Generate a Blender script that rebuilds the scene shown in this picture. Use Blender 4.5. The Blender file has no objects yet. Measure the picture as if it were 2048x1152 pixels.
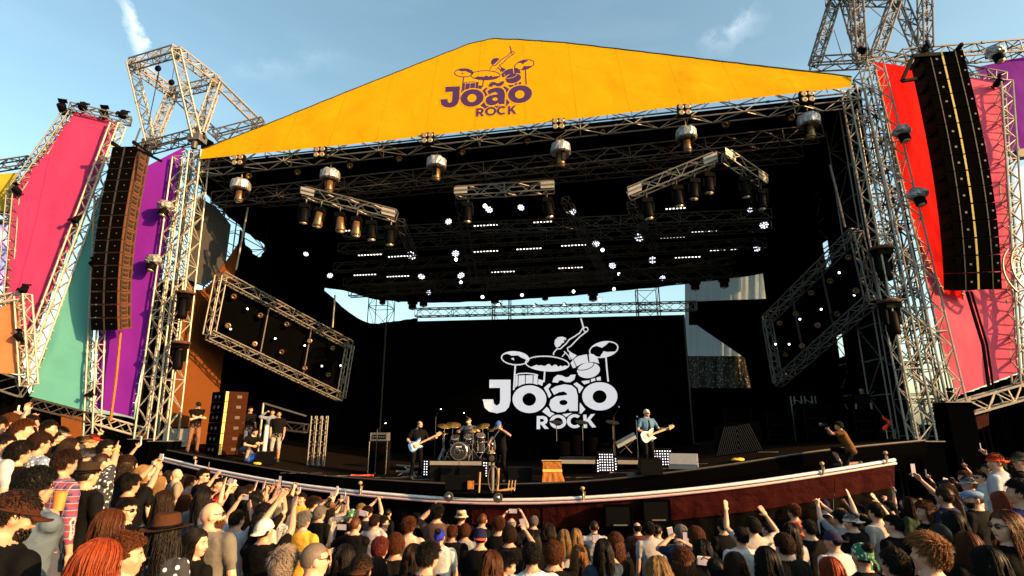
import bpy, bmesh, math, random
from math import sin, cos, pi, radians, sqrt, atan2
from mathutils import Vector, Matrix, noise
from mathutils.kdtree import KDTree
from mathutils.geometry import tessellate_polygon
random.seed(7)
V = Vector
scene = bpy.context.scene
COL = scene.collection

# ---------------------------------------------------------------- camera, sky, sun, exposure
CAMZ = 3.7
F, PITCH = 1080.0, math.atan(274 / 1080.0)
CP, SP = cos(PITCH), sin(PITCH)
cam_d = bpy.data.cameras.new('camera'); cam = bpy.data.objects.new('camera', cam_d); COL.objects.link(cam)
cam_d.sensor_width = 36; cam_d.sensor_fit = 'HORIZONTAL'; cam_d.lens = 36 * F / 2048
cam_d.clip_start = .1; cam_d.clip_end = 5000
cam.location = (0, 0, CAMZ); cam.rotation_euler = (pi / 2 + PITCH, 0, 0)
scene.camera = cam

SUN_EL = radians(19); SUN_AZ = atan2(.905, -.425)       # azimuth from +Y towards +X
sun_dir = V((sin(SUN_AZ) * cos(SUN_EL), cos(SUN_AZ) * cos(SUN_EL), sin(SUN_EL)))
world = bpy.data.worlds.new('World'); scene.world = world; world.use_nodes = True
wn, wl = world.node_tree.nodes, world.node_tree.links
wn.clear()
w_out = wn.new('ShaderNodeOutputWorld'); w_bg = wn.new('ShaderNodeBackground'); w_bg.inputs['Strength'].default_value = .085
w_sky = wn.new('ShaderNodeTexSky'); w_sky.sky_type = 'NISHITA'; w_sky.sun_disc = False
w_sky.sun_elevation = SUN_EL; w_sky.sun_rotation = SUN_AZ; w_sky.air_density = 1.0; w_sky.dust_density = 2.2; w_sky.ozone_density = 1.0
def wmath(op, a, b=None, c=None):
    n = wn.new('ShaderNodeMath'); n.operation = op
    for k, x in enumerate((a, b, c)):
        if x is None: continue
        if isinstance(x, (int, float)): n.inputs[k].default_value = x
        else: wl.new(x, n.inputs[k])
    return n.outputs[0]
def wdot(vec, d):
    n = wn.new('ShaderNodeVectorMath'); n.operation = 'DOT_PRODUCT'; wl.new(vec, n.inputs[0]); n.inputs[1].default_value = d
    return n.outputs['Value']
w_tc = wn.new('ShaderNodeTexCoord'); w_dir = w_tc.outputs['Generated']
def pix_dir(px, py):
    u, v = (px - 1024) / F, (576 - py) / F
    return V((u, CP - v * SP, SP + v * CP)).normalized()
w_noise = wn.new('ShaderNodeTexNoise'); w_noise.inputs['Scale'].default_value = 34; w_noise.inputs['Detail'].default_value = 7; w_noise.inputs['Roughness'].default_value = .62
wl.new(w_dir, w_noise.inputs['Vector'])
w_noise2 = wn.new('ShaderNodeTexNoise'); w_noise2.inputs['Scale'].default_value = 5; w_noise2.inputs['Detail'].default_value = 6
w_map = wn.new('ShaderNodeMapping'); w_map.inputs['Scale'].default_value = (1, 1, 5); wl.new(w_dir, w_map.inputs['Vector']); wl.new(w_map.outputs[0], w_noise2.inputs['Vector'])
def streak(pa, pb, half, fade):
    """a vapour streak along the great circle through two sky directions"""
    a, b = pix_dir(*pa), pix_dir(*pb)
    n = a.cross(b).normalized(); m = (a + b).normalized(); t = (b - a).normalized()
    wob = wmath('MULTIPLY_ADD', w_noise.outputs['Fac'], half * 3.2, -half * 1.6)
    across = wmath('ABSOLUTE', wmath('ADD', wdot(w_dir, n), wob))
    L = (b - a).length / 2
    along = wmath('ABSOLUTE', wdot(w_dir, t)) ; front = wmath('GREATER_THAN', wdot(w_dir, m), 0)
    f1 = wmath('SUBTRACT', 1, wmath('DIVIDE', across, half)); f1 = wmath('MAXIMUM', f1, 0)
    f2 = wmath('MINIMUM', wmath('MAXIMUM', wmath('DIVIDE', wmath('SUBTRACT', L, along), fade), 0), 1)
    dens = wmath('MAXIMUM', wmath('MULTIPLY_ADD', w_noise.outputs['Fac'], 2.6, -.65), 0)
    return wmath('MULTIPLY', wmath('MULTIPLY', wmath('MULTIPLY', f1, f2), front), dens)
s1 = streak((232, -40), (300, 165), .0125, .05)
s2 = streak((1395, 105), (1545, 22), .024, .06)
s3 = streak((420, 165), (720, 105), .02, .12)
haze = wmath('MAXIMUM', wmath('MULTIPLY_ADD', w_noise2.outputs['Fac'], .9, -.42), 0)
tot = wmath('ADD', wmath('ADD', wmath('MULTIPLY', s1, .62), wmath('MULTIPLY', s2, .30)), wmath('ADD', wmath('MULTIPLY', s3, .10), wmath('MULTIPLY', haze, .12)))
tot = wmath('MINIMUM', tot, .8)
w_mix = wn.new('ShaderNodeMixRGB'); wl.new(tot, w_mix.inputs['Fac']); w_tint = wn.new('ShaderNodeMixRGB'); w_tint.blend_type = 'MULTIPLY'; w_tint.inputs['Fac'].default_value = 1; w_tint.inputs['Color2'].default_value = (1.10, 1.22, 1.02, 1); wl.new(w_sky.outputs[0], w_tint.inputs['Color1']); wl.new(w_tint.outputs[0], w_mix.inputs['Color1']); w_mix.inputs['Color2'].default_value = (6.2, 6.5, 6.9, 1)
wl.new(w_mix.outputs[0], w_bg.inputs['Color']); wl.new(w_bg.outputs[0], w_out.inputs['Surface'])

sun_d = bpy.data.lights.new('sun', 'SUN'); sun_d.energy = 5.0; sun_d.angle = radians(.5); sun_d.color = (1, .54, .21)
sun = bpy.data.objects.new('sun', sun_d); COL.objects.link(sun); sun.rotation_euler = sun_dir.to_track_quat('Z', 'Y').to_euler()
scene.view_settings.view_transform = 'Standard'; scene.view_settings.look = 'None'; scene.view_settings.exposure = 1.75; scene.view_settings.gamma = 1
scene.render.engine = 'CYCLES'; scene.cycles.max_bounces = 4; scene.cycles.use_denoising = True

# ---------------------------------------------------------------- measuring helpers
def ray(px, py):
    u, v = (px - 1024) / F, (576 - py) / F
    return V((u, CP - v * SP, SP + v * CP))
def at(px, py, Y):
    """the world point that the photograph shows at a pixel, at ground distance Y"""
    r = ray(px, py); return V((r.x / r.y * Y, Y, CAMZ + r.z / r.y * Y))
def hit(px, py, p, n):
    r = ray(px, py); o = V((0, 0, CAMZ)); t = (V(p) - o).dot(n) / r.dot(n); return o + r * t
def project(p):
    d = V(p) - V((0, 0, CAMZ)); fw = d.y * CP + d.z * SP; up = -d.y * SP + d.z * CP
    return 1024 + F * d.x / fw, 576 - F * up / fw, fw

# stage frame: s to the right along the front, t into the stage
PL, PR = V((-12.9, 20.1, 0)), V((12.3, 16.9, 0))
M0 = (PL + PR) / 2; DS = (PR - PL).normalized(); DT = V((-DS.y, DS.x, 0)); HALF = (PR - PL).length / 2
def S(s, t, z): return V((M0.x + DS.x * s + DT.x * t, M0.y + DS.y * s + DT.y * t, z))
def st(px, py, t): return hit(px, py, S(0, t, 0), DT)
YAW = atan2(DS.y, DS.x)

# ---------------------------------------------------------------- materials
def nodes(name):
    m = bpy.data.materials.new(name); m.use_nodes = True
    return m, m.node_tree.nodes, m.node_tree.links, m.node_tree.nodes['Principled BSDF']
def mat(name, col, rough=.6, metal=0, var=.25, scale=9, bump=0, emit=None, estr=0, sheen=0, spec=.5, transm=0, bscale=None):
    m, n, l, b = nodes(name)
    b.inputs['Roughness'].default_value = rough; b.inputs['Metallic'].default_value = metal
    b.inputs['Specular IOR Level'].default_value = spec
    if spec < .2: b.inputs['IOR'].default_value = 1.03 if spec < .05 else 1.15
    tc = n.new('ShaderNodeTexCoord')
    tx = n.new('ShaderNodeTexNoise'); tx.inputs['Scale'].default_value = scale; tx.inputs['Detail'].default_value = 6
    l.new(tc.outputs['Object'], tx.inputs['Vector'])
    mr = n.new('ShaderNodeMapRange'); mr.inputs['To Min'].default_value = 1 - var; mr.inputs['To Max'].default_value = 1 + var
    l.new(tx.outputs['Fac'], mr.inputs['Value'])
    mx = n.new('ShaderNodeMixRGB'); mx.blend_type = 'MULTIPLY'; mx.inputs['Fac'].default_value = 1
    mx.inputs['Color1'].default_value = (*[c * .68 for c in col], 1); l.new(mr.outputs[0], mx.inputs['Color2'])
    l.new(mx.outputs[0], b.inputs['Base Color'])
    if sheen: b.inputs['Sheen Weight'].default_value = sheen
    if bump:
        t2 = n.new('ShaderNodeTexNoise'); t2.inputs['Scale'].default_value = bscale or scale * 4; t2.inputs['Detail'].default_value = 5
        l.new(tc.outputs['Object'], t2.inputs['Vector'])
        bp = n.new('ShaderNodeBump'); bp.inputs['Strength'].default_value = bump; bp.inputs['Distance'].default_value = .02
        l.new(t2.outputs['Fac'], bp.inputs['Height']); l.new(bp.outputs[0], b.inputs['Normal'])
    if emit:
        m.cycles.emission_sampling = 'NONE' if estr < 1 or 'lit' in name else 'AUTO'
        b.inputs['Emission Color'].default_value = (*emit, 1); b.inputs['Emission Strength'].default_value = estr * .72
    return m
def cloth_mat(name, col, transl=.18, bump=.14, scale=2.2, seam=0):
    """printed polyester: large soft wrinkles, fine weave, slight mottling, a little light passing through"""
    m, n, l, b = nodes(name)
    tc = n.new('ShaderNodeTexCoord')
    a = n.new('ShaderNodeTexNoise'); a.inputs['Scale'].default_value = .8; a.inputs['Detail'].default_value = 8; l.new(tc.outputs['Object'], a.inputs['Vector'])
    mr = n.new('ShaderNodeMapRange'); mr.inputs['To Min'].default_value = .93; mr.inputs['To Max'].default_value = 1.06; l.new(a.outputs['Fac'], mr.inputs['Value'])
    mx = n.new('ShaderNodeMixRGB'); mx.blend_type = 'MULTIPLY'; mx.inputs['Fac'].default_value = 1; mx.inputs['Color1'].default_value = (*col, 1)
    l.new(mr.outputs[0], mx.inputs['Color2'])
    if seam:      # welded fabric widths: a thin darker line every couple of metres
        sp = n.new('ShaderNodeSeparateXYZ'); l.new(tc.outputs['Object'], sp.inputs[0]); q = n.new('ShaderNodeMath'); q.operation = 'MULTIPLY'; q.inputs[1].default_value = 1 / seam; l.new(sp.outputs['X'], q.inputs[0])
        fr_ = n.new('ShaderNodeMath'); fr_.operation = 'FRACT'; l.new(q.outputs[0], fr_.inputs[0]); lt_ = n.new('ShaderNodeMath'); lt_.operation = 'LESS_THAN'; lt_.inputs[1].default_value = .02; l.new(fr_.outputs[0], lt_.inputs[0])
        m2 = n.new('ShaderNodeMath'); m2.operation = 'MULTIPLY'; m2.inputs[1].default_value = .28; l.new(lt_.outputs[0], m2.inputs[0]); mz = n.new('ShaderNodeMixRGB'); mz.blend_type = 'MULTIPLY'; l.new(m2.outputs[0], mz.inputs['Fac']); l.new(mx.outputs[0], mz.inputs['Color1']); mz.inputs['Color2'].default_value = (.3, .3, .3, 1); mx = mz
    l.new(mx.outputs[0], b.inputs['Base Color'])
    w = n.new('ShaderNodeTexNoise'); w.inputs['Scale'].default_value = scale; w.inputs['Detail'].default_value = 5; w.inputs['Distortion'].default_value = .6
    l.new(tc.outputs['Object'], w.inputs['Vector'])
    bp = n.new('ShaderNodeBump'); bp.inputs['Strength'].default_value = bump; bp.inputs['Distance'].default_value = .12
    l.new(w.outputs['Fac'], bp.inputs['Height']); l.new(bp.outputs[0], b.inputs['Normal'])
    b.inputs['Roughness'].default_value = .7; b.inputs['Specular IOR Level'].default_value = .12; b.inputs['IOR'].default_value = 1.2
    tr = n.new('ShaderNodeBsdfTranslucent'); l.new(mx.outputs[0], tr.inputs['Color'])
    ms = n.new('ShaderNodeMixShader'); ms.inputs['Fac'].default_value = transl
    l.new(b.outputs[0], ms.inputs[1]); l.new(tr.outputs[0], ms.inputs[2]); l.new(ms.outputs[0], n['Material Output'].inputs['Surface'])
    return m
MT = {}
MT['alu'] = mat('aluminium_tube', (.36, .335, .30), .5, .15, .3, 6, .1)
MT['alu_dull'] = mat('dim_aluminium', (.16, .155, .15), .5, .5, .35, 5, .1)  # darkened aluminium copy: dimness of the inner trusses is in the colour
MT['alu_dark'] = mat('black_painted_truss', (.012, .011, .011), .5, .2, .3, 8)
MT['alu_deep'] = mat('shaded_steel', (.055, .045, .04), .55, .4, .4, 6)  # darkest bare metal copy, roof shade put into the colour
MT['black'] = mat('black_drape', (.0015, .0015, .0017), .95, 0, .3, 3, .3, spec=.02)
MT['black_gloss'] = mat('black_plastic', (.004, .004, .0045), .5, 0, .3, 12, spec=.15)
MT['rubber'] = mat('rubber', (.012, .012, .012), .8, 0, .2, 20)
MT['deck'] = mat('stage_deck', (.010, .007, .0055), .8, 0, .45, 3, .2, spec=.1)
MT['maroon'] = cloth_mat('maroon_skirt', (.024, .0038, .004), .05, .5, 3)
MT['blackskirt'] = cloth_mat('black_skirt', (.0015, .0013, .0013), .02, .5, 3)
MT['rail'] = mat('pale_rail', (.74, .76, .8), .35, .2, .15, 5)
MT['rail_red'] = mat('reddish_rail', (.55, .38, .42), .5, .1, .2, 5)
MT['foil'] = mat('crumpled_plastic_cover', (.34, .34, .37), .25, .4, .8, 14, 1.0, bscale=18)
MT['warm_lit_head'] = mat('warm_lit_lamp_body', (.16, .085, .03), .3, .4, .5, 12)  # dark lamp bodies, with the orange sun reflection put into the colour
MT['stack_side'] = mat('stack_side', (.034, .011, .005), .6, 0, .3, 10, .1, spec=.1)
MT['lens'] = mat('lamp_lens', (.35, .30, .24), .12, .2, .4, 30)
MT['amber'] = mat('tungsten_reflector', (.62, .42, .22), .25, .5, .4, 25)
MT['white_lamp'] = mat('lit_lamp', (.9, .9, .9), .4, 0, 0, 5, emit=(.95, .95, 1), estr=3)
MT['warm_lamp'] = mat('lit_warm_led', (.9, .88, .8), .4, 0, 0, 5, emit=(1, .9, .8), estr=1.4)
MT['dim_lamp'] = mat('lit_led_cell', (.9, .9, .95), .4, 0, 0, 5, emit=(.86, .84, 1), estr=1.1)
MT['blue_beam'] = mat('blue_led', (.1, .1, .9), .4, 0, 0, 5, emit=(.08, .08, 1), estr=.5)
MT['screen'] = mat('led_wall', (.0012, .0012, .0014), .8, 0, .2, 40, spec=.04)
MT['screen_print'] = mat('led_logo', (.6, .6, .6), .6, 0, .05, 20, emit=(.80, .77, .83), estr=.30)
MT['y_purple'] = mat('purple_print', (.045, .003, .085), .6, 0, .1, 6)
MT['grille'] = mat('speaker_grille', (.003, .0025, .002), .7, 0, .4, 60, .3, spec=.03)
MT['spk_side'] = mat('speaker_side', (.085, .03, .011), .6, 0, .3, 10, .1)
MT['spk_rig'] = mat('rigging_steel', (.05, .035, .025), .5, .4, .3, 10)
MT['yellow_tape'] = mat('yellow_strip', (.66, .50, .12), .5, 0, .3, 18)
MT['chrome'] = mat('chrome', (.72, .72, .74), .18, .9, .1, 5)
MT['white'] = mat('white_paint', (.78, .78, .78), .4, 0, .1, 8)
MT['greyplastic'] = mat('grey_plastic', (.26, .27, .29), .5, 0, .2, 10)
MT['blue'] = mat('blue_lacquer', (.03, .14, .55), .25, 0, .2, 6)
MT['cream'] = mat('cream_pickguard', (.72, .62, .52), .4, 0, .1, 8)
MT['maple'] = mat('maple_neck', (.48, .26, .10), .4, 0, .2, 12)
MT['brass'] = mat('cymbal_bronze', (.62, .44, .14), .25, .85, .2, 12)
MT['drumshell'] = mat('drum_shell', (.03, .03, .035), .2, .1, .2, 10)
MT['drumhead'] = mat('drum_head', (.55, .54, .52), .5, 0, .2, 10)
MT['orange_cloth'] = cloth_mat('tan_cloth', (.26, .10, .03), .1, .5, 5)
MT['yellow_bag'] = mat('yellow_bag', (.75, .48, .06), .5, 0, .2, 10, .3)
MT['red_glow'] = mat('red_cloth_with_glow', (.75, .05, .015), .6, 0, .3, 8, .6, emit=(1, .06, .01), estr=.05)  # weak emission paints a red glow into cloth that is no lamp
MT['ground'] = mat('trodden_grass', (.045, .05, .02), .95, 0, .5, 2, .6)
MT['brown_board'] = cloth_mat('brown_tarp', (.095, .032, .009), .05, .5, 1.6)
MT['scrim'] = cloth_mat('pale_back_tarp', (.30, .36, .40), .55, .5, 2.5)
MT['grey_net'] = cloth_mat('grey_net', (.05, .05, .055), .35, .3, 3)
for k, c in dict(yellow=(.52, .28, .0035), pink=(.25, .026, .098), hotpink=(.62, .095, .17), red=(.56, .005, .005), teal=(.07, .245, .25), purple=(.115, .0105, .225), orange=(.38, .135, .062), olive=(.29, .235, .026)).items():  # red is the array-shade colour laid over the hotpink cloth
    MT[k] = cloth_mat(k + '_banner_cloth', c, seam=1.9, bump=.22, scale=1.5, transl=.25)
MT['ledpic'], _n, _l, _b = nodes('side_screen_picture')
_tc = _n.new('ShaderNodeTexCoord'); _v = _n.new('ShaderNodeTexNoise'); _v.inputs['Scale'].default_value = .9; _v.inputs['Detail'].default_value = 1.5
_l.new(_tc.outputs['Object'], _v.inputs['Vector']); _r = _n.new('ShaderNodeValToRGB')
for _p, _c in ((.30, (.9, .85, .88)), (.42, (.85, .25, .55)), (.5, (.1, .15, .5)), (.6, (.75, .75, .8)), (.7, (.3, .1, .4))):
    _e = _r.color_ramp.elements.new(_p); _e.color = (*_c, 1)
_l.new(_v.outputs['Fac'], _r.inputs['Fac']); _l.new(_r.outputs[0], _b.inputs['Emission Color']); _b.inputs['Emission Strength'].default_value = .8; _b.inputs['Base Color'].default_value = (.02, .02, .02, 1)

# ---------------------------------------------------------------- mesh builder
class MB:
    def __init__(self): self.v = []; self.f = []; self.m = []; self.cur = 0
    def add(self, vs, fs):
        o = len(self.v); self.v += [V(x) for x in vs]; self.f += [tuple(i + o for i in f) for f in fs]; self.m += [self.cur] * len(fs); return self
    def obox(self, c, x, y, z):
        """oriented box: centre and three half-axis vectors"""
        c, x, y, z = V(c), V(x), V(y), V(z)
        vs = [c + x * a + y * b + z * d for d in (-1, 1) for b in (-1, 1) for a in (-1, 1)]
        return self.add(vs, [(0, 2, 3, 1), (4, 5, 7, 6), (0, 1, 5, 4), (2, 6, 7, 3), (0, 4, 6, 2), (1, 3, 7, 5)])
    def box(self, c, d, rz=0):
        return self.obox(c, V((cos(rz), sin(rz), 0)) * d[0] / 2, V((-sin(rz), cos(rz), 0)) * d[1] / 2, V((0, 0, d[2] / 2)))
    def bar(self, a, b, w, h=None, up=(0, 0, 1)):
        a, b = V(a), V(b); d = (b - a); y = V(up).cross(d)
        if y.length < 1e-5: y = V((1, 0, 0)).cross(d)
        y.normalize(); z = d.cross(y).normalized()
        return self.obox((a + b) / 2, d / 2, y * w / 2, z * (h or w) / 2)
    def tube(self, a, b, r, n=6, r2=None, caps=True):
        a, b = V(a), V(b); d = b - a
        if d.length < 1e-6: return self
        x = d.orthogonal().normalized(); y = d.cross(x).normalized(); r2 = r if r2 is None else r2
        vs = [a + (x * cos(2 * pi * i / n) + y * sin(2 * pi * i / n)) * r for i in range(n)] + [b + (x * cos(2 * pi * i / n) + y * sin(2 * pi * i / n)) * r2 for i in range(n)]
        fs = [(i, (i + 1) % n, n + (i + 1) % n, n + i) for i in range(n)]
        if caps: fs += [tuple(range(n - 1, -1, -1)), tuple(range(n, 2 * n))]
        return self.add(vs, fs)
    def path(self, pts, r, n=6):
        pts = [V(p) for p in pts]; rings = []; vs = []; fs = []
        x = (pts[1] - pts[0]).orthogonal().normalized()
        for i, p in enumerate(pts):
            d = (pts[min(i + 1, len(pts) - 1)] - pts[max(i - 1, 0)]).normalized()
            x = (x - d * x.dot(d)).normalized(); y = d.cross(x); rr = r[i] if isinstance(r, (list, tuple)) else r
            vs += [p + (x * cos(2 * pi * k / n) + y * sin(2 * pi * k / n)) * rr for k in range(n)]
        for i in range(len(pts) - 1):
            fs += [(i * n + k, i * n + (k + 1) % n, (i + 1) * n + (k + 1) % n, (i + 1) * n + k) for k in range(n)]
        fs += [tuple(range(n - 1, -1, -1)), tuple(range((len(pts) - 1) * n, len(pts) * n))]
        return self.add(vs, fs)
    def ell(self, c, r, n=14, k=9, mx=None):
        c = V(c); vs = []; fs = []
        for i in range(1, k):
            t = pi * i / k
            for j in range(n):
                p = V((r[0] * sin(t) * cos(2 * pi * j / n), r[1] * sin(t) * sin(2 * pi * j / n), r[2] * cos(t)))
                vs.append(c + (mx @ p if mx else p))
        for i in range(k - 2):
            fs += [(i * n + j, (i + 1) * n + j, (i + 1) * n + (j + 1) % n, i * n + (j + 1) % n) for j in range(n)]
        for sgn in (1, -1):
            p = V((0, 0, sgn * r[2])); vs.append(c + (mx @ p if mx else p))
        a, b = len(vs) - 2, len(vs) - 1
        fs += [(a, j, (j + 1) % n) for j in range(n)] + [(b, (k - 2) * n + (j + 1) % n, (k - 2) * n + j) for j in range(n)]
        return self.add(vs, fs)
    def lathe(self, o, ax, prof, n=20):
        """prof: (radius, height along ax) pairs"""
        o, ax = V(o), V(ax).normalized(); x = ax.orthogonal().normalized(); y = ax.cross(x); vs = []; fs = []
        for r, h in prof: vs += [o + ax * h + (x * cos(2 * pi * j / n) + y * sin(2 * pi * j / n)) * max(r, 1e-4) for j in range(n)]
        for i in range(len(prof) - 1): fs += [(i * n + j, i * n + (j + 1) % n, (i + 1) * n + (j + 1) % n, (i + 1) * n + j) for j in range(n)]
        fs += [tuple(range(n - 1, -1, -1)), tuple(range((len(prof) - 1) * n, len(prof) * n))]
        return self.add(vs, fs)
    def prism(self, poly, off):
        """closed solid: polygon (points in order) pushed by a vector"""
        poly = [V(p) for p in poly]; off = V(off); n = len(poly)
        tris = tessellate_polygon([poly])
        fs = [tuple(t) for t in tris] + [tuple(i + n for i in reversed(t)) for t in tris] + [(i, (i + 1) % n, n + (i + 1) % n, n + i) for i in range(n)]
        return self.add(poly + [p + off for p in poly], fs)
    def loft(self, A, B, n):
        """a sheet between two polylines of equal length"""
        rows = []; vs = []; fs = []; m = len(A)
        for a, b in zip(A, B): vs += [V(a).lerp(V(b), j / n) for j in range(n + 1)]
        for i in range(m - 1): fs += [(i * (n + 1) + j, i * (n + 1) + j + 1, (i + 1) * (n + 1) + j + 1, (i + 1) * (n + 1) + j) for j in range(n)]
        return self.add(vs, fs)
    def mesh(self, name, mats=(), smooth=False, origin=None):
        me = bpy.data.meshes.new(name); o = origin or V((0, 0, 0))
        me.from_pydata([tuple(p - o) for p in self.v], [], self.f)
        for m in mats: me.materials.append(MT[m] if isinstance(m, str) else m)
        if self.cur or any(self.m): me.polygons.foreach_set('material_index', self.m)
        if smooth: me.polygons.foreach_set('use_smooth', [True] * len(me.polygons))
        me.update(); return me
    def build(self, name, m, parent=None, smooth=False):
        """one mesh object; points are in world space, stored relative to the parent's position"""
        if parent is not None: org = V(parent.get('_org', (0, 0, 0)))
        else:
            org = V((sum(p.x for p in self.v) / len(self.v), sum(p.y for p in self.v) / len(self.v), min(p.z for p in self.v)))
        ms = m if isinstance(m, (list, tuple)) else [m]
        me = self.mesh(name, ms, smooth, org)
        o = bpy.data.objects.new(name, me); COL.objects.link(o)
        if parent is not None: o.parent = parent; ORG[o.name] = org
        else: o.location = org
        o['_org'] = tuple(org)
        return o
ORG = {}
def link(name, data, parent=None):
    o = bpy.data.objects.new(name, data); COL.objects.link(o)
    if parent is not None: o.parent = parent
    return o
def thing(name, loc, label, cat, group=None, rz=0):
    """an Empty at a thing's base; parts are built in world space around it"""
    o = bpy.data.objects.new(name, None); COL.objects.link(o); o.location = loc; o.empty_display_size = .2
    o['label'] = label; o['category'] = cat; o['_org'] = tuple(loc)
    if group: o['group'] = group
    return o
def tag(o, label=None, cat=None, group=None, kind=None):
    if label: o['label'] = label
    if cat: o['category'] = cat
    if group: o['group'] = group
    if kind: o['kind'] = kind
    return o
def lerp_pts(pts, n):
    """resample a polyline to n+1 points by chord length with smooth interpolation"""
    pts = [V(p) for p in pts]; L = [0]
    for a, b in zip(pts, pts[1:]): L.append(L[-1] + (b - a).length)
    out = []
    for i in range(n + 1):
        d = L[-1] * i / n; k = 0
        while k < len(L) - 2 and L[k + 1] < d: k += 1
        u = (d - L[k]) / max(L[k + 1] - L[k], 1e-9)
        p0, p1, p2, p3 = pts[max(k - 1, 0)], pts[k], pts[k + 1], pts[min(k + 2, len(pts) - 1)]
        m1, m2 = (p2 - p0) * .5, (p3 - p1) * .5
        out.append(p1 * (2*u**3 - 3*u**2 + 1) + m1 * (u**3 - 2*u**2 + u) + p2 * (-2*u**3 + 3*u**2) + m2 * (u**3 - u**2))
    return out
# ---------------------------------------------------------------- ground: a natural bowl that falls towards the stage
def sm(x): x = max(0, min(1, x)); return x * x * (3 - 2 * x)
def head_z(X, Y):
    b = -.66 - .125 * (max(min(Y, 14), 1) - 2.7); r = abs(X) / max(Y, 2); ax = min(abs(X), 13)
    g = ax * (.07 + .125 * sm((r - .37) / .5)) if X < 0 else ax * (.02 + .10 * sm((r - .5) / .4))
    return CAMZ + b + g * (1 - sm((Y - 11.5) / 4))
def ground_z(X, Y): return head_z(X, Y) - 1.66
xs = [-1500, -500, -150, -60, -35] + [-24 + i * .8 for i in range(61)] + [35, 60, 150, 500, 1500]
ys = [-1500, -300, -60, -20, -8] + [-4 + i * .8 for i in range(46)] + [40, 60, 150, 500, 1500]
gm = MB(); gm.v = [V((x, y, ground_z(x, y))) for y in ys for x in xs]; nx = len(xs)
gm.f = [(j * nx + i, j * nx + i + 1, (j + 1) * nx + i + 1, (j + 1) * nx + i) for j in range(len(ys) - 1) for i in range(nx - 1)]; gm.m = [0] * len(gm.f)
g_o = link('ground', gm.mesh('ground', ['ground'], True)); g_o['kind'] = 'structure'

# ---------------------------------------------------------------- trusses
def truss(name, a, b, w, label, m='alu', bay=None, up=None, group=None, h=None, cat='truss', r=.032, tri=False, latm=None):
    a, b = V(a), V(b); h = h or w; d = (b - a); L = d.length; d.normalize()
    up = V(up) if up else V((0, 0, 1))
    if abs(up.dot(d)) > .95: up = -DT
    x = d.cross(up).normalized(); y = x.cross(d).normalized()
    o = thing(name, a, label, cat, group)
    cs = [(-1, -1), (1, -1), (1, 1), (-1, 1)]
    off = [x * c[0] * w / 2 + y * c[1] * h / 2 for c in cs]
    for k in range(4): MB().tube(a + off[k], b + off[k], r, 6).build('chord', m, o)
    lat = MB(); n = max(2, round(L / (bay or max(w, h) * 1.05)))
    for k in range(4):
        p, q = off[k], off[(k + 1) % 4]
        for i in range(n):
            s, e = a + d * (L * i / n), a + d * (L * (i + 1) / n)
            if (i + k) % 2: lat.tube(s + p, e + q, r * .62, 4, caps=False)
            else: lat.tube(s + q, e + p, r * .62, 4, caps=False)
            if i % 4 == 0: lat.tube(s + p, s + q, r * .62, 4, caps=False)
        lat.tube(b + p, b + q, r * .7, 4, caps=False)
    l_o = lat.build('lattice', latm or m, o); l_o['kind'] = 'stuff'
    # joint collars every few metres
    nj = int(L // 3.0)
    for i in range(1, nj + 1):
        c = MB(); s = a + d * (L * i / (nj + 1))
        for k in range(4): c.tube(s + off[k] - d * .06, s + off[k] + d * .06, r * 1.55, 6)
        cc = c.build('collar', m, o); cc['kind'] = 'stuff'
    return o

# the tall roof-support towers, each on its own base block
for (bx_, by_), (tx_, ty_), Y, lb, m_ in (((292, 878), (366, 318), 20.3, 'sunlit outer truss tower between the purple banner and the stage opening', 'alu'),
    ((332, 882), (399, 306), 20.0, 'sunlit inner truss tower at the left edge of the stage opening', 'alu'), ((1845, 882), (1706, 186), 16.9, 'silver inner truss tower at the right edge of the stage opening', 'alu'),
    ((1903, 805), (1742, 128), 16.7, 'silver outer truss tower along the left edge of the rose pink banner', 'alu'), ((1874, 850), (1728, 150), 17.8, 'shade coloured middle truss tower between the two silver right hand towers', 'alu_deep'), ((312, 872), (384, 300), 21.2, 'darker rear truss tower behind the two sunlit left hand towers', 'alu_dull')):
    p = at(bx_, by_, Y); t = truss('tower_truss', p, at(tx_, ty_, Y), .52, lb, m_, up=-DT)
    MB().box((p.x, p.y, (p.z - .02) / 2), (.7, .7, p.z - .02), YAW).build('plinth', 'black', t)
    MB().box((p.x, p.y, p.z + .0), (.8, .8, .03), YAW).build('base_plate', 'alu_dull', t)

# front roof truss and its yellow gable
FL, FR = at(396, 334, 20.1), at(1708, 192, 16.9)
truss('roof_truss', FL, FR, .55, 'long front roof truss under the yellow gable banner', 'alu_dull', .95, h=.62, latm='alu')
fdir = (FR - FL).normalized(); fup = (V((0, 0, 1)) * cos(radians(24)) + DT * sin(radians(24))).normalized()
GN = fdir.cross(fup).normalized(); GP = FL + V((0, 0, .34)) - DT * .33
bot = [(400 + (1703 - 400) * i / 60, 0) for i in range(61)]
top_pts = [(400, 300), (520, 254), (700, 181), (850, 122), (940, 87), (985, 77), (1040, 79), (1130, 85), (1300, 105), (1500, 129), (1640, 145), (1703, 153)]
bot_pts = [(400, 318), (700, 289), (1040, 251), (1400, 208), (1703, 174)]
def itp(pts, x):
    for (a, b), (c, d) in zip(pts, pts[1:]):
        if x <= c: return b + (d - b) * (x - a) / (c - a)
    return pts[-1][1]
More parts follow.
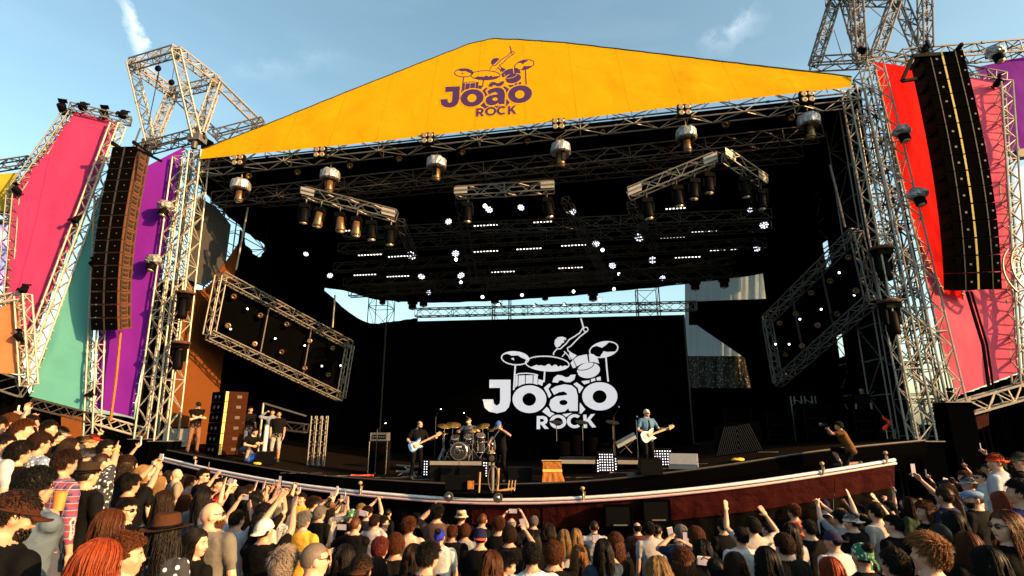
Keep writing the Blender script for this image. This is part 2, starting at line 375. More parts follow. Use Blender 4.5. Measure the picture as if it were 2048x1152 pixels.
def cloth_sheet(A, B, n, amp, nrm, seed=0, sc=.7):
    """sheet between two polylines with soft physical sag and ripples; the rim stays put"""
    mb = MB().loft(A, B, n); m = len(A)
    for i in range(m):
        for j in range(n + 1):
            e = min(min(i, m - 1 - i) / 4, min(j, n - j) / 4, 1)
            p = mb.v[i * (n + 1) + j]
            k = noise.noise(p * sc + V((seed, 3.1, 0))) + .5 * noise.noise(p * sc * 2.6 + V((seed, 0, 9)))
            mb.v[i * (n + 1) + j] = p + V(nrm) * k * amp * e
    return mb
gable = thing('gable_banner', GP, 'yellow gable banner with the purple festival logo above the stage', 'banner')
A = [hit(400 + 1303 * i / 80, itp(bot_pts, 400 + 1303 * i / 80), GP, GN) for i in range(81)]
B = [hit(400 + 1303 * i / 80, itp(top_pts, 400 + 1303 * i / 80), GP, GN) for i in range(81)]
B = [p - fup * (.03 * abs(sin(i * 1.05)) + .02 * noise.noise(V((i * .7, 0, 0)))) for i, p in enumerate(B)]
gcl = cloth_sheet(A, B, 22, .06, GN, 1, .8)
for i, p in enumerate(gcl.v):      # the cloth is pulled flat where the logo is printed
    x_ = project(p)[0]; w_ = sm((x_ - 790) / 80) * sm((1160 - x_) / 80); gcl.v[i] = p - GN * ((p - GP).dot(GN) * w_)
gcl.build('cloth', 'yellow', gable, True)
MB().path(lerp_pts(B, 80), .03, 5).build('top_edge_tube', 'alu_deep', gable)
for i in range(3, 80, 3):   # lacing along the rim
    MB().tube(B[i] - fup * .05, B[i] + fup * .10 + DT * .04, .018, 4).build('lacing_tie', 'alu_deep', gable)
for i in range(2, 80, 3):
    MB().tube(A[i] + fup * .05 + GN * -.0, A[i] - V((0, 0, .12)), .016, 4).build('lacing_tie', 'alu_deep', gable)

# ---------------------------------------------------------------- the logo, as flat print in layers
def ellp(cx, cy, rx, ry, n=36, rot=0, a0=0, a1=2 * pi):
    out = []
    for i in range(n):
        a = a0 + (a1 - a0) * i / (n if abs(a1 - a0 - 2 * pi) < 1e-6 else n - 1)
        x, y = rx * cos(a), ry * sin(a); out.append((cx + x * cos(rot) - y * sin(rot), cy + x * sin(rot) + y * cos(rot)))
    return out
def stroke(pts, w):
    L, R = [], []
    for i, (x, y) in enumerate(pts):
        x0, y0 = pts[max(i - 1, 0)]; x1, y1 = pts[min(i + 1, len(pts) - 1)]
        d = sqrt((x1 - x0) ** 2 + (y1 - y0) ** 2) or 1; nx_, ny_ = -(y1 - y0) / d * w / 2, (x1 - x0) / d * w / 2
        L.append((x + nx_, y + ny_)); R.append((x - nx_, y - ny_))
    return L + R[::-1]
def grow(poly, d):
    n = len(poly); A2 = sum(poly[i][0] * poly[(i + 1) % n][1] - poly[(i + 1) % n][0] * poly[i][1] for i in range(n)); sg = 1 if A2 > 0 else -1
    out = []
    for i in range(n):
        (x0, y0), (x, y), (x1, y1) = poly[i - 1], poly[i], poly[(i + 1) % n]
        a = V((x - x0, y - y0)); b = V((x1 - x, y1 - y))
        if a.length < 1e-6 or b.length < 1e-6: out.append((x, y)); continue
        na = V((a.y, -a.x)).normalized() * sg; nb = V((b.y, -b.x)).normalized() * sg; m = na + nb
        if m.length < .3: m = na
        else: m = m.normalized() / max(.5, m.normalized().dot(na))
        out.append((x + m.x * d, y + m.y * d))
    return out
LOGO = []      # (part name, layer, outer, [holes]); layer 0 = back print, 1 = ground-colour keyline, 2 = letters
J_ = [(172, 618), (360, 618), (359, 800), (345, 860), (310, 898), (240, 916), (170, 900), (130, 865), (113, 792), (207, 792), (212, 830), (238, 848), (262, 830), (268, 800), (268, 690), (172, 690)]
a_ = [(716, 702), (760, 676), (835, 658), (900, 668), (940, 700), (955, 760), (955, 895), (880, 895), (872, 872), (840, 900), (780, 908), (725, 890), (702, 840), (715, 795), (760, 765), (862, 752), (855, 735), (830, 722), (790, 728), (745, 752)]
til = [(728, 640), (742, 600), (775, 575), (815, 580), (850, 598), (880, 590), (890, 575), (937, 572), (925, 615), (890, 640), (850, 640), (810, 622), (790, 625), (778, 645)]
o1, o1h = ellp(527, 790, 150, 123), ellp(525, 792, 60, 57)
o2, o2h = ellp(1150, 765, 156, 125), ellp(1148, 768, 62, 57)
ah = ellp(828, 820, 36, 24, 20)
R_ = [(592, 940), (650, 938), (680, 950), (690, 978), (680, 1003), (662, 1012), (698, 1052), (662, 1054), (630, 1015), (621, 1016), (622, 1055), (590, 1056)]
Rh = [(621, 965), (645, 964), (658, 978), (645, 991), (621, 992)]
C_ = ellp(928, 985, 70, 62, 30, 0, radians(-48), radians(-312)) + ellp(928, 985, 38, 36, 30, 0, radians(-312), radians(-48))
K_ = [(1003, 928), (1032, 926), (1034, 970), (1072, 923), (1108, 920), (1066, 972), (1118, 1038), (1082, 1041), (1046, 996), (1036, 1006), (1038, 1044), (1007, 1046)]
O_, Oh = ellp(780, 990, 74, 62, 32), ellp(780, 990, 42, 36, 28)
for p, h in ((J_, []), (o1, [o1h]), (a_, [ah]), (til, []), (o2, [o2h])): LOGO.append(('letter', 2, p, h)); LOGO.append(('keyline', 1, grow(p, 17), []))
for p, h in ((R_, [Rh]), (O_, [Oh]), (C_, []), (K_, [])): LOGO.append(('letter', 2, p, h)); LOGO.append(('keyline', 1, grow(p, 10), []))
def ring(cx, cy, rx, ry, w, rot=0): return ellp(cx, cy, rx, ry, 44, rot), ellp(cx, cy, rx - w, ry - w, 44, rot)
random.seed(3)
def jag(x0, x1, y, amp, n): return [(x0 + (x1 - x0) * i / n, y + random.uniform(-amp, amp)) for i in range(n + 1)]
a_, b_ = ring(400, 428, 126, 63, 11, .08); LOGO.append(('cymbal_outline', 0, a_, [b_]))
LOGO.append(('cymbal_shine', 0, ellp(400, 428, 118, 56, 16, .08, radians(205), radians(372)) + [(478, 432), (450, 420), (425, 402), (370, 405), (330, 388), (300, 396)], []))
LOGO.append(('cymbal_shine', 0, [(362, 430), (388, 422), (392, 447), (375, 440)], []))
a_, b_ = ring(685, 475, 198, 70, 11, .06); LOGO.append(('cymbal_outline', 0, a_, [b_]))
LOGO.append(('cymbal_shine', 0, ellp(685, 475, 192, 64, 16, .06, radians(8), radians(140)) + jag(590, 860, 492, 13, 14), []))
a_, b_ = ring(1185, 350, 132, 72, 11, -.2); LOGO.append(('cymbal_outline', 0, a_, [b_]))
LOGO.append(('cymbal_shine', 0, ellp(1185, 350, 126, 66, 14, -.2, radians(215), radians(300)) + [(1205, 310), (1170, 335), (1120, 318)], []))
LOGO.append(('cymbal_shine', 0, ellp(1185, 350, 126, 66, 14, -.2, radians(10), radians(110)) + [(1160, 398), (1185, 365), (1215, 372), (1290, 368)], []))
for p, w in ((((402, 490), (396, 570), (388, 710)), 14), (((662, 545), (655, 640)), 14), (((1204, 420), (1213, 530), (1224, 634)), 14)): LOGO.append(('stand_line', 0, stroke(p, w), []))
for x0, x1 in ((404, 424), (432, 488), (496, 556), (564, 600)): LOGO.append(('drum_panel', 0, [(x0, 582 - (x0 - 404) * .03), (x1, 578), (x1 - 2, 668), (x0 - 4, 690)], []))
LOGO.append(('drum_rim', 0, stroke([(400, 575), (440, 563), (500, 560), (560, 566), (604, 578)], 10), []))
LOGO.append(('drum_panel', 0, [(608, 612), (652, 625), (640, 672), (600, 655)], []))
LOGO.append(('drum_panel', 0, [(890, 470), (915, 440), (940, 508), (912, 516)], []))
LOGO.append(('drum_panel', 0, [(918, 436), (960, 408), (1036, 392), (1050, 465), (990, 476), (945, 500)], []))
LOGO.append(('drum_panel', 0, [(1052, 390), (1095, 392), (1128, 420), (1145, 475), (1100, 462), (1060, 462)], []))
LOGO.append(('drum_head_shape', 0, ellp(1050, 535, 102, 68, 34, -.15), [])); LOGO.append(('drum_head_line', 1, stroke(ellp(1015, 490, 84, 40, 18, -.22, radians(-5), radians(160)), 7), []))
LOGO.append(('drum_panel', 0, [(985, 630), (1060, 622), (1058, 645), (1012, 660)], [])); LOGO.append(('drum_panel', 0, [(1072, 612), (1108, 602), (1112, 632), (1072, 640)], [])); LOGO.append(('drum_panel', 0, [(1120, 600), (1156, 588), (1160, 622), (1124, 630)], []))
LOGO.append(('drum_panel', 0, [(655, 690), (700, 650), (720, 660), (695, 700), (722, 755), (700, 780)], [])); LOGO.append(('drum_panel', 0, [(918, 655), (945, 640), (1005, 685), (970, 738)], []))
LOGO.append(('drum_panel', 0, [(640, 900), (680, 858), (752, 925), (708, 950)], [])); LOGO.append(('drum_panel', 0, [(975, 820), (1022, 880), (985, 920), (960, 912)], [])); LOGO.append(('drum_panel', 0, [(818, 922), (905, 912), (850, 950)], []))
LOGO.append(('hair_shape', 0, [(748, 300), (752, 268), (780, 240), (820, 236), (852, 248), (850, 268), (832, 262), (835, 285), (812, 300), (800, 318), (772, 335), (758, 325)], []))
LOGO.append(('arm_line', 0, stroke([(740, 400), (742, 378), (770, 345), (800, 345), (850, 300), (880, 262), (930, 232), (970, 205), (1000, 160), (1012, 152)], 11), []))
LOGO.append(('arm_line', 0, stroke([(940, 405), (900, 385), (868, 360), (862, 338), (895, 318), (935, 275), (975, 235), (1035, 190)], 11), []))
a_, b_ = ring(1026, 172, 24, 24, 9); LOGO.append(('hand_shape', 0, a_, [b_]))
LOGO.append(('drumstick', 0, stroke([(982, 75), (994, 115), (1004, 152)], 13), []))
LOGO.append(('arm_line', 0, stroke([(835, 365), (842, 385), (815, 415)], 8), [])); LOGO.append(('arm_line', 0, [(880, 378), (945, 405), (905, 440), (880, 410)], [])); LOGO.append(('arm_line', 0, stroke([(842, 372), (870, 405), (890, 440)], 9), []))
def draw_logo(parent, place, nrm, m_print, m_ground, step=.006, lift=.012):
    for nm, lay, outer, holes in LOGO:
        loops = [outer] + holes; flat = [p for lp in loops for p in lp]
        tris = tessellate_polygon([[V((x, y, 0)) for x, y in lp] for lp in loops])
        mb = MB().add([V(place(x, y)) + V(nrm) * (lift + step * lay) for x, y in flat], [tuple(t) for t in tris])
        o = mb.build(nm, m_ground if lay == 1 else m_print, parent)
def scr_px(x, y): return 940 + x / 4.43, 620 + y / 4.43
def roof_px(x, y):
    X, Y = scr_px(x, y)      # affine: screen logo pixel -> roof logo pixel
    x1, y1, x2, y2, x3, y3 = 966, 805, 1236, 790, 1165, 637
    det = (x2 - x1) * (y3 - y1) - (x3 - x1) * (y2 - y1)
    a = ((X - x1) * (y3 - y1) - (x3 - x1) * (Y - y1)) / det; b = ((x2 - x1) * (Y - y1) - (X - x1) * (y2 - y1)) / det
    return 881 + a * (1065 - 881) + b * (1022 - 881), 203 + a * (186 - 203) + b * (92 - 203)
draw_logo(gable, lambda x, y: hit(*roof_px(x, y), GP, GN) , -GN if GN.dot(V((0, -1, 0))) < 0 else GN, 'y_purple', 'yellow', .003, .004)

# ---------------------------------------------------------------- roof, side and back drapes
RZ0, RZ1 = 14.75, 13.2
roof = thing('stage_roof', S(0, 5, 13), 'black roof covering over the whole stage', 'roof')
MB().prism([S(-13.0, .5, FL.z + .25), S(12.9, .5, FR.z + .25), S(12.9, 12.2, RZ1), S(-13.0, 12.2, RZ1 - .1)], (0, 0, .12)).build('roof_sheet', 'black', roof)
def drape(name, A, Bt, Bb, label, m='black', n=60, amp=.07, parent=None):
    """corrugated hanging cloth: top polyline Bt, bottom polyline Bb"""
    T, Bm = lerp_pts(Bt, n), lerp_pts(Bb, n); mb = MB().loft(T, Bm, 3)
    for i in range(n + 1):
        k = sin(i * 1.9) * amp + sin(i * .73 + 1) * amp * .6
        for j in range(4): mb.v[i * 4 + j] = mb.v[i * 4 + j] + A * k
    o = mb.build(name, m, parent, True)
    if label: tag(o, label, 'drape')
    return o
val = [st(x, y, 11.6) for x, y in ((600, 570), (690, 582), (760, 600), (900, 605), (1100, 595), (1250, 581), (1390, 566), (1545, 545), (1600, 534))]
drape('valance_drape', DT, [V((p.x, p.y, RZ1 + .05)) for p in val], val, 'black border hanging from the rear edge of the stage roof')
lw = -12.75
drape('side_drape', DS, [S(lw, 3.3, 12.4), S(lw, 5.0, 11.6), S(lw, 6.5, 13.2), S(lw, 11.8, 13.2)], [S(lw, 3.3, 1), S(lw, 5.5, 1), S(lw, 8, 1), S(lw, 11.8, 1)], 'black side drape along the left of the stage')
tarp = MB().loft(lerp_pts([S(lw + .05, .5, 9.2), S(lw + .05, 1.6, 9.2), S(lw + .05, 3.4, 11.9)], 14), lerp_pts([S(lw + .05, .5, 2.8), S(lw + .05, 1.6, 2.8), S(lw + .05, 3.4, 2.8)], 14), 20)
for i, p in enumerate(tarp.v): tarp.v[i] = p + DS * .06 * noise.noise(p * .9)
tag(tarp.build('side_tarp', 'brown_board', None, True), 'sunlit rust brown tarp on the inner left wall of the stage', 'tarp')
tag(cloth_sheet([S(lw, .45, 9.3), S(lw, 1.0, 9.3), S(lw, 1.6, 9.3), S(lw, 2.2, 9.8), S(lw, 2.7, 10.5)], [S(lw, .45, 12.8), S(lw, 1.0, 12.8), S(lw, 1.6, 12.8), S(lw, 2.2, 12.6), S(lw, 2.7, 12.4)], 8, .03, DS).build('side_net', 'grey_net', None, True), 'pale grey netting high on the inner left wall above the brown tarp', 'net')
rw = 12.75
lb_ = [at(268, 838, 21.6), at(300, 866, 21.6), at(345, 880, 21.6)]
drape('tower_drape', DT, [V((p.x, p.y, 9.5)) for p in lb_], [V((p.x, p.y, 0)) for p in lb_], 'black drape hanging behind the left hand towers', n=24)
drape('side_drape', DS, [S(rw, 4.6, 13.2), S(rw, 8, 13.2), S(rw, 11.8, 13.2)], [S(rw, 4.6, 1), S(rw, 8, 1), S(rw, 11.8, 1)], 'black side drape along the rear right of the stage')
drape('side_drape', DS, [S(rw, .6, 12.0), S(rw, 2, 13.3), S(rw, 3.9, 13.3)], [S(rw, .6, 1), S(rw, 2, 1), S(rw, 3.9, 1)], 'black side drape behind the right hand towers')
drape('side_drape', DS, [S(rw + .1, 3.7, 6.3), S(rw + .1, 4.2, 6.3), S(rw + .1, 4.8, 6.3)], [S(rw + .1, 3.7, 1), S(rw + .1, 4.2, 1), S(rw + .1, 4.8, 1)], 'low black drape closing the bottom of the slit in the right wall', n=12)
for sgn, zl in ((-1, 12.6), (1, 11.2)):
    e = 12.95 * sgn; drape('roof_valance', DS, [S(e, .3, 15.7), S(e, 4, 15.2), S(e, 12, 13.5)], [S(e, .6, zl + .8), S(e, 4, zl), S(e, 12, zl - .6)], 'black border hanging from the %s edge of the stage roof' % ('left' if sgn < 0 else 'right'), n=40)
# back drapes left and right of the LED wall
TB = 9.4
def bp(pts, t): return [st(x, y, t) for x, y in pts]
drape('back_drape', DT, bp([(540, 520), (640, 575), (695, 622), (740, 646), (790, 642), (835, 636)], 10.2), [V((p.x, p.y, 1)) for p in bp([(540, 520), (640, 575), (695, 622), (740, 646), (790, 642), (835, 636)], 10.2)], 'black back drape to the left of the LED wall')
tag(MB().prism(bp([(1378, 603), (1545, 597), (1640, 588), (1640, 780), (1503, 779), (1490, 716), (1394, 650), (1378, 650)], 10.6), DT * .04).build('back_drape', 'black'), 'black back drape around the bright triangle right of the LED wall', 'drape')
b4 = bp([(1380, 776), (1440, 776), (1500, 776), (1640, 776)], 10.6)
drape('back_drape', DT, b4, [V((p.x, p.y, 1)) for p in b4], 'low black back drape right of the LED wall')
# pale tarpaulin behind the stage
scr = bp([(1370, 545), (1420, 540), (1480, 535), (1560, 520)], 12.6); scb = bp([(1370, 716), (1420, 716), (1480, 716), (1560, 716)], 12.6)
drape('back_tarp', DT, scr, scb, 'pale blue grey tarp hanging behind the right rear of the stage', 'scrim', 40, .05)
drape('back_sparkle_sheet', DT, bp([(1370, 712), (1430, 712), (1560, 712)], 12.3), bp([(1370, 800), (1430, 800), (1560, 800)], 12.3), None, 'grey_net', 30, .05)
bpy.context.view_layer.update()
o = [x for x in COL.objects if x.name.startswith('back_sparkle_sheet')][0]; tag(o, 'dark sheet with painted foliage sparkle under the bright triangle right of the LED wall', 'net')
m, n_, l_, b_ = nodes('foliage_sparkle_sheet'); tcn = n_.new('ShaderNodeTexCoord'); vo = n_.new('ShaderNodeTexVoronoi'); vo.inputs['Scale'].default_value = 9; l_.new(tcn.outputs['Object'], vo.inputs['Vector'])  # pale dots stand in for sparkle on lit foliage behind the stage
rr = n_.new('ShaderNodeValToRGB'); rr.color_ramp.elements[0].position = .12; rr.color_ramp.elements[0].color = (.6, .6, .58, 1); rr.color_ramp.elements[1].position = .3; rr.color_ramp.elements[1].color = (.01, .01, .01, 1)
l_.new(vo.outputs['Distance'], rr.inputs['Fac']); l_.new(rr.outputs[0], b_.inputs['Base Color']); o.data.materials[0] = m

# LED wall with the logo
sl, sr = st(757, 905, TB), st(1389, 905, TB); zt, zb = st(1100, 636, TB).z, 1.7
led = thing('led_wall', ((sl + sr) / 2).to_tuple(), 'large dark LED wall showing the white festival logo', 'screen')
MB().obox(((sl.x + sr.x) / 2 + DT.x * .1, (sl.y + sr.y) / 2 + DT.y * .1, (zt + zb) / 2), (sr - sl).length / 2 * DS, DT * .1, (0, 0, (zt - zb) / 2)).build('screen', 'screen', led)
for x in (sl, sr): MB().tube((x.x, x.y, zb), (x.x, x.y, zt), .05).build('frame_post', 'alu_dark', led)
draw_logo(led, lambda x, y: st(*scr_px(x, y), TB), -DT, 'screen_print', 'screen', .004)
truss('screen_truss', st(832, 626, TB - .1), st(1392, 612, TB - .1), .42, 'truss along the top of the LED wall against the sky', 'alu_dull', .5, r=.03)

# ---------------------------------------------------------------- the stage itself
EDGE = [(300, 893, 19.9), (420, 916, 19.0), (600, 945, 17.7), (760, 959, 17.0), (950, 968, 16.5), (1150, 963, 16.1), (1300, 949, 15.9), (1450, 930, 15.8), (1640, 901, 15.95), (1850, 880, 16.5)]
RAILP = [(318, 916, 19.0), (420, 940, 17.9), (560, 966, 16.7), (700, 984, 15.8), (900, 1000, 15.1), (1050, 1002, 14.8), (1200, 996, 14.6), (1350, 984, 14.5), (1500, 967, 14.55), (1650, 945, 14.8), (1790, 922, 15.2)]
E3 = lerp_pts([at(*e) for e in EDGE], 60); R3 = lerp_pts([at(*e) for e in RAILP], 60)
def sof(p): return (V((p[0], p[1], 0)) - M0).dot(DS)
ES = [(sof(p), p) for p in E3]
def deck_z(x, y):
    s = sof((x, y))
    for (s0, p0), (s1, p1) in zip(ES, ES[1:]):
        if s <= s1: return p0.z + (p1.z - p0.z) * max(0, min(1, (s - s0) / (s1 - s0)))
    return ES[-1][1].z
stage = thing('concert_stage', S(0, 0, 0), 'wide curved stage platform with dark floor and pale front rail', 'stage')
back = [S(s, 12, p.z) for s, p in ES]
MB().loft(E3, back, 14).build('deck', 'deck', stage, True)
MB().loft(E3, [p - V((0, 0, .34)) for p in E3], 1).build('deck_fascia', 'black', stage)
MB().path([p + V((0, 0, -.01)) for p in E3], .03, 5).build('deck_edge_trim', 'alu_deep', stage)
MB().loft([p - V((0, 0, .34)) for p in E3], [r + (V((e.x, e.y, 0)) - V((r.x, r.y, 0))) * .25 + V((0, 0, -.12)) for e, r in zip(E3, R3)], 3).build('apron_slope', 'black', stage, True)
MB().loft([r + (V((e.x, e.y, 0)) - V((r.x, r.y, 0))) * .3 + V((0, 0, -.06)) for e, r in zip(E3, R3)], [r + V((0, 0, -.06)) for r in R3], 2).build('apron_ledge', 'black', stage, True)
for dz, dy, r, mm in ((.03, .0, .045, 'rail'), (-.055, -.03, .035, 'rail_red'), (.0, .09, .03, 'rail')):
    MB().path([p + V((0, dy, dz)) for p in R3], r, 6).build('front_rail', mm, stage, True)
# skirt panels under the rail
npan = 12
for k in range(npan):
    seg = R3[k * 5:k * 5 + 6]; A = []; Bq = []
    for i, p in enumerate(lerp_pts(seg, 16)):
        w = .05 * sin(i * 1.3 + k) + .03 * sin(i * 2.9)
        A.append(p + V((0, .02, -.09))); Bq.append(V((p.x + .02, p.y + .5 + w, p.z - 1.5 - .25 * (k > 6))))
    mid = [a_.lerp(b_, .36) for a_, b_ in zip(A, Bq)]
    cloth_sheet(A, mid, 6, .07, (0, 1, 0), k, 2.2).build('skirt_valance', 'maroon' if k >= 6 else 'blackskirt', stage, True)
    cloth_sheet([q + V((0, .05, .03)) for q in mid], Bq, 7, .05, (0, 1, 0), k, 1.3).build('skirt_panel', 'blackskirt', stage, True)
for k in range(2):      # two dark vents in the skirt
    c = at((1236, 1312)[k], (1031, 1021)[k], 14.45); t = thing('skirt_vent', c, ('square black speaker opening in the maroon skirt, the left of two', 'square black speaker opening in the maroon skirt, the right of two')[k], 'speaker opening', 'openings in the skirt')
    MB().box(c, (.62, .18, .46)).build('vent_body', 'black_gloss', t)
    for sx, sz, d in ((0, .24, (.7, .2, .03)), (0, -.24, (.7, .2, .03)), (.33, 0, (.03, .2, .45)), (-.33, 0, (.03, .2, .45))): MB().box(c + V((sx, -.01, sz)), d).build('frame_bar', 'black', t)
    MB().box(c + V((.03, -.115, -.205)), (.34, .02, .03)).build('reflective_lip', 'alu_dull', t)
# pit barrier in front of the stage: dark aluminium panels, mostly behind the crowd
for k in range(11):
    a = R3[4 + k * 5] + V((.0, -1.1, 0)); gz = ground_z(a.x, a.y); b = R3[min(9 + k * 5, 60)] + V((0, -1.1, 0))
    t = thing('crowd_barrier', (a.x, a.y, gz), ('first', 'second', 'third', 'fourth', 'fifth', 'sixth', 'seventh', 'eighth', 'ninth', 'tenth', 'eleventh')[k] + ' dark crowd barrier panel from the left below the stage rail', 'barrier', 'crowd barriers')
    MB().prism([(a.x, a.y, gz), (b.x - .03, b.y, gz), (b.x - .03, b.y, gz + .95), (a.x, a.y, gz + .95)], (0, .04, 0)).build('panel', 'alu_dark', t)
    MB().tube((a.x, a.y, gz + .98), (b.x - .03, b.y, gz + .98), .03).build('top_bar', 'alu_dark', t)

# ---------------------------------------------------------------- wings: banners, their trusses and skirts
WLP = V((-13.2, 20.75, 0)); WLN = V((.50, -.866, 0)).normalized()
WRP = V((12.7, 17.15, 0)); WRN = V((-.06, -.998, 0)).normalized()
def banner(left, right, n, label, m, P, N, off=0, seed=0):
    p = P + N * off
    A = lerp_pts([hit(x, y, p, N) for x, y in left], n); B = lerp_pts([hit(x, y, p, N) for x, y in right], n)
    for q0, q1 in ((A, B), (B, A)):      # the hem is drawn in between its ties
        for i in range(1, len(q0) - 1):
            d_ = (q1[i] - q0[i]); k_ = .045 * abs(sin(i * 1.35 + seed)) + .02 * noise.noise(V((i * .9, seed, 0)))
            if d_.length > .3: q0[i] = q0[i] + d_.normalized() * k_
    t = thing('wing_banner', A[-1] if A[-1].z < A[0].z else A[0], label, 'banner', 'coloured wing banners')
    cloth_sheet(A, B, n, .075, N, seed, .9).build('cloth', m, t, True)
    for c, (q0, q1) in enumerate(((A, None), (B, None))):
        tt = MB().path(q0, .018, 4).build('hem_rope', 'alu_deep', t)
        lc = MB()
        for i in range(1, len(q0) - 1):
            d_ = (q0[i] - (B if c == 0 else A)[i]).normalized(); lc.tube(q0[i] - d_ * .05 + N * .02, q0[i] + d_ * .13 + N * .02, .011, 4)
        ll = lc.build('lacing', 'white', t); ll['kind'] = 'stuff'
    return t
def wl(x, y, off=0): return hit(x, y, WLP + WLN * off, WLN)
def wr(x, y, off=0): return hit(x, y, WRP + WRN * off, WRN)
banner([(148, 222), (85, 308), (24, 390), (14, 520), (8, 700)], [(241, 246), (196, 360), (150, 470), (105, 585), (58, 702)], 30, 'tall magenta pink banner on the left wing', 'pink', WLP, WLN, 0, 2)
banner([(196, 395), (150, 525), (104, 655), (58, 792)], [(206, 395), (196, 540), (186, 680), (180, 824)], 26, 'teal triangular banner on the left wing', 'teal', WLP, WLN, .05, 5)
banner([(224, 368), (205, 500), (196, 660), (190, 816)], [(368, 294), (337, 470), (302, 650), (266, 834)], 30, 'purple banner behind the left speaker array', 'purple', WLP, WLN, .02, 8)
banner([(-60, 640), (-60, 700), (-60, 745)], [(44, 596), (46, 680), (47, 748)], 16, 'orange banner at the lower left edge', 'orange', WLP, WLN, .9, 11)
banner([(-60, 352), (-60, 400), (-60, 425)], [(38, 345), (30, 400), (26, 428)], 14, 'olive yellow banner at the far left above the side screen', 'olive', WLP, WLN, -.5, 13)
banner([(1745, 122), (1786, 300), (1830, 470), (1868, 640), (1912, 792)], [(2002, 164), (2012, 300), (2022, 470), (2030, 620), (2038, 745)], 34, 'rose pink banner behind the right speaker array', 'hotpink', WRP, WRN, .0, 21)
banner([(1746, 123), (1786, 296), (1826, 450), (1858, 530), (1888, 585)], [(1862, 141), (1890, 300), (1910, 430), (1922, 530), (1928, 600)], 30, 'bright red wedge coloured as array shade on the rose pink banner', 'red', WRP, WRN, .07, 17)  # red wedge paints the array's shade onto the rose pink banner
banner([(1950, 135), (1975, 215), (2002, 305)], [(2110, 100), (2110, 200), (2110, 290)], 16, 'purple banner at the far right edge', 'purple', WRP, WRN, -.9, 25)
# trusses that carry them
truss('wing_truss', wl(236, 250, .2), wl(52, 745, .2), .36, 'diagonal truss between the pink and teal banners', 'alu', r=.034)
truss('wing_truss', wl(205, 395, .2), wl(184, 870, .2), .34, 'slim upright truss between the teal and purple banners', 'alu', r=.03)
truss('wing_truss', wl(140, 222, .0), wl(26, 385, .0), .25, 'slanting truss along the upper left edge of the pink banner', 'alu_dull', r=.026)
truss('wing_truss', wl(26, 385, .0), wl(6, 620, .0), .25, 'upright truss along the left edge of the pink banner', 'alu_dull', r=.026)
truss('wing_truss', wl(140, 214, .1), wl(262, 243, .1), .28, 'short truss on top of the pink banner carrying three lamps', 'alu_dull', r=.028)
truss('wing_truss', wl(46, 590, 1.0), wl(58, 770, 1.0), .32, 'upright truss right of the orange banner', 'alu', r=.032)
truss('wing_truss', wl(-70, 612, 1.0), wl(52, 590, 1.0), .25, 'horizontal truss above the orange banner', 'alu', r=.026)
truss('wing_truss', wl(-60, 742, .6), wl(50, 780, .6), .5, 'base truss under the orange banner', 'alu_dull', r=.03)
truss('wing_truss', wl(62, 806, .15), wl(190, 838, .15), .3, 'base truss under the teal banner', 'alu_deep', r=.03)
truss('wing_truss', wl(190, 838, .15), wl(290, 866, .15), .32, 'bright base truss under the purple banner', 'alu', r=.034)
truss('wing_truss', wl(-40, 338, -.5), wl(62, 322, -.5), .3, 'horizontal truss above the olive banner at the far left', 'alu_deep', r=.03)
truss('wing_truss', wl(-30, 432, -.3), wl(20, 436, -.3), .3, 'truss between the olive banner and the side screen', 'alu_deep', r=.03)
truss('wing_truss', wr(2006, 166, .15), wr(2046, 770, .15), .36, 'upright truss along the right edge of the pink banner', 'alu', r=.034)
truss('wing_truss', wr(1905, 822, .2), wr(2090, 770, .2), .42, 'base truss under the rose pink banner', 'alu', r=.036)
truss('wing_truss', wr(1740, 112, -.1), wr(2006, 158, -.1), .34, 'truss along the top edge of the rose pink banner', 'alu_dull', r=.03)
truss('wing_truss', wr(1800, 118, -.9), wr(2120, 92, -.9), .5, 'long horizontal truss above the right wing', 'alu_dull', r=.036)
# corner block of the right base truss
cb = wr(1905, 822, .2); t = thing('corner_block', cb - V((0, 0, .3)), 'pale corner block where the right base truss meets the tower', 'corner block')
MB().box(cb, (.5, .46, .5), -.05).build('block', 'white', t)
for sx in (-.12, .12):
    for sz in (-.15, .15): MB().tube(cb + V((sx, -.25, sz)), cb + V((sx, -.21, sz)), .05, 10).build('bolt_plate', 'alu_dull', t)
# black skirts under the wings
sk = [wl(x, y, -.12) for x, y in ((-70, 740), (40, 752), (62, 790), (120, 806), (180, 824), (266, 838), (300, 870))]
drape('wing_skirt', WLN, sk, [V((p.x, p.y, -1)) for p in sk], 'black cloth skirt under the left wing banners')
sk = [wr(x, y, -.12) for x, y in ((1880, 810), (1912, 793), (1972, 773), (2040, 748), (2120, 735))]
drape('wing_skirt', WRN, sk, [V((p.x, p.y, -1)) for p in sk], 'black cloth skirt under the right wing banners')
for (x0, x1, y0, y1, lb) in ((122, 164, 828, 890, 'rust brown board under the teal banner'), (276, 292, 862, 905, 'narrow rust brown board beside the left tower foot')):
    t = MB().prism([wl(x0, y0, .3), wl(x1, y0 + 6, .3), wl(x1, y1 + 6, .3), wl(x0, y1, .3)], WLN * -.06).build('wing_board', 'brown_board'); tag(t, lb, 'board')
t = MB().prism([wr(1925, 842, .3), wr(1978, 826, .3), wr(1978, 850, .3), wr(1925, 872, .3)], WRN * -.06).build('wing_board', 'maroon'); tag(t, 'dark brown cloth flap hanging under the right base truss', 'cloth flap')
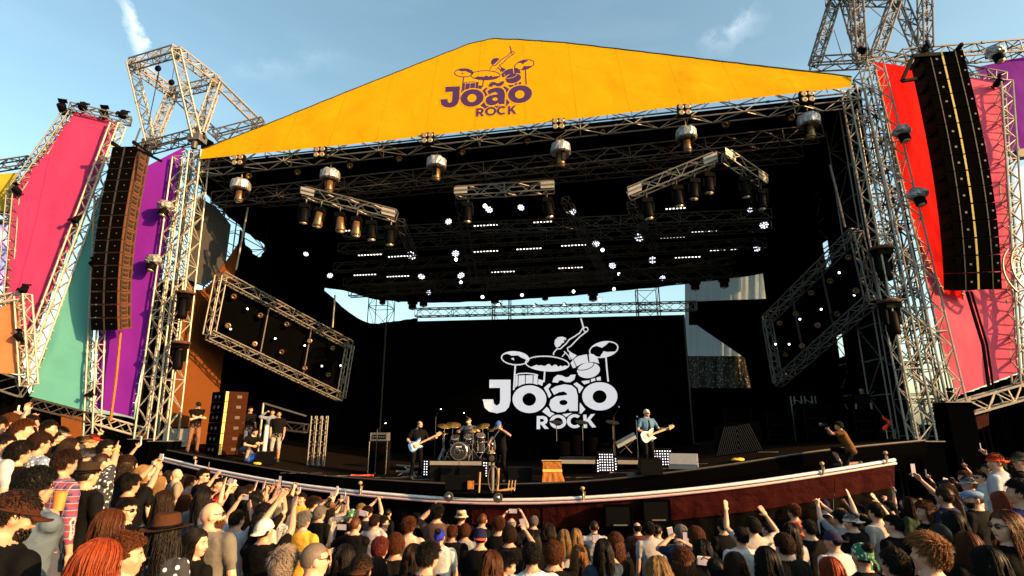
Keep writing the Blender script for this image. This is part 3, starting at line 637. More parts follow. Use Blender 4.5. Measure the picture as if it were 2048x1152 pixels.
# side screens
t = thing('side_screen', wl(-10, 560, -.4), 'bright side screen at the far left edge', 'screen')
MB().prism([wl(-80, 448, -.4), wl(12, 450, -.4), wl(6, 570, -.4), wl(-80, 575, -.4)], WLN * -.15).build('screen', 'ledpic', t)
MB().bar(wl(-80, 446, -.38), wl(14, 447, -.38), .1).build('frame_bar', 'alu_dark', t)
t = thing('side_screen', wr(2060, 600, -.5), 'white side screen at the far right edge', 'screen')
MB().prism([wr(2036, 335, -.5), wr(2130, 325, -.5), wr(2130, 600, -.5), wr(2048, 600, -.5)], WRN * -.15).build('screen', mat('white_side_screen', (.7, .7, .7), .5, emit=(.9, .9, .9), estr=.45), t)
MB().bar(wr(2030, 310, -.45), wr(2130, 300, -.45), .3).build('frame_bar', 'alu_dark', t)

# ---------------------------------------------------------------- hoist frames over the towers
Z1 = CAMZ + 15.5
def cz(px, py, z): r = ray(px, py); k = (z - CAMZ) / r.z; return V((r.x * k, r.y * k, z))
qa, qb, qc, qd = cz(264, 128, Z1), cz(352, 102, Z1), cz(434, 165, Z1), cz(345, 186, Z1)
ap1, ap2 = at(303, 288, 21.2), at(394, 278, 20.5)
hl = 'left hoist frame'
for nm, a, b, lb in (('qa', qa, qb, 'front top beam of the left hoist frame'), ('qb', qb, qc, 'right top beam of the left hoist frame'), ('qc', qd, qc, 'rear top beam of the left hoist frame'), ('qd', qa, qd, 'left top beam of the left hoist frame')):
    truss('hoist_truss', a, b, .36, lb, 'alu', r=.036, group='left hoist frame trusses')
for a, b, lb in ((qa, ap1, 'outer left leg of the left hoist frame'), (qd, ap1, 'rear left leg of the left hoist frame'), (qb, ap2, 'front right leg of the left hoist frame'), (qc, ap2, 'rear right leg of the left hoist frame')):
    truss('hoist_truss', a, b, .34, lb, 'alu', r=.036, group='left hoist frame trusses')
truss('hoist_truss', qc, at(520, 250, 22.2), .34, 'sloping truss from the left hoist frame down to the roof', 'alu', r=.034, group='left hoist frame trusses')
truss('hoist_truss', qd, at(436, 272, 22.8), .34, 'second sloping truss behind it from the left hoist frame', 'alu_dull', r=.034, group='left hoist frame trusses')
truss('hoist_truss', at(282, 300, 21.0), at(402, 268, 20.6), .4, 'horizontal truss at the foot of the left hoist frame', 'alu_dull', r=.034)
truss('hoist_truss', at(430, 272, 21.6), at(528, 246, 21.8), .4, 'horizontal truss behind the left end of the yellow gable', 'alu_dull', r=.034)
for p, lb in ((ap1, 'clamp joint at the left foot of the left hoist frame'), (ap2, 'clamp joint at the right foot of the left hoist frame')):
    t = thing('hinge_joint', p - V((0, 0, .3)), lb, 'joint'); MB().box(p, (.55, .5, .3), YAW).build('block', 'alu_dull', t); MB().tube(p + V((-.35, 0, .1)), p + V((.35, 0, .1)), .09, 10).build('pin', 'alu_deep', t); MB().tube(p - V((0, .1, .15)), p - V((0, .1, .5)), .12, 10).build('strut', 'alu_deep', t)
def hoist(p, label, L=1.0, r=.13):
    t = thing('chain_hoist', p - V((0, 0, r)), label, 'hoist', 'chain hoists')
    MB().ell(p, (r, r * .8, r * 1.1)).build('motor', 'black_gloss', t, True); MB().tube(p + V((0, 0, r)), p + V((0, 0, L)), .012, 4).build('chain', 'alu_deep', t); MB().tube(p + V((.05, 0, -r)), p + V((.05, 0, -r - .8)), .02, 4).build('hook_cable', 'alu_deep', t)
hoist(cz(316, 137, Z1 - .6), 'small black chain hoist hanging inside the left hoist frame'); hoist(cz(343, 165, Z1 - .9), 'second chain hoist hanging lower inside the left hoist frame')
for a, b, lb in (((318, 145), (296, 250), 'thin steel cable falling outward from the left hoist frame'), ((416, 190), (404, 272), 'thin steel cable beside the right leg of the left hoist frame')):
    tag(MB().tube(at(*a, 20.8), at(*b, 20.8), .018, 4).build('steel_cable', 'alu_deep'), lb, 'cable')
# right hoist frame (its head is above the picture)
rA = [((1668, 5), (1630, 128), 18.4, 'left leg of the right hoist frame'), ((1690, -10), (1730, 128), 18.2, 'inner sloping leg of the right hoist frame'), ((1708, -60), (1720, 120), 17.7, 'front upright of the right hoist frame'), ((1790, 0), (1754, 108), 18.0, 'sloping brace of the right hoist frame leaning left'), ((1798, 0), (1842, 105), 18.2, 'sloping brace of the right hoist frame leaning right'), ((1848, -60), (1852, 98), 17.7, 'rightmost upright of the right hoist frame')]
for a, b, Y, lb in rA: truss('hoist_truss', at(*b, Y), at(*a, Y), .34, lb, 'alu_dull', r=.036, group='right hoist frame trusses')
truss('hoist_truss', at(1622, 128, 18.4), at(1740, 122, 17.9), .4, 'left horizontal truss at the foot of the right hoist frame', 'alu_dull', r=.034)
truss('hoist_truss', at(1655, -2, 18.3), at(1800, 0, 18.0), .36, 'horizontal beam crossing the top of the right hoist frame', 'alu_dull', r=.034)
for a, b, lb in (((1735, 10), (1840, 100), 'thin steel cable crossing the right hoist frame'), ((1785, 20), (1735, 75), 'thin steel cable between two braces of the right hoist frame'), ((1668, 60), (1690, 130), 'thin steel cable inside the left leg of the right hoist frame')):
    tag(MB().tube(at(*a, 17.8), at(*b, 17.8), .014, 4).build('steel_cable', 'alu_deep'), lb, 'cable')

# ---------------------------------------------------------------- speaker arrays
def line_array(P_top, P_bot, n, w, dp, rz, label, right):
    """curved column of cabinets; each cabinet is a part with its grille, horn slot, side rigging and handles"""
    root = thing('speaker_array', P_bot, label, 'speaker array', 'main speaker arrays')
    x = V((cos(rz), sin(rz), 0)); L = (P_top - P_bot).length; ch = L / n
    ang = 0; p = V(P_top); fy0 = V((sin(rz), -cos(rz), 0))        # facing the audience
    pos = []
    for i in range(n):
        tilt = radians(-1.0 + 17 * (i / (n - 1)) ** 1.8)
        up = (V((0, 0, 1)) * cos(tilt) + fy0 * sin(tilt)); fr = fy0 * cos(tilt) - V((0, 0, 1)) * sin(tilt)
        c = p - up * ch / 2; p = p - up * ch; pos.append((c, up, fr))
    for i, (c, up, fr) in enumerate(pos):
        hh = ch / 2 - .008
        # trapezoid cabinet
        pl = [c + x * (w / 2) + fr * dp / 2, c - x * (w / 2) + fr * dp / 2, c - x * (w / 2) * .96 - fr * dp / 2, c + x * (w / 2) * .96 - fr * dp / 2]
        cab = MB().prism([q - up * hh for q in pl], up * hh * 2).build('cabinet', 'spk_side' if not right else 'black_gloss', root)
        MB().obox(c + fr * (dp / 2 + .008), x * (w / 2 - .01), fr * .008, up * (hh - .012)).build('grille', 'grille', cab)
        if right:
            for sx in (-.30, .30):
                MB().obox(c + fr * (dp / 2 + .02) + x * sx * w, x * w * .012, fr * .006, up * hh).build('grille_seam', 'alu_deep', cab)
            MB().obox(c + fr * (dp / 2 + .022) - x * w * .02, x * w * .022, fr * .007, up * (hh - .01)).build('horn_slot', 'yellow_tape', cab)
            MB().obox(c + fr * (dp / 2 + .02) - x * w * .17, x * .03, fr * .007, up * .03).build('badge', 'alu_dull', cab)
            MB().obox(c + fr * (dp / 2 + .02) + x * w * .42, x * .025, fr * .007, up * .025).build('badge', 'alu_dull', cab)
            MB().obox(c - x * (w / 2 + .03) + up * hh * .5 + fr * .1, x * .04, fr * dp * .3, up * hh * .22).build('rigging_bar', 'black_gloss', cab)
        else:
            MB().obox(c + fr * (dp / 2 + .02), x * w * .03, fr * .006, up * (hh - .01)).build('horn_slot', 'alu_deep', cab)
            for sx in (-.28, .28): MB().obox(c + fr * (dp / 2 + .02) + x * sx * w, x * .018, fr * .005, up * .018).build('badge', 'alu_dull', cab)
            sx = x * (w / 2 + .012)
            MB().obox(c + sx + fr * dp * .30, x * .02, fr * .035, up * hh * .86).build('rigging_bar', 'spk_rig', cab)
            MB().obox(c + sx + fr * dp * .02 + up * hh * .45, x * .018, fr * .10, up * hh * .16).build('handle', 'spk_rig', cab)
            MB().obox(c + sx + fr * dp * .02 - up * hh * .30, x * .018, fr * .10, up * hh * .22).build('handle', 'spk_rig', cab)
            MB().obox(c + sx - fr * dp * .30, x * .02, fr * .03, up * hh * .7).build('rigging_bar', 'spk_rig', cab)
    # fly bar on top
    c, up, fr = pos[0]; tp = c + up * (ch / 2 + .08)
    for sx in (-.42, .42): MB().obox(tp + x * sx * w, x * .04, fr * dp * .75, up * .06).build('fly_bar', 'black_gloss', root)
    MB().obox(tp + up * .02, x * w * .5, fr * .05, up * .05).build('fly_bar', 'black_gloss', root)
    MB().tube(tp, tp + V((0, .2, 1.0)), .03).build('hoist_cable', 'alu_dark', root)
    return root, pos
rootL, arrL = line_array(at(264, 302, 18.6), at(228, 655, 18.6), 15, .98, .68, YAW * .4, 'black left line array of stacked speakers with orange sunlit side', False)
rootR, arrR = line_array(at(1872, 118, 15.5), at(1955, 572, 15.5), 15, 1.2, .7, -.20, 'black right line array of stacked speakers with a yellow centre strip', True)
for a_, b_, w_ in (((1826, 112), (1804, 162), .09), ((1804, 162), (1832, 158), .09), ((1824, 113), (1900, 108), .12)): MB().bar(at(*a_, 15.2), at(*b_, 15.2), w_).build('rigging_arm', 'black_gloss', rootR)
MB().bar(at(270, 296, 18.3), at(322, 322, 17.8), .09).build('rigging_arm', 'black_gloss', rootL)
# pull-back masts below the arrays
tag(MB().path([arrL[-1][0] + V((.15, .3, -.25)), wl(232, 760, .6), wl(221, 842, .5)], .045, 6).build('pullback_pole', 'orange_cloth'), 'orange lit pole below the left speaker array', 'pole')
for k, (dx, r) in enumerate(((0, .05), (.14, .035))): tag(MB().path([arrR[-1][0] + V((.05 + dx, .3, -.25)), wr(1966 + dx * 60, 690, .5), wr(1978 + dx * 60, 775, .4)], r, 6).build('pullback_pole', 'black_gloss'), ('thick black pole below the right speaker array', 'thin black cable beside the pole below the right speaker array')[k], 'pole')
# ---------------------------------------------------------------- lamps (shared meshes, one object per lamp and per part)
def inst(name, parts, loc, rot, scale, label, cat, group=None):
    """parts: (part name, mesh, index of the owning part or None)"""
    o = bpy.data.objects.new(name, None); COL.objects.link(o); o.empty_display_size = .2
    o.matrix_world = Matrix.Translation(V(loc)) @ rot.to_4x4() @ Matrix.Scale(scale, 4)
    o['label'] = label; o['category'] = cat; o['_org'] = tuple(loc)
    if group: o['group'] = group
    made = []
    for pn, me, own in parts:
        c = bpy.data.objects.new(pn, me); COL.objects.link(c); c.parent = o if own is None else made[own]; made.append(c)
    return o
def rot_to(d, up=(0, 0, 1)):
    """rotation taking -Z to direction d"""
    return V(d).normalized().to_track_quat('-Z', 'Y').to_matrix()
RI = Matrix.Identity(3)
def RZ(a): return Matrix.Rotation(a, 3, 'Z')
# moving head under a clear rain cap
random.seed(5)
capm = MB().lathe((0, 0, 0), (0, 0, 1), [(.36, -.20), (.42, -.16), (.41, .0), (.40, .16), (.34, .25), (.18, .29), (.01, .30)], 28)
for i, p in enumerate(capm.v): capm.v[i] = p * (1 + .10 * noise.noise(p * 7) + .06 * noise.noise(p * 17))
P_COVER = [('rain_cover', capm.mesh('rain_cover', ['foil']), None), ('base', MB().box((0, 0, -.05), (.5, .4, .22)).mesh('mbase', ['black_gloss']), None),
    ('yoke_arm', MB().box((.2, 0, -.36), (.06, .16, .42)).mesh('yoke', ['black_gloss']), None), ('yoke_arm', MB().box((-.2, 0, -.36), (.06, .16, .42)).mesh('yoke', ['black_gloss']), None),
    ('head', MB().lathe((0, 0, -.22), (0, 0, -1), [(.10, 0), (.16, .04), (.165, .3), (.18, .42), (.17, .5)], 16).mesh('mhead', ['warm_lit_head'], True), None), ('lens', MB().lathe((0, 0, -.722), (0, 0, -1), [(.15, 0), (.14, .02), (.01, .04)], 16).mesh('mlens', ['lens'], True), 4),
    ('clamp', MB().tube((0, 0, .25), (0, 0, .55), .04).mesh('clamp', ['alu_dark']), None)]
def moving_parts(hm): return [('base', MB().box((0, 0, 0), (.36, .3, .16)).mesh('b', ['black_gloss']), None), ('yoke_arm', MB().box((.19, 0, -.24), (.05, .14, .36)).mesh('y', ['black_gloss']), None), ('yoke_arm', MB().box((-.19, 0, -.24), (.05, .14, .36)).mesh('y', ['black_gloss']), None),
    ('head', MB().lathe((0, 0, -.06), (0, 0, -1), [(.09, 0), (.15, .05), (.16, .32), (.18, .5), (.165, .58)], 14).mesh('h', [hm], True), None), ('lens', MB().lathe((0, 0, -.645), (0, 0, -1), [(.15, 0), (.01, .05)], 14).mesh('l', ['lens'], True), 3), ('clamp', MB().tube((0, 0, .05), (0, 0, .35), .035).mesh('c', ['alu_dark']), None)]
P_MOVE, P_MOVED = moving_parts('warm_lit_head'), moving_parts('black_gloss')  # warm-lit and dark copies of the same lamp head
for nm, me, k in P_MOVED:
    if nm == 'head':
        pass
P_BLIND = [('housing', MB().box((0, 0, 0), (.46, .16, .46)).mesh('bh', ['black_gloss']), None)]
for sx in (-.115, .115):
    for sz in (-.115, .115): P_BLIND.append(('lamp', MB().lathe((sx, -.08, sz), (0, -1, 0), [(.095, 0), (.10, .04), (.085, .05), (.02, .02)], 12).mesh('bl', ['amber'], True), None))
P_BAR = [('housing', MB().box((0, 0, .05), (1.28, .14, .12)).mesh('bar', ['black_gloss']), None)]
for i in range(8): P_BAR.append(('led', MB().lathe((-.54 + i * .154, -.02, -.012), (0, -.35, -1), [(.043, 0), (.036, .022), (.006, .03)], 10).mesh('led', ['warm_lamp'], True), None))
P_BAR3 = P_BAR[:4]; P_BAR5 = P_BAR[:7]
P_PAR = [('housing', MB().lathe((0, 0, 0), (0, 0, 1), [(.23, 0), (.24, .04), (.2, .2), (.12, .32)], 18).mesh('parh', ['black_gloss'], True), None)]
for k in range(13):
    r_, a_ = ((0, 0) if k == 0 else (.085, k * pi / 2) if k < 5 else (.17, k * pi / 4))
    P_PAR.append(('led_cell', MB().lathe((r_ * cos(a_), r_ * sin(a_), -.004), (0, 0, -1), [(.042, 0), (.036, .012), (.005, .02)], 8).mesh('cell', ['dim_lamp'], True), None))
P_SPOT = [('housing', MB().lathe((0, 0, 0), (0, 0, 1), [(.11, 0), (.15, .06), (.14, .35), (.1, .42)], 14).mesh('sph', ['black_gloss'], True), None), ('lamp_face', MB().ell((0, 0, -.01), (.115, .115, .06), 12, 8).mesh('spl', ['white_lamp'], True), None), ('yoke', MB().box((0, 0, .45), (.34, .06, .1)).mesh('spy', ['black_gloss']), None)]
P_FLOOD = [('housing', MB().lathe((0, 0, 0), (0, 0, 1), [(.13, 0), (.16, .03), (.15, .2), (.08, .27)], 14).mesh('fh', ['black_gloss'], True), None), ('lens', MB().lathe((0, 0, -.004), (0, 0, -1), [(.125, 0), (.11, .02), (.03, -.02)], 14).mesh('fl', ['warm_lit_head'], True), None), ('bracket', MB().box((0, 0, .2), (.36, .04, .05)).mesh('fb', ['black_gloss']), None)]
ORD = ['first', 'second', 'third', 'fourth', 'fifth', 'sixth', 'seventh', 'eighth', 'ninth', 'tenth', 'eleventh', 'twelfth', 'thirteenth', 'fourteenth', 'fifteenth', 'sixteenth', 'seventeenth', 'eighteenth', 'nineteenth', 'twentieth']
def fy(px): return 20.1 + (16.9 - 20.1) * (px - 396) / (1708 - 396)
for k, (px, py) in enumerate(((481, 372), (660, 352), (873, 328), (1121, 299), (1372, 270), (1617, 243))):
    inst('covered_moving_light', P_COVER, at(px, py, fy(px) - .1), RZ(k * .7), .90, ORD[k] + ' plastic capped moving light from the left under the front roof truss', 'stage light', 'capped lights under the roof truss')
for k, (px, py) in enumerate(((478, 322), (641, 306), (856, 278), (1117, 250), (1368, 222), (1613, 196))):
    inst('blinder_light', P_BLIND, at(px, py, fy(px) - .55), RZ(YAW), 1.0, ORD[k] + ' four lamp blinder from the left on the front roof truss', 'stage light', 'blinders on the roof truss')
for k, (px, py) in enumerate(((595, 345), (700, 332), (798, 318), (925, 305), (1055, 283), (1205, 265), (1450, 250), (1582, 236), (498, 352))):
    inst('spot_light', P_FLOOD, at(px, py, fy(px) + .1), rot_to((random.uniform(-.6, .6), -.6, -.7)), 1.0, ORD[sorted([595, 700, 798, 925, 1055, 1205, 1450, 1582, 498]).index(px)] + ' small warm lit spotlight from the left under the front roof truss', 'stage light', 'small spots under the roof truss')
# short hanging trusses with their moving lights
def sub_truss(a, b, Y0, Y1, label, heads, w=.38, m='alu_dull'):
    A, B = at(*a, Y0), at(*b, Y1); ht = truss('hanging_truss', A, B, w, label, m, .5, r=.03)
    d = B - A
    for f in (.05, .93):
        c = A + d * f
        pl_ = MB().obox(c - V((0, w / 2 + .05, 0)), d.normalized() * .26, V((0, .015, 0)), V((0, 0, w * .36))).build('bracket_plate', 'alu', ht); MB().obox(c - V((0, w / 2 + .07, 0)), d.normalized() * .28, V((0, .01, 0)), V((0, 0, .03))).build('rib', 'alu_dull', pl_)
    for f, col, lb in heads:
        inst('moving_light', P_MOVE if col else P_MOVED, A + d * f - V((0, 0, .55)), Matrix.Rotation(random.uniform(-.12, .12), 3, 'Y'), 1.05, lb, 'stage light', 'moving lights under the short trusses')
sub_truss((610, 386), (792, 432), 19.4, 19.6, 'tilted short truss hanging at the upper left', [(.02, 0, 'dark moving light at the left end of the tilted upper left truss'), (.18, 1, 'first amber lit moving light under the tilted upper left truss'), (.40, 1, 'large amber lit moving light under the tilted upper left truss'), (.58, 1, 'third amber lit moving light under the tilted upper left truss'), (.74, 0, 'dark moving light near the right of the tilted upper left truss'), (.95, 0, 'dark moving light at the right end of the tilted upper left truss')])
sub_truss((913, 386), (1108, 374), 19.6, 19.2, 'level short truss hanging at the upper middle', [(.12, 0, 'dark moving light at the left of the level middle truss'), (.93, 0, 'dark moving light at the right of the level middle truss')])
sub_truss((1258, 388), (1428, 318), 18.2, 17.8, 'tilted short truss hanging at the upper right', [(.2, 0, 'lowest dark moving light under the tilted upper right truss'), (.55, 0, 'middle dark moving light under the tilted upper right truss'), (.75, 0, 'bigger dark moving light under the tilted upper right truss'), (.92, 0, 'top dark moving light under the tilted upper right truss')])
sub_truss((1452, 312), (1526, 362), 17.6, 18.6, 'falling short truss at the far upper right', [(.4, 0, 'dark moving light under the falling upper right truss'), (.9, 0, 'dark moving light at the low end of the falling upper right truss')], .36, 'alu_dull')
def ly(y): return 20 + (y - 400) / 200 * 8
bars = [(740, 509, 8), (800, 512, 8), (730, 549, 8), (796, 552, 8), (972, 450, 8), (1092, 443, 6), (972, 502, 8), (1058, 497, 8), (1148, 490, 8), (1006, 543, 8), (1141, 535, 8), (1345, 474, 8), (1408, 463, 8), (1375, 514, 8), (1446, 500, 8), (1358, 416, 6), (708, 460, 3)]
for k, (px, py, n) in enumerate(bars):
    p = at(px, py, ly(py)); rowl = 'row with a lit bar near the %s' % ('left' if px < 860 else 'right' if px > 1250 else 'middle')
    same = sorted([b for b in bars if (b[0] < 860) == (px < 860) and (b[0] > 1250) == (px > 1250)], key=lambda b: (b[1] // 22, b[0])); q = same.index((px, py, n))
    inst('led_bar', P_BAR if n == 8 else P_BAR5 if n == 6 else P_BAR3, p, RZ(YAW - .03), 1.0 if py > 480 else .92, 'lit LED bar in the ceiling, %s of the %s cluster counting rows downward' % (ORD[q], 'left' if px < 860 else 'right' if px > 1250 else 'middle'), 'LED bar', 'lit LED bars')
pars = [(612, 508, .7), (823, 511, 1.2), (660, 551, .8), (843, 553, .95), (858, 585, .75), (897, 443, .8), (911, 507, .95), (922, 551, 1.0), (1145, 424, .9), (1192, 487, .95), (1225, 531, .95), (1278, 475, 1.1), (1305, 520, 1.0), (1325, 556, .8), (1513, 497, .9), (1528, 450, 1.0), (1500, 420, .6), (978, 419, .9), (1042, 415, .8)]
pk = sorted(range(len(pars)), key=lambda i: pars[i][0])
for k, (px, py, s) in enumerate(pars):
    p = at(px, py, ly(py)); d = (V((0, 0, CAMZ)) - p).normalized() * .75 + V((random.uniform(-.35, .35), random.uniform(-.1, .2), -.55))
    inst('led_par', P_PAR, p, rot_to(d), s * .85, ORD[pk.index(k)] + ' round multi cell LED light from the left among the ceiling lights', 'stage light', 'round LED lights')
spots = [(970, 412), (912, 519), (922, 564), (965, 594), (1044, 590), (997, 610), (1068, 611), (1128, 610), (1147, 583), (1200, 599), (1205, 500), (1237, 547), (1228, 578)]
sk_ = sorted(range(len(spots)), key=lambda i: spots[i])
for k, (px, py) in enumerate(spots):
    p = at(px, py, ly(py)); inst('beam_light', P_SPOT, p, rot_to((random.uniform(-.3, .3), -.9, -.35)), .72, ORD[sk_.index(k)] + ' bright white beam light from the left among the ceiling lights', 'stage light', 'bright beam lights')
for k, (px, py) in enumerate(((766, 605), (826, 608), (798, 600), (848, 602), (1356, 562), (1388, 568), (1416, 555), (1446, 563), (1470, 550), (990, 596), (1090, 596), (1185, 590))):
    inst('moving_light', P_MOVED, st(px, py - 18, 9.9), RI, 1.25 if k % 2 else .95, ORD[k] + ' black unlit moving light silhouetted below the rear roof edge', 'stage light', 'silhouetted rear lights')
# dark ceiling trusses that carry the rows
for k, (x0, x1, y0, y1) in enumerate(((690, 1540, 468, 430), (680, 1540, 498, 452), (670, 1530, 536, 486), (690, 1420, 566, 524), (700, 1460, 586, 546))):
    truss('ceiling_truss', at(x0, y0, ly(y0)), at(x1, y1, ly(y0) - 2.0), .4, ORD[k] + ' dark ceiling truss from the front carrying LED bars', 'alu_dark', .6, r=.028)
truss('ceiling_truss', at(430, 400, 20.8), at(1640, 268, 18.2), .5, 'brown shadowed truss just behind the front roof truss', 'alu_deep', .7, r=.03)
truss('ceiling_truss', at(520, 400, 22), at(1600, 308, 19.6), .5, 'second shadowed truss deeper behind the front roof truss', 'alu_deep', .7, r=.03)
truss('ceiling_truss', at(425, 338, 20.4), at(545, 425, 26), .5, 'dotted truss running back along the left roof edge', 'alu_dull', .5, r=.03)
for k, (a, b, Y0, Y1) in enumerate((((918, 400), (948, 560), 20, 25), ((1130, 400), (1215, 560), 19.6, 25), ((1262, 410), (1310, 500), 19, 23), ((800, 445), (830, 520), 19.8, 24), ((1490, 350), (1520, 420), 18.5, 21))):
    truss('ceiling_truss', at(*a, Y0), at(*b, Y1), .3, ORD[k] + ' dark truss from the left running back from the short trusses', 'alu_dark', .5, r=.026)
truss('ceiling_truss', st(740, 575, 9.7), st(870, 570, 9.7), .35, 'small brown truss at the rear left below the LED bars', 'alu_deep', .5)
truss('ceiling_truss', st(975, 566, 9.7), st(1225, 550, 9.7), .35, 'small brown truss at the rear middle below the LED bars', 'alu_deep', .5)
truss('ceiling_truss', st(1355, 540, 9.5), st(1465, 520, 9.5), .35, 'small brown truss at the rear right below the LED bars', 'alu_deep', .5)
for k, (a, b, Y) in enumerate((((496, 415), (472, 540), 21.2), ((670, 590), (665, 655), 24), ((1660, 330), (1690, 455), 17.8))):
    tag(MB().tube(at(*a, Y), at(*b, Y), .04, 6).build('drop_pipe', 'alu_dull'), ('thin pole dropping to the left light frame', 'thin pole behind the left light frame', 'thin cable dropping to the right light frame')[k], 'pole')
# ---------------------------------------------------------------- side light frames
def light_frame(c4, Ys, side):
    TLp, TRp, BRp, BLp = [at(x, y, Y) for (x, y), Y in zip(c4, Ys)]
    for a, b, w in ((TLp, TRp, 'top'), (BLp, BRp, 'bottom')): truss('light_frame_truss', a, b, .34, '%s beam of the hanging light frame on the %s' % (w, side), 'alu_dull', .42, r=.03)
    for a, b, w in ((TLp, BLp, 'near'), (TRp, BRp, 'far')): truss('light_frame_truss', a, b, .3, '%s upright of the hanging light frame on the %s' % (w, side), 'alu_dull', .42, r=.03)
    k = 0
    for i in range(5):
        for j in range(2):
            f = .1 + i * .19; g = .22 + .5 * j + .08 * (i % 2)
            p = TLp.lerp(TRp, f).lerp(BLp.lerp(BRp, f), g)
            d = V((0, 0, CAMZ)) - p
            inst('spot_light', P_FLOOD, p, rot_to(d.normalized() + V((random.uniform(-.4, .4), 0, random.uniform(-.4, .2)))), .9, ORD[k] + ' small spotlight in the hanging light frame on the ' + side, 'stage light', 'spots in the light frame on the ' + side); k += 1
    for i, (f, g) in enumerate(((.2, .3), (.42, .55), (.64, .42), (.8, .62), (.95, .45), (.12, .75))):
        p = TLp.lerp(TRp, f).lerp(BLp.lerp(BRp, f), g)
        inst('led_dot', [('lamp_face', MB().ell((0, 0, 0), (.038, .038, .02), 10, 6).mesh('dot', ['white_lamp'], True), None), ('housing', MB().box((0, 0, .08), (.12, .12, .12)).mesh('doth', ['black_gloss']), None)], p, rot_to(V((0, 0, CAMZ)) - p), 1, ORD[i] + ' tiny lit lamp in the hanging light frame on the ' + side, 'stage light', 'tiny lamps on the ' + side)
    for i, f in enumerate((.33, .66)):
        tag(MB().tube(TLp.lerp(TRp, f) + V((0, .1, 0)), BLp.lerp(BRp, f) + V((0, .1, 0)), .04, 6).build('frame_pipe', 'alu_dark'), ('near', 'far')[i] + ' dark pipe inside the light frame on the ' + side, 'pipe')
    nrm = (TRp - TLp).cross(BLp - TLp).normalized()
    if nrm.y < 0: nrm = -nrm
    tag(MB().loft([TLp + nrm * .3, TRp + nrm * .3], [BLp + nrm * .3, BRp + nrm * .3], 2).build('frame_backing', 'black'), 'black cloth backing of the light frame on the ' + side, 'cloth')
light_frame(((442, 552), (700, 690), (682, 795), (418, 670)), (20.6, 25.5, 25.5, 20.6), 'left')
light_frame(((1712, 465), (1534, 640), (1556, 765), (1744, 600)), (17.4, 22.5, 22.5, 17.4), 'right')
# lamps on the towers and wing trusses
towl = [((367, 590), 20.0, 'first tall moving light on the inner side of the left tower'), ((358, 690), 20.0, 'second tall moving light lower on the inner side of the left tower')]
P_TALL = [('rain_cap', MB().lathe((0, 0, 0), (0, 0, 1), [(.32, -.04), (.34, 0), (.28, .06), (.05, .1)], 16).mesh('tcap', ['spk_side']), None), ('base', MB().box((0, 0, -.12), (.42, .36, .16)).mesh('tb', ['black_gloss']), None), ('yoke_arm', MB().box((.18, 0, -.42), (.06, .2, .5)).mesh('ty', ['black_gloss']), None), ('yoke_arm', MB().box((-.18, 0, -.42), (.06, .2, .5)).mesh('ty', ['black_gloss']), None), ('head', MB().lathe((0, 0, -.25), (0, 0, -1), [(.1, 0), (.15, .05), (.17, .6), (.15, .72)], 14).mesh('th', ['black_gloss'], True), None)]
for (px, py), Y, lb in towl: inst('tower_light', P_TALL, at(px + 4, py - 4, Y - .4), RI, 1.0, lb, 'stage light', 'tall lights inside the towers')
for (px, py), Y, lb in (((1762, 498), 16.8, 'upper foil capped light inside the right tower'), ((1778, 604), 16.8, 'lower foil capped light inside the right tower')): inst('tower_light', P_TALL, at(px, py, Y), RI, 1.1, lb, 'stage light', 'tall lights inside the towers')
P_BAG = [('plastic_cover', None, None)]
def bagged(px, py, Y, s, label):
    mb = MB().ell((0, 0, 0), (.30, .28, .22), 18, 12)
    for i, p in enumerate(mb.v): mb.v[i] = p * (1 + .28 * noise.noise(p * 6 + V((px, 0, 0))) + .14 * noise.noise(p * 15))
    inst('bagged_light', [('plastic_cover', mb.mesh('bag', ['foil']), None), ('head', MB().lathe((0, 0, -.1), (0, -.3, -1), [(.12, 0), (.17, .05), (.17, .3), (.14, .36)], 14).mesh('bh2', ['black_gloss'], True), None), ('lens', MB().lathe((0, -.105, -.447), (0, -.3, -1), [(.13, 0), (.02, .02)], 14).mesh('bl2', ['lens'], True), 1), ('bracket', MB().box((0, .2, .05), (.1, .4, .1)).mesh('bb2', ['alu_dark']), None)], at(px, py, Y), RI, s, label, 'stage light', 'plastic covered tower lights')
bagged(331, 412, 19.8, 1.0, 'plastic covered light on the left tower beside the purple banner, the upper one'); bagged(307, 520, 19.8, 1.0, 'plastic covered light on the left tower beside the purple banner, the lower one')
bagged(1804, 262, 16.1, .95, 'plastic covered light on the right tower over the rose pink banner, the upper one'); bagged(1835, 388, 16.1, .95, 'plastic covered light on the right tower over the rose pink banner, the lower one')
bagged(1992, 104, 16.6, 1.0, 'plastic covered light on the long truss at the upper right')
P_SPOTB = [('body', MB().lathe((0, 0, 0), (0, 0, 1), [(.14, 0), (.15, .03), (.13, .3), (.06, .38)], 14).mesh('sb1', ['black_gloss'], True), None), ('barn_door', MB().box((0, .17, -.06), (.3, .02, .16)).mesh('sb2', ['black_gloss']), None), ('yoke', MB().box((0, 0, .42), (.32, .05, .05)).mesh('sb3', ['black_gloss']), None)]
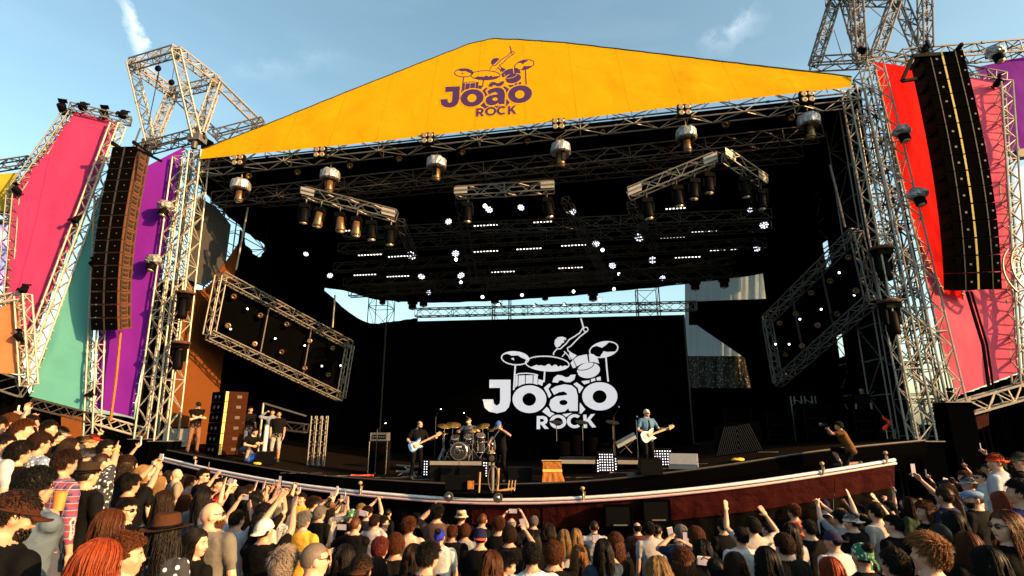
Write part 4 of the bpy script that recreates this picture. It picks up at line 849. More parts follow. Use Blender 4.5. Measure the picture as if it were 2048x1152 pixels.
for k, (p, lb) in enumerate(((wl(122, 208, .2), 'leftmost black floodlight on top of the pink banner'), (wl(164, 216, .2), 'second black floodlight on top of the pink banner'), (wl(206, 220, .2), 'third black floodlight on top of the pink banner'), (wl(244, 232, .2), 'small black floodlight at the right corner of the pink banner'), (wl(27, 374, .3), 'black floodlight at the left bend of the pink banner'), (wl(148, 443, .4), 'black floodlight on the diagonal truss'), (wl(182, 523, .4), 'black floodlight on the slim upright truss'), (wl(45, 583, 1.2), 'black floodlight above the orange banner'), (wl(33, 668, 1.2), 'square black floodlight over the orange banner'), (wl(182, 792, .4), 'black floodlight at the foot of the slim upright truss'),
    (wr(2003, 158, .3), 'black floodlight on the top right corner of the pink banner'), (wr(1728, 103, .3), 'black floodlight at the foot of the right hoist frame'), (wr(1858, 88, -.4), 'black floodlight beside the rightmost hoist upright'), (wr(1918, 128, -.4), 'small black floodlight on the top of the right wing'), (wr(1902, 788, .4), 'small black lamp at the foot of the outer right tower'))):
    inst('flood_light', P_SPOTB, p, rot_to(V((random.uniform(-.3, .3), -.5, -.8 if k % 2 else .4))), 1.0 if k < 4 else .8, lb, 'floodlight', 'black floodlights on the trusses')
fx = wr(2034, 538, .5); t = thing('truss_circle', fx, 'short curved silver truss piece at the right edge', 'truss')
for rr_ in (.55, .85):
    for dz in (-.15, .15): MB().path([fx + V((.55 - rr_ * cos(a), dz, rr_ * sin(a) * 1.1)) for a in [radians(-50 + 100 * i / 12) for i in range(13)]], .03, 5).build('chord', 'alu', t)
for i in range(7):
    a = radians(-50 + 100 * i / 6); MB().tube(fx + V((.55 - .55 * cos(a), -.15, .55 * sin(a) * 1.1)), fx + V((.55 - .85 * cos(a), -.15, .85 * sin(a) * 1.1)), .022, 4).build('brace', 'alu', t)
# ---------------------------------------------------------------- scaffolds around the right tower and behind the stage
def scaffold(P, w, d, h, bays, label, m, r=.03, rz=YAW, z0=None):
    x, y = V((cos(rz), sin(rz), 0)), V((-sin(rz), cos(rz), 0)); P = V(P)
    t = thing('scaffold', P, label, 'scaffold'); q = [P + x * a * w / 2 + y * b * d / 2 for a, b in ((-1, -1), (1, -1), (1, 1), (-1, 1))]
    for c in q: MB().tube(c, c + V((0, 0, h)), r, 5).build('standard', m, t)
    br = MB(); n = bays
    for i in range(n + 1):
        z = V((0, 0, h * i / n))
        for k in range(4):
            a, b = q[k] + z, q[(k + 1) % 4] + z; br.tube(a, b, r * .8, 4, caps=False)
            if i < n: br.tube(a if (i + k) % 2 else b, (b if (i + k) % 2 else a) + V((0, 0, h / n)), r * .6, 4, caps=False)
    o = br.build('bracing', m, t); o['kind'] = 'stuff'
for k, (s_, t_, w_, d_, z_, h_, lb, m_) in enumerate(((13.3, 1.6, 1.6, 1.2, 0, 15.2, 'tall scaffold tower just behind the right hand towers', 'alu_dull'), (14.6, 3.4, 1.5, 1.5, 0, 14.6, 'scaffold tower standing outside the right wall', 'alu_deep'), (13.4, 4.4, 1.2, 1.2, 0, 13.2, 'scaffold tower behind the slit in the right wall', 'alu_dull'), (13.1, .6, .9, .8, 0, 14.6, 'narrow scaffold between the right hand towers', 'alu_dull'), (-13.5, 1.6, 1.2, 1.6, 0, 14.0, 'scaffold tower behind the left hand towers', 'alu_deep'), (-13.6, 4.6, 1.2, 2.4, 0, 13.4, 'dark scaffold tower outside the left wall', 'alu_dark'), (-9.3, 12.6, 1.2, 1.2, 0, 11.8, 'dark scaffold tower at the left rear behind the stage', 'alu_dark'), (-2.0, 13.2, 1.0, 1.0, 0, 11.3, 'dark scaffold tower behind the LED wall', 'alu_dark'), (6.6, 13.2, 1.2, 1.2, 0, 11.5, 'dark scaffold tower behind the right of the LED wall', 'alu_dark'))):
    scaffold(S(s_, t_, z_), w_, d_, h_, max(4, int(h_ / 1.1)), lb, m_)
# bundle of upright tubes (folded truss legs) on stage left, and one at stage right
def tube_bundle(px0, px1, yt, yb, Y, n, label):
    a, b = at(px0, yb, Y), at(px1, yb, Y); h = at(px0, yt, Y).z - a.z; t = thing('tube_bundle', (a.x, a.y, a.z), label, 'truss legs')
    for i in range(n):
        p = a.lerp(b, i / (n - 1)) + V((0, .12 * (i % 2), 0)); MB().tube(p, p + V((0, 0, h)), .026, 6).build('tube', 'alu_dull', t)
        o = MB()
        for j in range(9):
            z = h * (j + .5) / 9
            if i < n - 1: o.tube(p + V((0, 0, z)), a.lerp(b, (i + 1) / (n - 1)) + V((0, .12 * ((i + 1) % 2), z + h / 18 * (1 if j % 2 else -1))), .014, 4, caps=False)
        if o.v: q = o.build('brace', 'alu_dull', t); q['kind'] = 'stuff'
tube_bundle(614, 648, 832, 933, 19.8, 7, 'bundle of silver upright truss legs on the left of the stage')
tube_bundle(1596, 1650, 792, 915, 20.5, 6, 'thin upright rods among gear at the right rear of the stage')
# ---------------------------------------------------------------- gear on stage
def on_deck(px, Y, py=None):
    """deck point below a picture column at ground distance Y"""
    x = at(px, 940, Y).x; return V((x, Y, deck_z(x, Y)))
# side-fill speaker stack at the left
c = on_deck(442, 20.2); fz = c.z; t0 = -.55
rx, ry = V((cos(-.62), sin(-.62), 0)), V((sin(.62), cos(.62), 0))     # rx along front width
fr = V((-.58, -.81, 0)).normalized(); sd = V((.81, -.58, 0)).normalized()
for k in range(6):
    hh = .36; z = fz + .02 + k * (hh + .005)
    cc = V((c.x, c.y, z)); t = thing('speaker_cabinet', cc, ORD[k] + ' cabinet from the floor in the speaker stack on the left of the stage', 'speaker', 'cabinets of the left speaker stack')
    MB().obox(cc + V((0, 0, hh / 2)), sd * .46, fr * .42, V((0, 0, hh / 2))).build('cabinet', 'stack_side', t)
    MB().obox(cc + fr * .43 + V((0, 0, hh / 2)), sd * .44, fr * .012, V((0, 0, hh / 2 - .02))).build('grille', 'grille', t)
    for sx in (-.16, .12): MB().lathe(cc + fr * .44 + sd * sx + V((0, 0, hh / 2)), fr, [(.06, 0), (.056, .012), (.02, .004)], 12).build('horn', 'alu_dull', t)
    MB().obox(cc + sd * .47 + fr * .36 + V((0, 0, hh / 2)), sd * .012, fr * .05, V((0, 0, hh / 2 - .01))).build('edge_rail', 'yellow_tape', t)
    MB().obox(cc + sd * .47 - fr * .1 + V((0, 0, hh * .5)), sd * .01, fr * .09, V((0, 0, .05))).build('handle', 'spk_rig', t)
# amplifier stack
def amp(px, Y, w, h, label):
    c = on_deck(px, Y); t = thing('bass_cabinet', c, label[0], 'amplifier')
    MB().box(c + V((0, 0, h / 2 + .03)), (w, .45, h), YAW).build('cabinet', 'black_gloss', t)
    MB().box(c + V((0, -.235, h / 2 + .03)), (w - .08, .02, h - .08), YAW).build('grille', 'grille', t)
    for sx in (-1, 1): MB().tube(c + V((sx * w / 2, -.23, .03)), c + V((sx * w / 2, -.23, h + .03)), .014, 5).build('corner_trim', 'chrome', t)
    for sx in (-1, 1):
        for sy in (-1, 1): MB().ell(c + V((sx * (w / 2 - .06), sy * .17, .02)), (.03, .03, .03), 8, 6).build('caster', 'rubber', t)
    z = c.z + h + .035; q = V((c.x, c.y, z)); t = thing('amplifier_head', q, label[1], 'amplifier')
    MB().box(q + V((0, 0, .14)), (w * .94, .36, .26), YAW).build('case', 'alu_dull', t); MB().box(q + V((0, -.19, .14)), (w * .78, .015, .13), YAW).build('front_panel', 'black_gloss', t)
    for i in range(6): MB().tube(q + V((-.18 + i * .07, -.2, .14)), q + V((-.18 + i * .07, -.225, .14)), .018, 8).build('knob', 'chrome', t)
    for sx in (-1, 1): MB().bar(q + V((sx * w * .46, -.2, .02)), q + V((sx * w * .46, -.2, .27)), .03).build('rack_ear', 'chrome', t)
amp(757, 18.6, .58, 1.0, ('tall black bass cabinet at the left of the band', 'silver amplifier head on top of the bass cabinet'))
def mic_stand(p, h, label, boom=None, m='chrome', tilt=(0, 0)):
    t = thing('microphone_stand', p, label, 'microphone stand'); tp = p + V((tilt[0], tilt[1], h))
    MB().lathe(p, (0, 0, 1), [(.15, 0), (.14, .02), (.02, .035)], 16).build('base', 'black_gloss', t); MB().tube(p, tp, .013, 6).build('pole', m, t); e = tp
    if boom: e = tp + V(boom); MB().tube(tp - V(boom) * .25, e, .011, 6).build('boom', m, t)
    d = (e - tp).normalized() if boom else V((0, -.5, .3)).normalized()
    MB().tube(e, e + d * .13, .016, 8, .02).build('microphone', 'black_gloss', t); MB().ell(e + d * .16, (.032, .032, .032), 10, 8).build('mic_grille', 'chrome', t)
mic_stand(on_deck(750, 18.1), 1.4, 'microphone on a boom in front of the bass cabinet', (.12, 0, .1), 'alu_dark')
mic_stand(on_deck(1278, 16.6), 1.52, 'microphone stand beside the guitarist on the right')
mic_stand(on_deck(868, 20.6), 1.9, 'overhead drum microphone at the left of the kit', (.1, -.1, .14), 'alu_dark'); mic_stand(on_deck(936, 20.8), 1.85, 'overhead drum microphone at the right of the kit', (-.1, -.1, .12), 'alu_dark')
mic_stand(on_deck(1232, 19.5), 1.7, 'thin microphone stand over the dark percussion', (.1, -.1, .2), 'alu_dark')
# risers
def riser(px0, px1, Y, dep, h, label, z=None):
    a, b = on_deck(px0, Y), on_deck(px1, Y); zz = min(a.z, b.z); t = thing('riser', V(((a.x + b.x) / 2, Y, zz)), label, 'riser')
    L = (b - a).length; x = DS; c = (a + b) / 2; c.z = zz
    for i in range(2):
        cc = c + x * (L / 4 * (-1 if i == 0 else 1)); MB().obox(cc + DT * dep / 2 + V((0, 0, h)), x * (L / 4 - .006), DT * dep / 2, V((0, 0, .045))).build('deck_panel', 'black_gloss', t); MB().obox(cc + V((0, 0, h)) - DT * .015, x * (L / 4 - .01), DT * .012, V((0, 0, .06))).build('edge_extrusion', 'alu', t)
    for sx in (-.49, 0, .49):
        for ty in (.05, .95): MB().tube(c + x * L * sx + DT * dep * ty, c + x * L * sx + DT * dep * ty + V((0, 0, h)), .03, 6).build('leg', 'alu_dull', t)
    MB().obox(c + DT * .12 + V((0, 0, h / 2 - .03)), x * (L / 2 - .04), DT * .01, V((0, 0, h / 2 - .05))).build('skirt', 'black', t)
    return c, h + .045
rc, rh = riser(846, 990, 18.5, 2.4, .44, 'low drum riser with silver front edge')
riser(1116, 1300, 18.3, 2.2, .42, 'second riser with silver front edge right of the singer')
# drum kit
DZ = rc.z + rh + .003; D0 = V((rc.x, rc.y, DZ)) + DT * 1.0
def dk(x, y, z): return D0 + DS * x + DT * y + V((0, 0, z))
kit = thing('drum_kit', D0, 'drum kit with black bass drum on the riser', 'drum kit')
def drum(nm, p, ax, r, d, own=kit):
    ax = V(ax).normalized(); s = MB().lathe(p - ax * d / 2, ax, [(r, 0), (r, d)], 24).build(nm, 'drumshell', own, False)
    for e in (-1, 1):
        MB().lathe(p + ax * e * d / 2, ax * e, [(r + .008, -.02), (r + .012, .0), (r - .002, .012)], 24).build('rim', 'chrome', s); 
    MB().lathe(p + ax * (d / 2 + .006), ax, [(r - .012, 0), (r - .02, .004)], 24).build('head', 'drumhead', s)
    for i in range(6):
        x = ax.orthogonal().normalized(); y = ax.cross(x); a = i * pi / 3 + .3; q = p + (x * cos(a) + y * sin(a)) * (r + .012)
        MB().tube(q - ax * d * .32, q + ax * d * .32, .009, 5).build('lug', 'chrome', s)
    return s
fwd = -DT
bd = drum('bass_drum', dk(-.12, -.35, .30), fwd, .29, .42)
MB().lathe(dk(-.12, -.35, .30) + fwd * .222, fwd, [(.26, 0), (.25, .006)], 28).build('front_head', 'drumshell', bd)
for cx, r_ in ((-.06, .11), (.1, .06)):
    MB().lathe(dk(-.12 + cx, -.35, .29) + fwd * .228, fwd, [(r_, 0), (r_, .006), (r_ - .014, .008), (r_ - .016, 0)], 24).build('port_ring', 'chrome', bd)
MB().obox(dk(-.12, -.35, .45) + fwd * .232, DS * .1, fwd * .003, V((0, 0, .018))).build('head_print', 'white', bd)
drum('tom', dk(-.32, -.2, .66), (-.1, -.5, .8), .15, .22); drum('tom', dk(.12, -.2, .68), (.1, -.5, .8), .16, .22); drum('floor_tom', dk(.52, .1, .42), (0, 0, 1), .2, .36); drum('snare_drum', dk(-.42, .15, .58), (0, -.2, 1), .18, .14); drum('floor_tom', dk(.92, .05, .40), (0, 0, 1), .2, .36); drum('tom', dk(.55, -.25, .74), (.1, -.5, .8), .15, .2)
def cymbal(p, r, ax, base):
    s = MB().lathe(p, ax, [(r, 0), (r * .98, .006), (r * .3, .03), (r * .16, .055), (.01, .06)], 26).build('cymbal', 'brass', kit, True); MB().tube(p + V(ax).normalized() * .02, base, .012, 6).build('stand_pole', 'chrome', s)
    for a in (0, 2.1, 4.2): MB().tube(base + V((0, 0, .38)), base + V((.26 * cos(a), .26 * sin(a), .0)), .01, 5).build('stand_leg', 'chrome', s)
cymbal(dk(-.72, -.25, 1.12), .24, (.15, -.35, 1), dk(-.72, -.2, 0)); cymbal(dk(-.45, -.05, 1.16), .27, (.1, -.4, 1), dk(-.6, .1, 0)); cymbal(dk(.58, .0, 1.12), .25, (-.15, -.4, 1), dk(.62, .1, 0)); cymbal(dk(.98, .1, 1.02), .23, (-.2, -.35, 1), dk(1.0, .2, 0)); cymbal(dk(-.85, .1, .86), .18, (0, -.1, 1), dk(-.85, .15, 0)); cymbal(dk(.3, -.38, .98), .16, (0, -.5, 1), dk(.3, -.3, 0))
MB().lathe(dk(-.02, .62, .44), (0, 0, 1), [(.16, 0), (.17, .05), (.15, .07)], 18).build('stool_seat', 'black_gloss', kit); MB().tube(dk(-.02, .62, 0), dk(-.02, .62, .44), .03).build('stool_post', 'chrome', kit)
# dark percussion and keyboards on the right riser
K0 = on_deck(1180, 19.2); t = thing('percussion_rack', K0 + V((0, 0, .47)), 'dark covered percussion kit on the right riser', 'percussion')
for i, (dx, r_, z_) in enumerate(((-.9, .28, .5), (-.45, .2, .7), (.1, .24, .62), (.55, .3, .45))): MB().lathe(K0 + V((dx, .2, .47)), (0, 0, 1), [(r_ * .8, 0), (r_, .05), (r_, z_ - .05), (r_ * .9, z_)], 18).build('drum', 'black', t)
for dx in (-1.1, -.2, .85): MB().tube(K0 + V((dx, .1, .47)), K0 + V((dx, .1, 1.6)), .015, 5).build('stand_pole', 'alu_dark', t); MB().lathe(K0 + V((dx, .1, 1.6)), (.1, -.3, 1), [(.24, 0), (.05, .03), (.01, .04)], 18).build('cymbal', 'alu_dark', t)
t = thing('keyboard', on_deck(1245, 19.0) + V((0, 0, .47)), 'grey covered keyboard leaning on its stand behind the guitarist', 'keyboard'); kp = on_deck(1255, 18.9) + V((0, 0, .47))
MB().obox(kp + V((0, 0, .42)), V((.32, 0, .16)), V((0, .12, .05)), V((-.02, 0, .05))).build('cover', 'greyplastic', t)
for sx in (-.2, .2): MB().tube(kp + V((sx, .15, 0)), kp + V((-sx, -.15, .4)), .018, 5).build('stand_leg', 'alu_dull', t)
# LED grids
def led_grid(px, Y, nx_, nz_, label, s=.078):
    p = on_deck(px, Y); t = thing('floor_light', p, label, 'LED light', 'LED grid lights on the floor'); w, h = nx_ * s, nz_ * s
    MB().obox(p + V((0, .06, h / 2 + .06)), DS * (w / 2 + .03), DT * .05, V((0, 0, h / 2 + .05))).build('housing', 'black_gloss', t)
    for i in range(nx_):
        for j in range(nz_): MB().ell(p + DS * ((i - (nx_ - 1) / 2) * s) - DT * -.0 + V((0, -.0, .06 + (j + .5) * s)), (.017, .017, .017), 8, 5).build('led', 'dim_lamp', t)
led_grid(1213, 17.7, 6, 7, 'LED grid panel on the floor left of the guitarist'); led_grid(1327, 17.4, 7, 6, 'LED grid panel on the floor right of the guitarist'); led_grid(1196, 17.7, 1, 5, 'single column LED strip left of the LED grid panel'); led_grid(1232, 17.7, 1, 5, 'single column LED strip right of the LED grid panel'); led_grid(851, 18.0, 2, 6, 'LED strip at the left foot of the drum riser'); led_grid(970, 17.9, 2, 6, 'LED strip at the right foot of the drum riser')
# wedges
def wedge(px, Y, rz, w, label, m='black_gloss', gm_='grille'):
    p = on_deck(px, Y); x, y = V((cos(rz), sin(rz), 0)), V((-sin(rz), cos(rz), 0)); t = thing('monitor_wedge', p, label, 'monitor speaker', 'floor monitors')
    pr = [(-.24, 0), (.24, 0), (.26, .12), (.06, .42), (-.2, .4)]
    MB().prism([p - x * w / 2 + y * a + V((0, 0, b + .005)) for a, b in pr], x * w).build('cabinet', m, t)
    a, b = V((0, 0, .12)) + y * .262, V((0, 0, .42)) + y * .062; nrm = (b - a).cross(x); nrm = nrm if nrm.z > 0 else -nrm
    MB().obox(p + (a + b) / 2 + nrm.normalized() * .008, x * (w / 2 - .03), (b - a) * .46, nrm.normalized() * .008).build('grille', gm_, t)
    for sx in (-1, 1): MB().obox(p + x * sx * (w / 2 + .004) + V((0, 0, .2)), x * .006, y * .07, V((0, 0, .03))).build('handle', 'rubber', t)
wedge(905, 17.3, 0.1, .7, 'black floor monitor in front of the bass drum'); wedge(945, 17.2, -.1, .75, 'wide black floor monitor below the right of the drum kit'); wedge(877, 17.4, .2, .5, 'small black floor monitor near the bassist'); wedge(1368, 16.3, pi - .35, .8, 'grey floor monitor right of the guitarist', 'greyplastic', 'greyplastic'); wedge(1040, 16.9, 0, .7, 'black floor monitor beside the singer'); wedge(1300, 16.0, 0, .6, 'low floor monitor at the feet of the guitarist')
wedge(530, 18.9, .2, .55, 'black floor monitor near the men at stage left')
# covered road case
p = on_deck(1104, 16.5); t = thing('road_case', p, 'sunlit case draped in rust brown cloth at the stage edge', 'case')
MB().box(p + V((0, .1, .28)), (.5, .45, .52)).build('case', 'black_gloss', t); MB().box(p + V((0, -.135, .45)), (.54, .03, .24)).build('front_cover', 'orange_cloth', t)
MB().box(p + V((0, -.155, .31)), (.56, .03, .07)).build('yellow_tape', 'yellow_tape', t); cl = MB()
A_ = [p + V((-.27 + .54 * i / 14, -.16 - .006 * sin(i * 1.7), .27)) for i in range(15)]; B_ = [p + V((-.31 + .66 * i / 14, -.22 - .012 * sin(i * 1.7 + .4), .005)) for i in range(15)]
cl.loft(A_, B_, 6).build('drape_cloth', 'orange_cloth', t, True); MB().box(p + V((0, .1, .56)), (.56, .5, .02)).build('lid', 'yellow_tape', t)
for k, (px, Y, s, lb) in enumerate(((1478, 16.2, 1, 'small yellow bag lying on the stage edge at the right'), (513, 18.5, .7, 'small yellow cloth on the floor near the crouching man'))):
    p = on_deck(px, Y); mb = MB().ell(p + V((0, 0, .045)), (.2 * s, .12 * s, .05), 14, 8)
    for i, q in enumerate(mb.v): mb.v[i] = q + V((0, 0, .04 * max(0, noise.noise(q * 8))))
    tag(mb.build('bag', 'yellow_bag', None, True), lb, 'bag')
p = on_deck(500, 18.9); mb = MB().ell(p + V((0, 0, .14)), (.2, .16, .15), 14, 9)
for i, q in enumerate(mb.v): mb.v[i] = q + V((.05, .02, .06)) * noise.noise(q * 6)
tag(mb.build('bag', 'blue', None, True), 'blue bag on the floor beside the crouching man', 'bag')
p = on_deck(721, 17.6); tag(MB().path([p + V((.1 * i - .3, .05 * sin(i * 1.3), .03)) for i in range(8)], .03, 6).build('cable_coil', 'red_glow'), 'red cable lying on the floor at the left of the band', 'cable')
for k in range(9):
    px = (600, 690, 780, 860, 1170, 1260, 1330, 1400, 1560)[k]; Y = 16.9 if px > 1000 else 17.4; p = on_deck(px, Y)
    pts = [p + V((.16 * i - .6, .15 * noise.noise(V((i * .7, k, 0))), .018)) for i in range(9)]
    tag(MB().path(pts, .014, 5).build('floor_cable', 'alu_dull' if k % 2 else 'rubber'), ORD[k] + ' loose cable on the stage floor from the left', 'cable', 'cables on the stage floor')
for k in range(4):
    p = on_deck((812, 826, 1262, 1300)[k], (17.6, 17.9, 16.2, 16.15)[k]); t = thing('effect_pedal', p, ('left effect pedal at the feet of the bassist', 'right effect pedal at the feet of the bassist', 'left effect pedal at the feet of the guitarist', 'right effect pedal at the feet of the guitarist')[k], 'pedal', 'effect pedals')
    MB().box(p + V((0, 0, .03)), (.24, .14, .05), .1 * k).build('case', 'alu_dull', t); MB().tube(p + V((.05, -.03, .055)), p + V((.05, -.03, .075)), .02, 8).build('switch', 'chrome', t)
p = on_deck(838, 18.2); t = thing('keyboard_stand', p, 'low silver folding stand behind the bassist', 'stand')
for dz in (.12, .3): MB().bar(p + V((-.75, .1, dz + .05)), p + V((.1, .1, dz)), .05).build('rail', 'alu_dull', t)
MB().bar(p + V((-.7, .1, .02)), p + V((-.2, .1, .32)), .03).build('leg', 'alu', t); MB().bar(p + V((-.1, .1, .02)), p + V((-.5, .1, .32)), .03).build('leg', 'alu', t)
# camera dolly on the front rail
q0, q1 = at(898, 994, 14.85), at(996, 996, 14.65); t = thing('camera_dolly', (q0 + q1) / 2, 'camera dolly with golden lit frame on the front rail', 'camera dolly'); md = (q0 + q1) / 2
for q in (q0, q1):
    w_ = MB().lathe(q + V((0, -.07, .02)), (0, -1, 0), [(.02, 0), (.12, .0), (.125, .03), (.11, .06), (.03, .065)], 20).build('wheel', 'rubber', t, False); MB().lathe(q + V((0, -.135, .02)), (0, -1, 0), [(.045, 0), (.02, .015)], 12).build('hub', 'chrome', w_)
MB().bar(q0 + V((0, .1, .12)), q1 + V((.35, .1, .12)), .10, .07).build('chassis', 'black_gloss', t)
MB().box(q0 + V((.25, .1, .34)), (.72, .25, .34)).build('battery_box', 'black_gloss', t); MB().box(q0 + V((.56, -.05, .3)), (.16, .1, .2)).build('control_box', 'orange_cloth', t)
pb = at(985, 985, 14.8); MB().tube(pb, pb + V((0, 0, .75)), .05, 8).build('column', 'alu_dull', t); MB().tube(pb + V((.12, 0, 0)), pb + V((.15, 0, .6)), .035, 8).build('column', 'amber', t); MB().tube(pb + V((-.35, .0, .0)), pb + V((-.33, 0, .5)), .025, 8).build('mast', 'maple', t)
MB().path([pb + V((.02 + .13 * cos(a), -.06, .35 + .32 * sin(a))) for a in [i * pi / 8 for i in range(17)]], .011, 5).build('cable_loop', 'spk_side', t)
cm = MB().box(pb + V((-.02, -.05, .86)), (.24, .36, .2)).build('camera_body', 'black_gloss', t); MB().lathe(pb + V((-.02, -.24, .86)), (0, -1, 0), [(.07, 0), (.075, .16), (.06, .17)], 14).build('lens', 'rubber', cm); MB().box(pb + V((-.02, -.02, 1.0)), (.1, .2, .08)).build('viewfinder', 'amber', cm)
MB().bar(pb + V((.1, 0, .03)), pb + V((.55, 0, .1)), .05).build('outrigger', 'maple', t)
for dx in (.4, .48, .56): MB().tube(pb + V((dx, 0, .04)), pb + V((dx + .03, 0, .3)), .018, 6).build('lever', 'amber', t)
# small clamps on the rail
for k, (px, py, Y) in enumerate(((390, 926, 18.2), (721, 978, 15.65), (1166, 990, 14.55), (1645, 940, 14.7), (1772, 918, 15.05))):
    p = at(px, py, Y); t = thing('rail_lamp', p - V((0, 0, .1)), ORD[k] + ' little golden clamp from the left on the front rail', 'clamp', 'clamps on the front rail')
    MB().tube(p - V((0, 0, .12)), p + V((0, 0, .10)), .025, 6).build('post', 'chrome', t); MB().ell(p + V((-.01, -.02, .16)), (.06, .06, .05), 10, 7).build('head', 'amber', t); MB().bar(p + V((.03, 0, -.1)), p + V((.05, 0, .08)), .02).build('lever', 'amber', t)
# frame of the left entrance, chevron screen, red bundle, pole cloth
p0, p1 = at(527, 806, 22), at(612, 832, 22); t = thing('entrance_arch', on_deck(527, 22), 'thin bluish frame over the entrance at stage left', 'frame')
MB().bar(p0, p1, .06).build('lintel', 'alu_dull', t); MB().tube(V((p0.x, p0.y, deck_z(p0.x, p0.y))), p0, .04).build('post', 'alu', t)
truss('entrance_truss', at(556, 850, 21.5), at(612, 857, 21.3), .3, 'short brown lit truss at the stage left entrance', 'alu_deep', .35)
p = on_deck(524, 20.6); t = thing('pipe_bundle', p, 'thick white pipe standing beside the men at stage left', 'pipe'); MB().tube(p, p + V((.0, 0, 1.15)), .075, 12).build('pipe', 'white', t); MB().lathe(p + V((0, 0, 1.15)), (0, 0, 1), [(.085, 0), (.085, .05), (.05, .06)], 12).build('cap', 'alu_dull', t)
p = on_deck(345, 20.6); t = thing('grey_case', p, 'dark grey case behind the security man', 'case'); MB().box(p + V((0, 0, .35)), (.8, .5, .66), .3).build('body', 'greyplastic', t); MB().box(p + V((0, 0, .69)), (.84, .54, .05), .3).build('lid', 'black_gloss', t)
ch0, ch1 = on_deck(1434, 18.6), on_deck(1530, 18.2); t = thing('chevron_screen', (ch0 + ch1) / 2, 'dark low screen with a chevron of thin slats at the right', 'screen')
hz = .95; MB().prism([ch0, ch1, ch1 + V((0, 0, hz)), ch0 + V((0, 0, hz))], DT * .05).build('panel', 'black', t)
for i in range(11):
    for sgn in (0, 1):
        f0 = .02 + i * .045; f1 = f0 + .22
        if f1 > .5: f1 = .5
        a, b = (f0, f1) if sgn == 0 else (1 - f0, 1 - f1); z1 = hz * (f1 - f0) / .22 * .92
        MB().bar(ch0.lerp(ch1, a) + V((0, -.02, .03)), ch0.lerp(ch1, b) + V((0, -.02, .03 + z1)), .010, .02).build('slat', 'alu_dark', t)
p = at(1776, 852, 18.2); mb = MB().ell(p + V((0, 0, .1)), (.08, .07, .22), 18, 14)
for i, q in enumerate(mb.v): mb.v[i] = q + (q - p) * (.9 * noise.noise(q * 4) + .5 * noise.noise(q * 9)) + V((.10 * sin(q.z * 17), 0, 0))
t = thing('red_bundle', p - V((0, 0, .2)), 'red cloth bundle with painted glow beside the right tower', 'cloth bundle'); mb.build('cloth', 'red_glow', t, True)
for dx in (-.08, .12, .2): MB().tube(p + V((dx, 0, -.9)), p + V((dx, 0, -.1)), .02, 5).build('rod', 'amber', t)
# gear cases and equipment dimly seen at right rear
for k, (px, Y, w_, h_, lb) in enumerate(((1480, 21, 1.0, 1.4, 'tall black case at the right rear of the stage'), (1560, 20.5, .8, 1.1, 'black equipment case right of the chevron screen'), (1640, 19.5, .9, 1.3, 'black equipment rack behind the photographer'), (1735, 18.5, .7, 1.0, 'black equipment case near the right tower'))):
    p = on_deck(px, Y); t = thing('equipment_case', p, lb, 'case', 'black cases at the rear'); MB().box(p + V((0, 0, h_ / 2)), (w_, .6, h_), .1).build('body', 'black', t)
    for sx in (-1, 1): MB().bar(p + V((sx * w_ / 2, -.3, .02)), p + V((sx * w_ / 2, -.3, h_)), .03)  .build('corner_trim', 'black_gloss', t)
    for dz in (.3, .62): MB().box(p + V((0, -.31, h_ * dz)), (w_ * .8, .02, .05), .1).build('latch_bar', 'black_gloss', t)
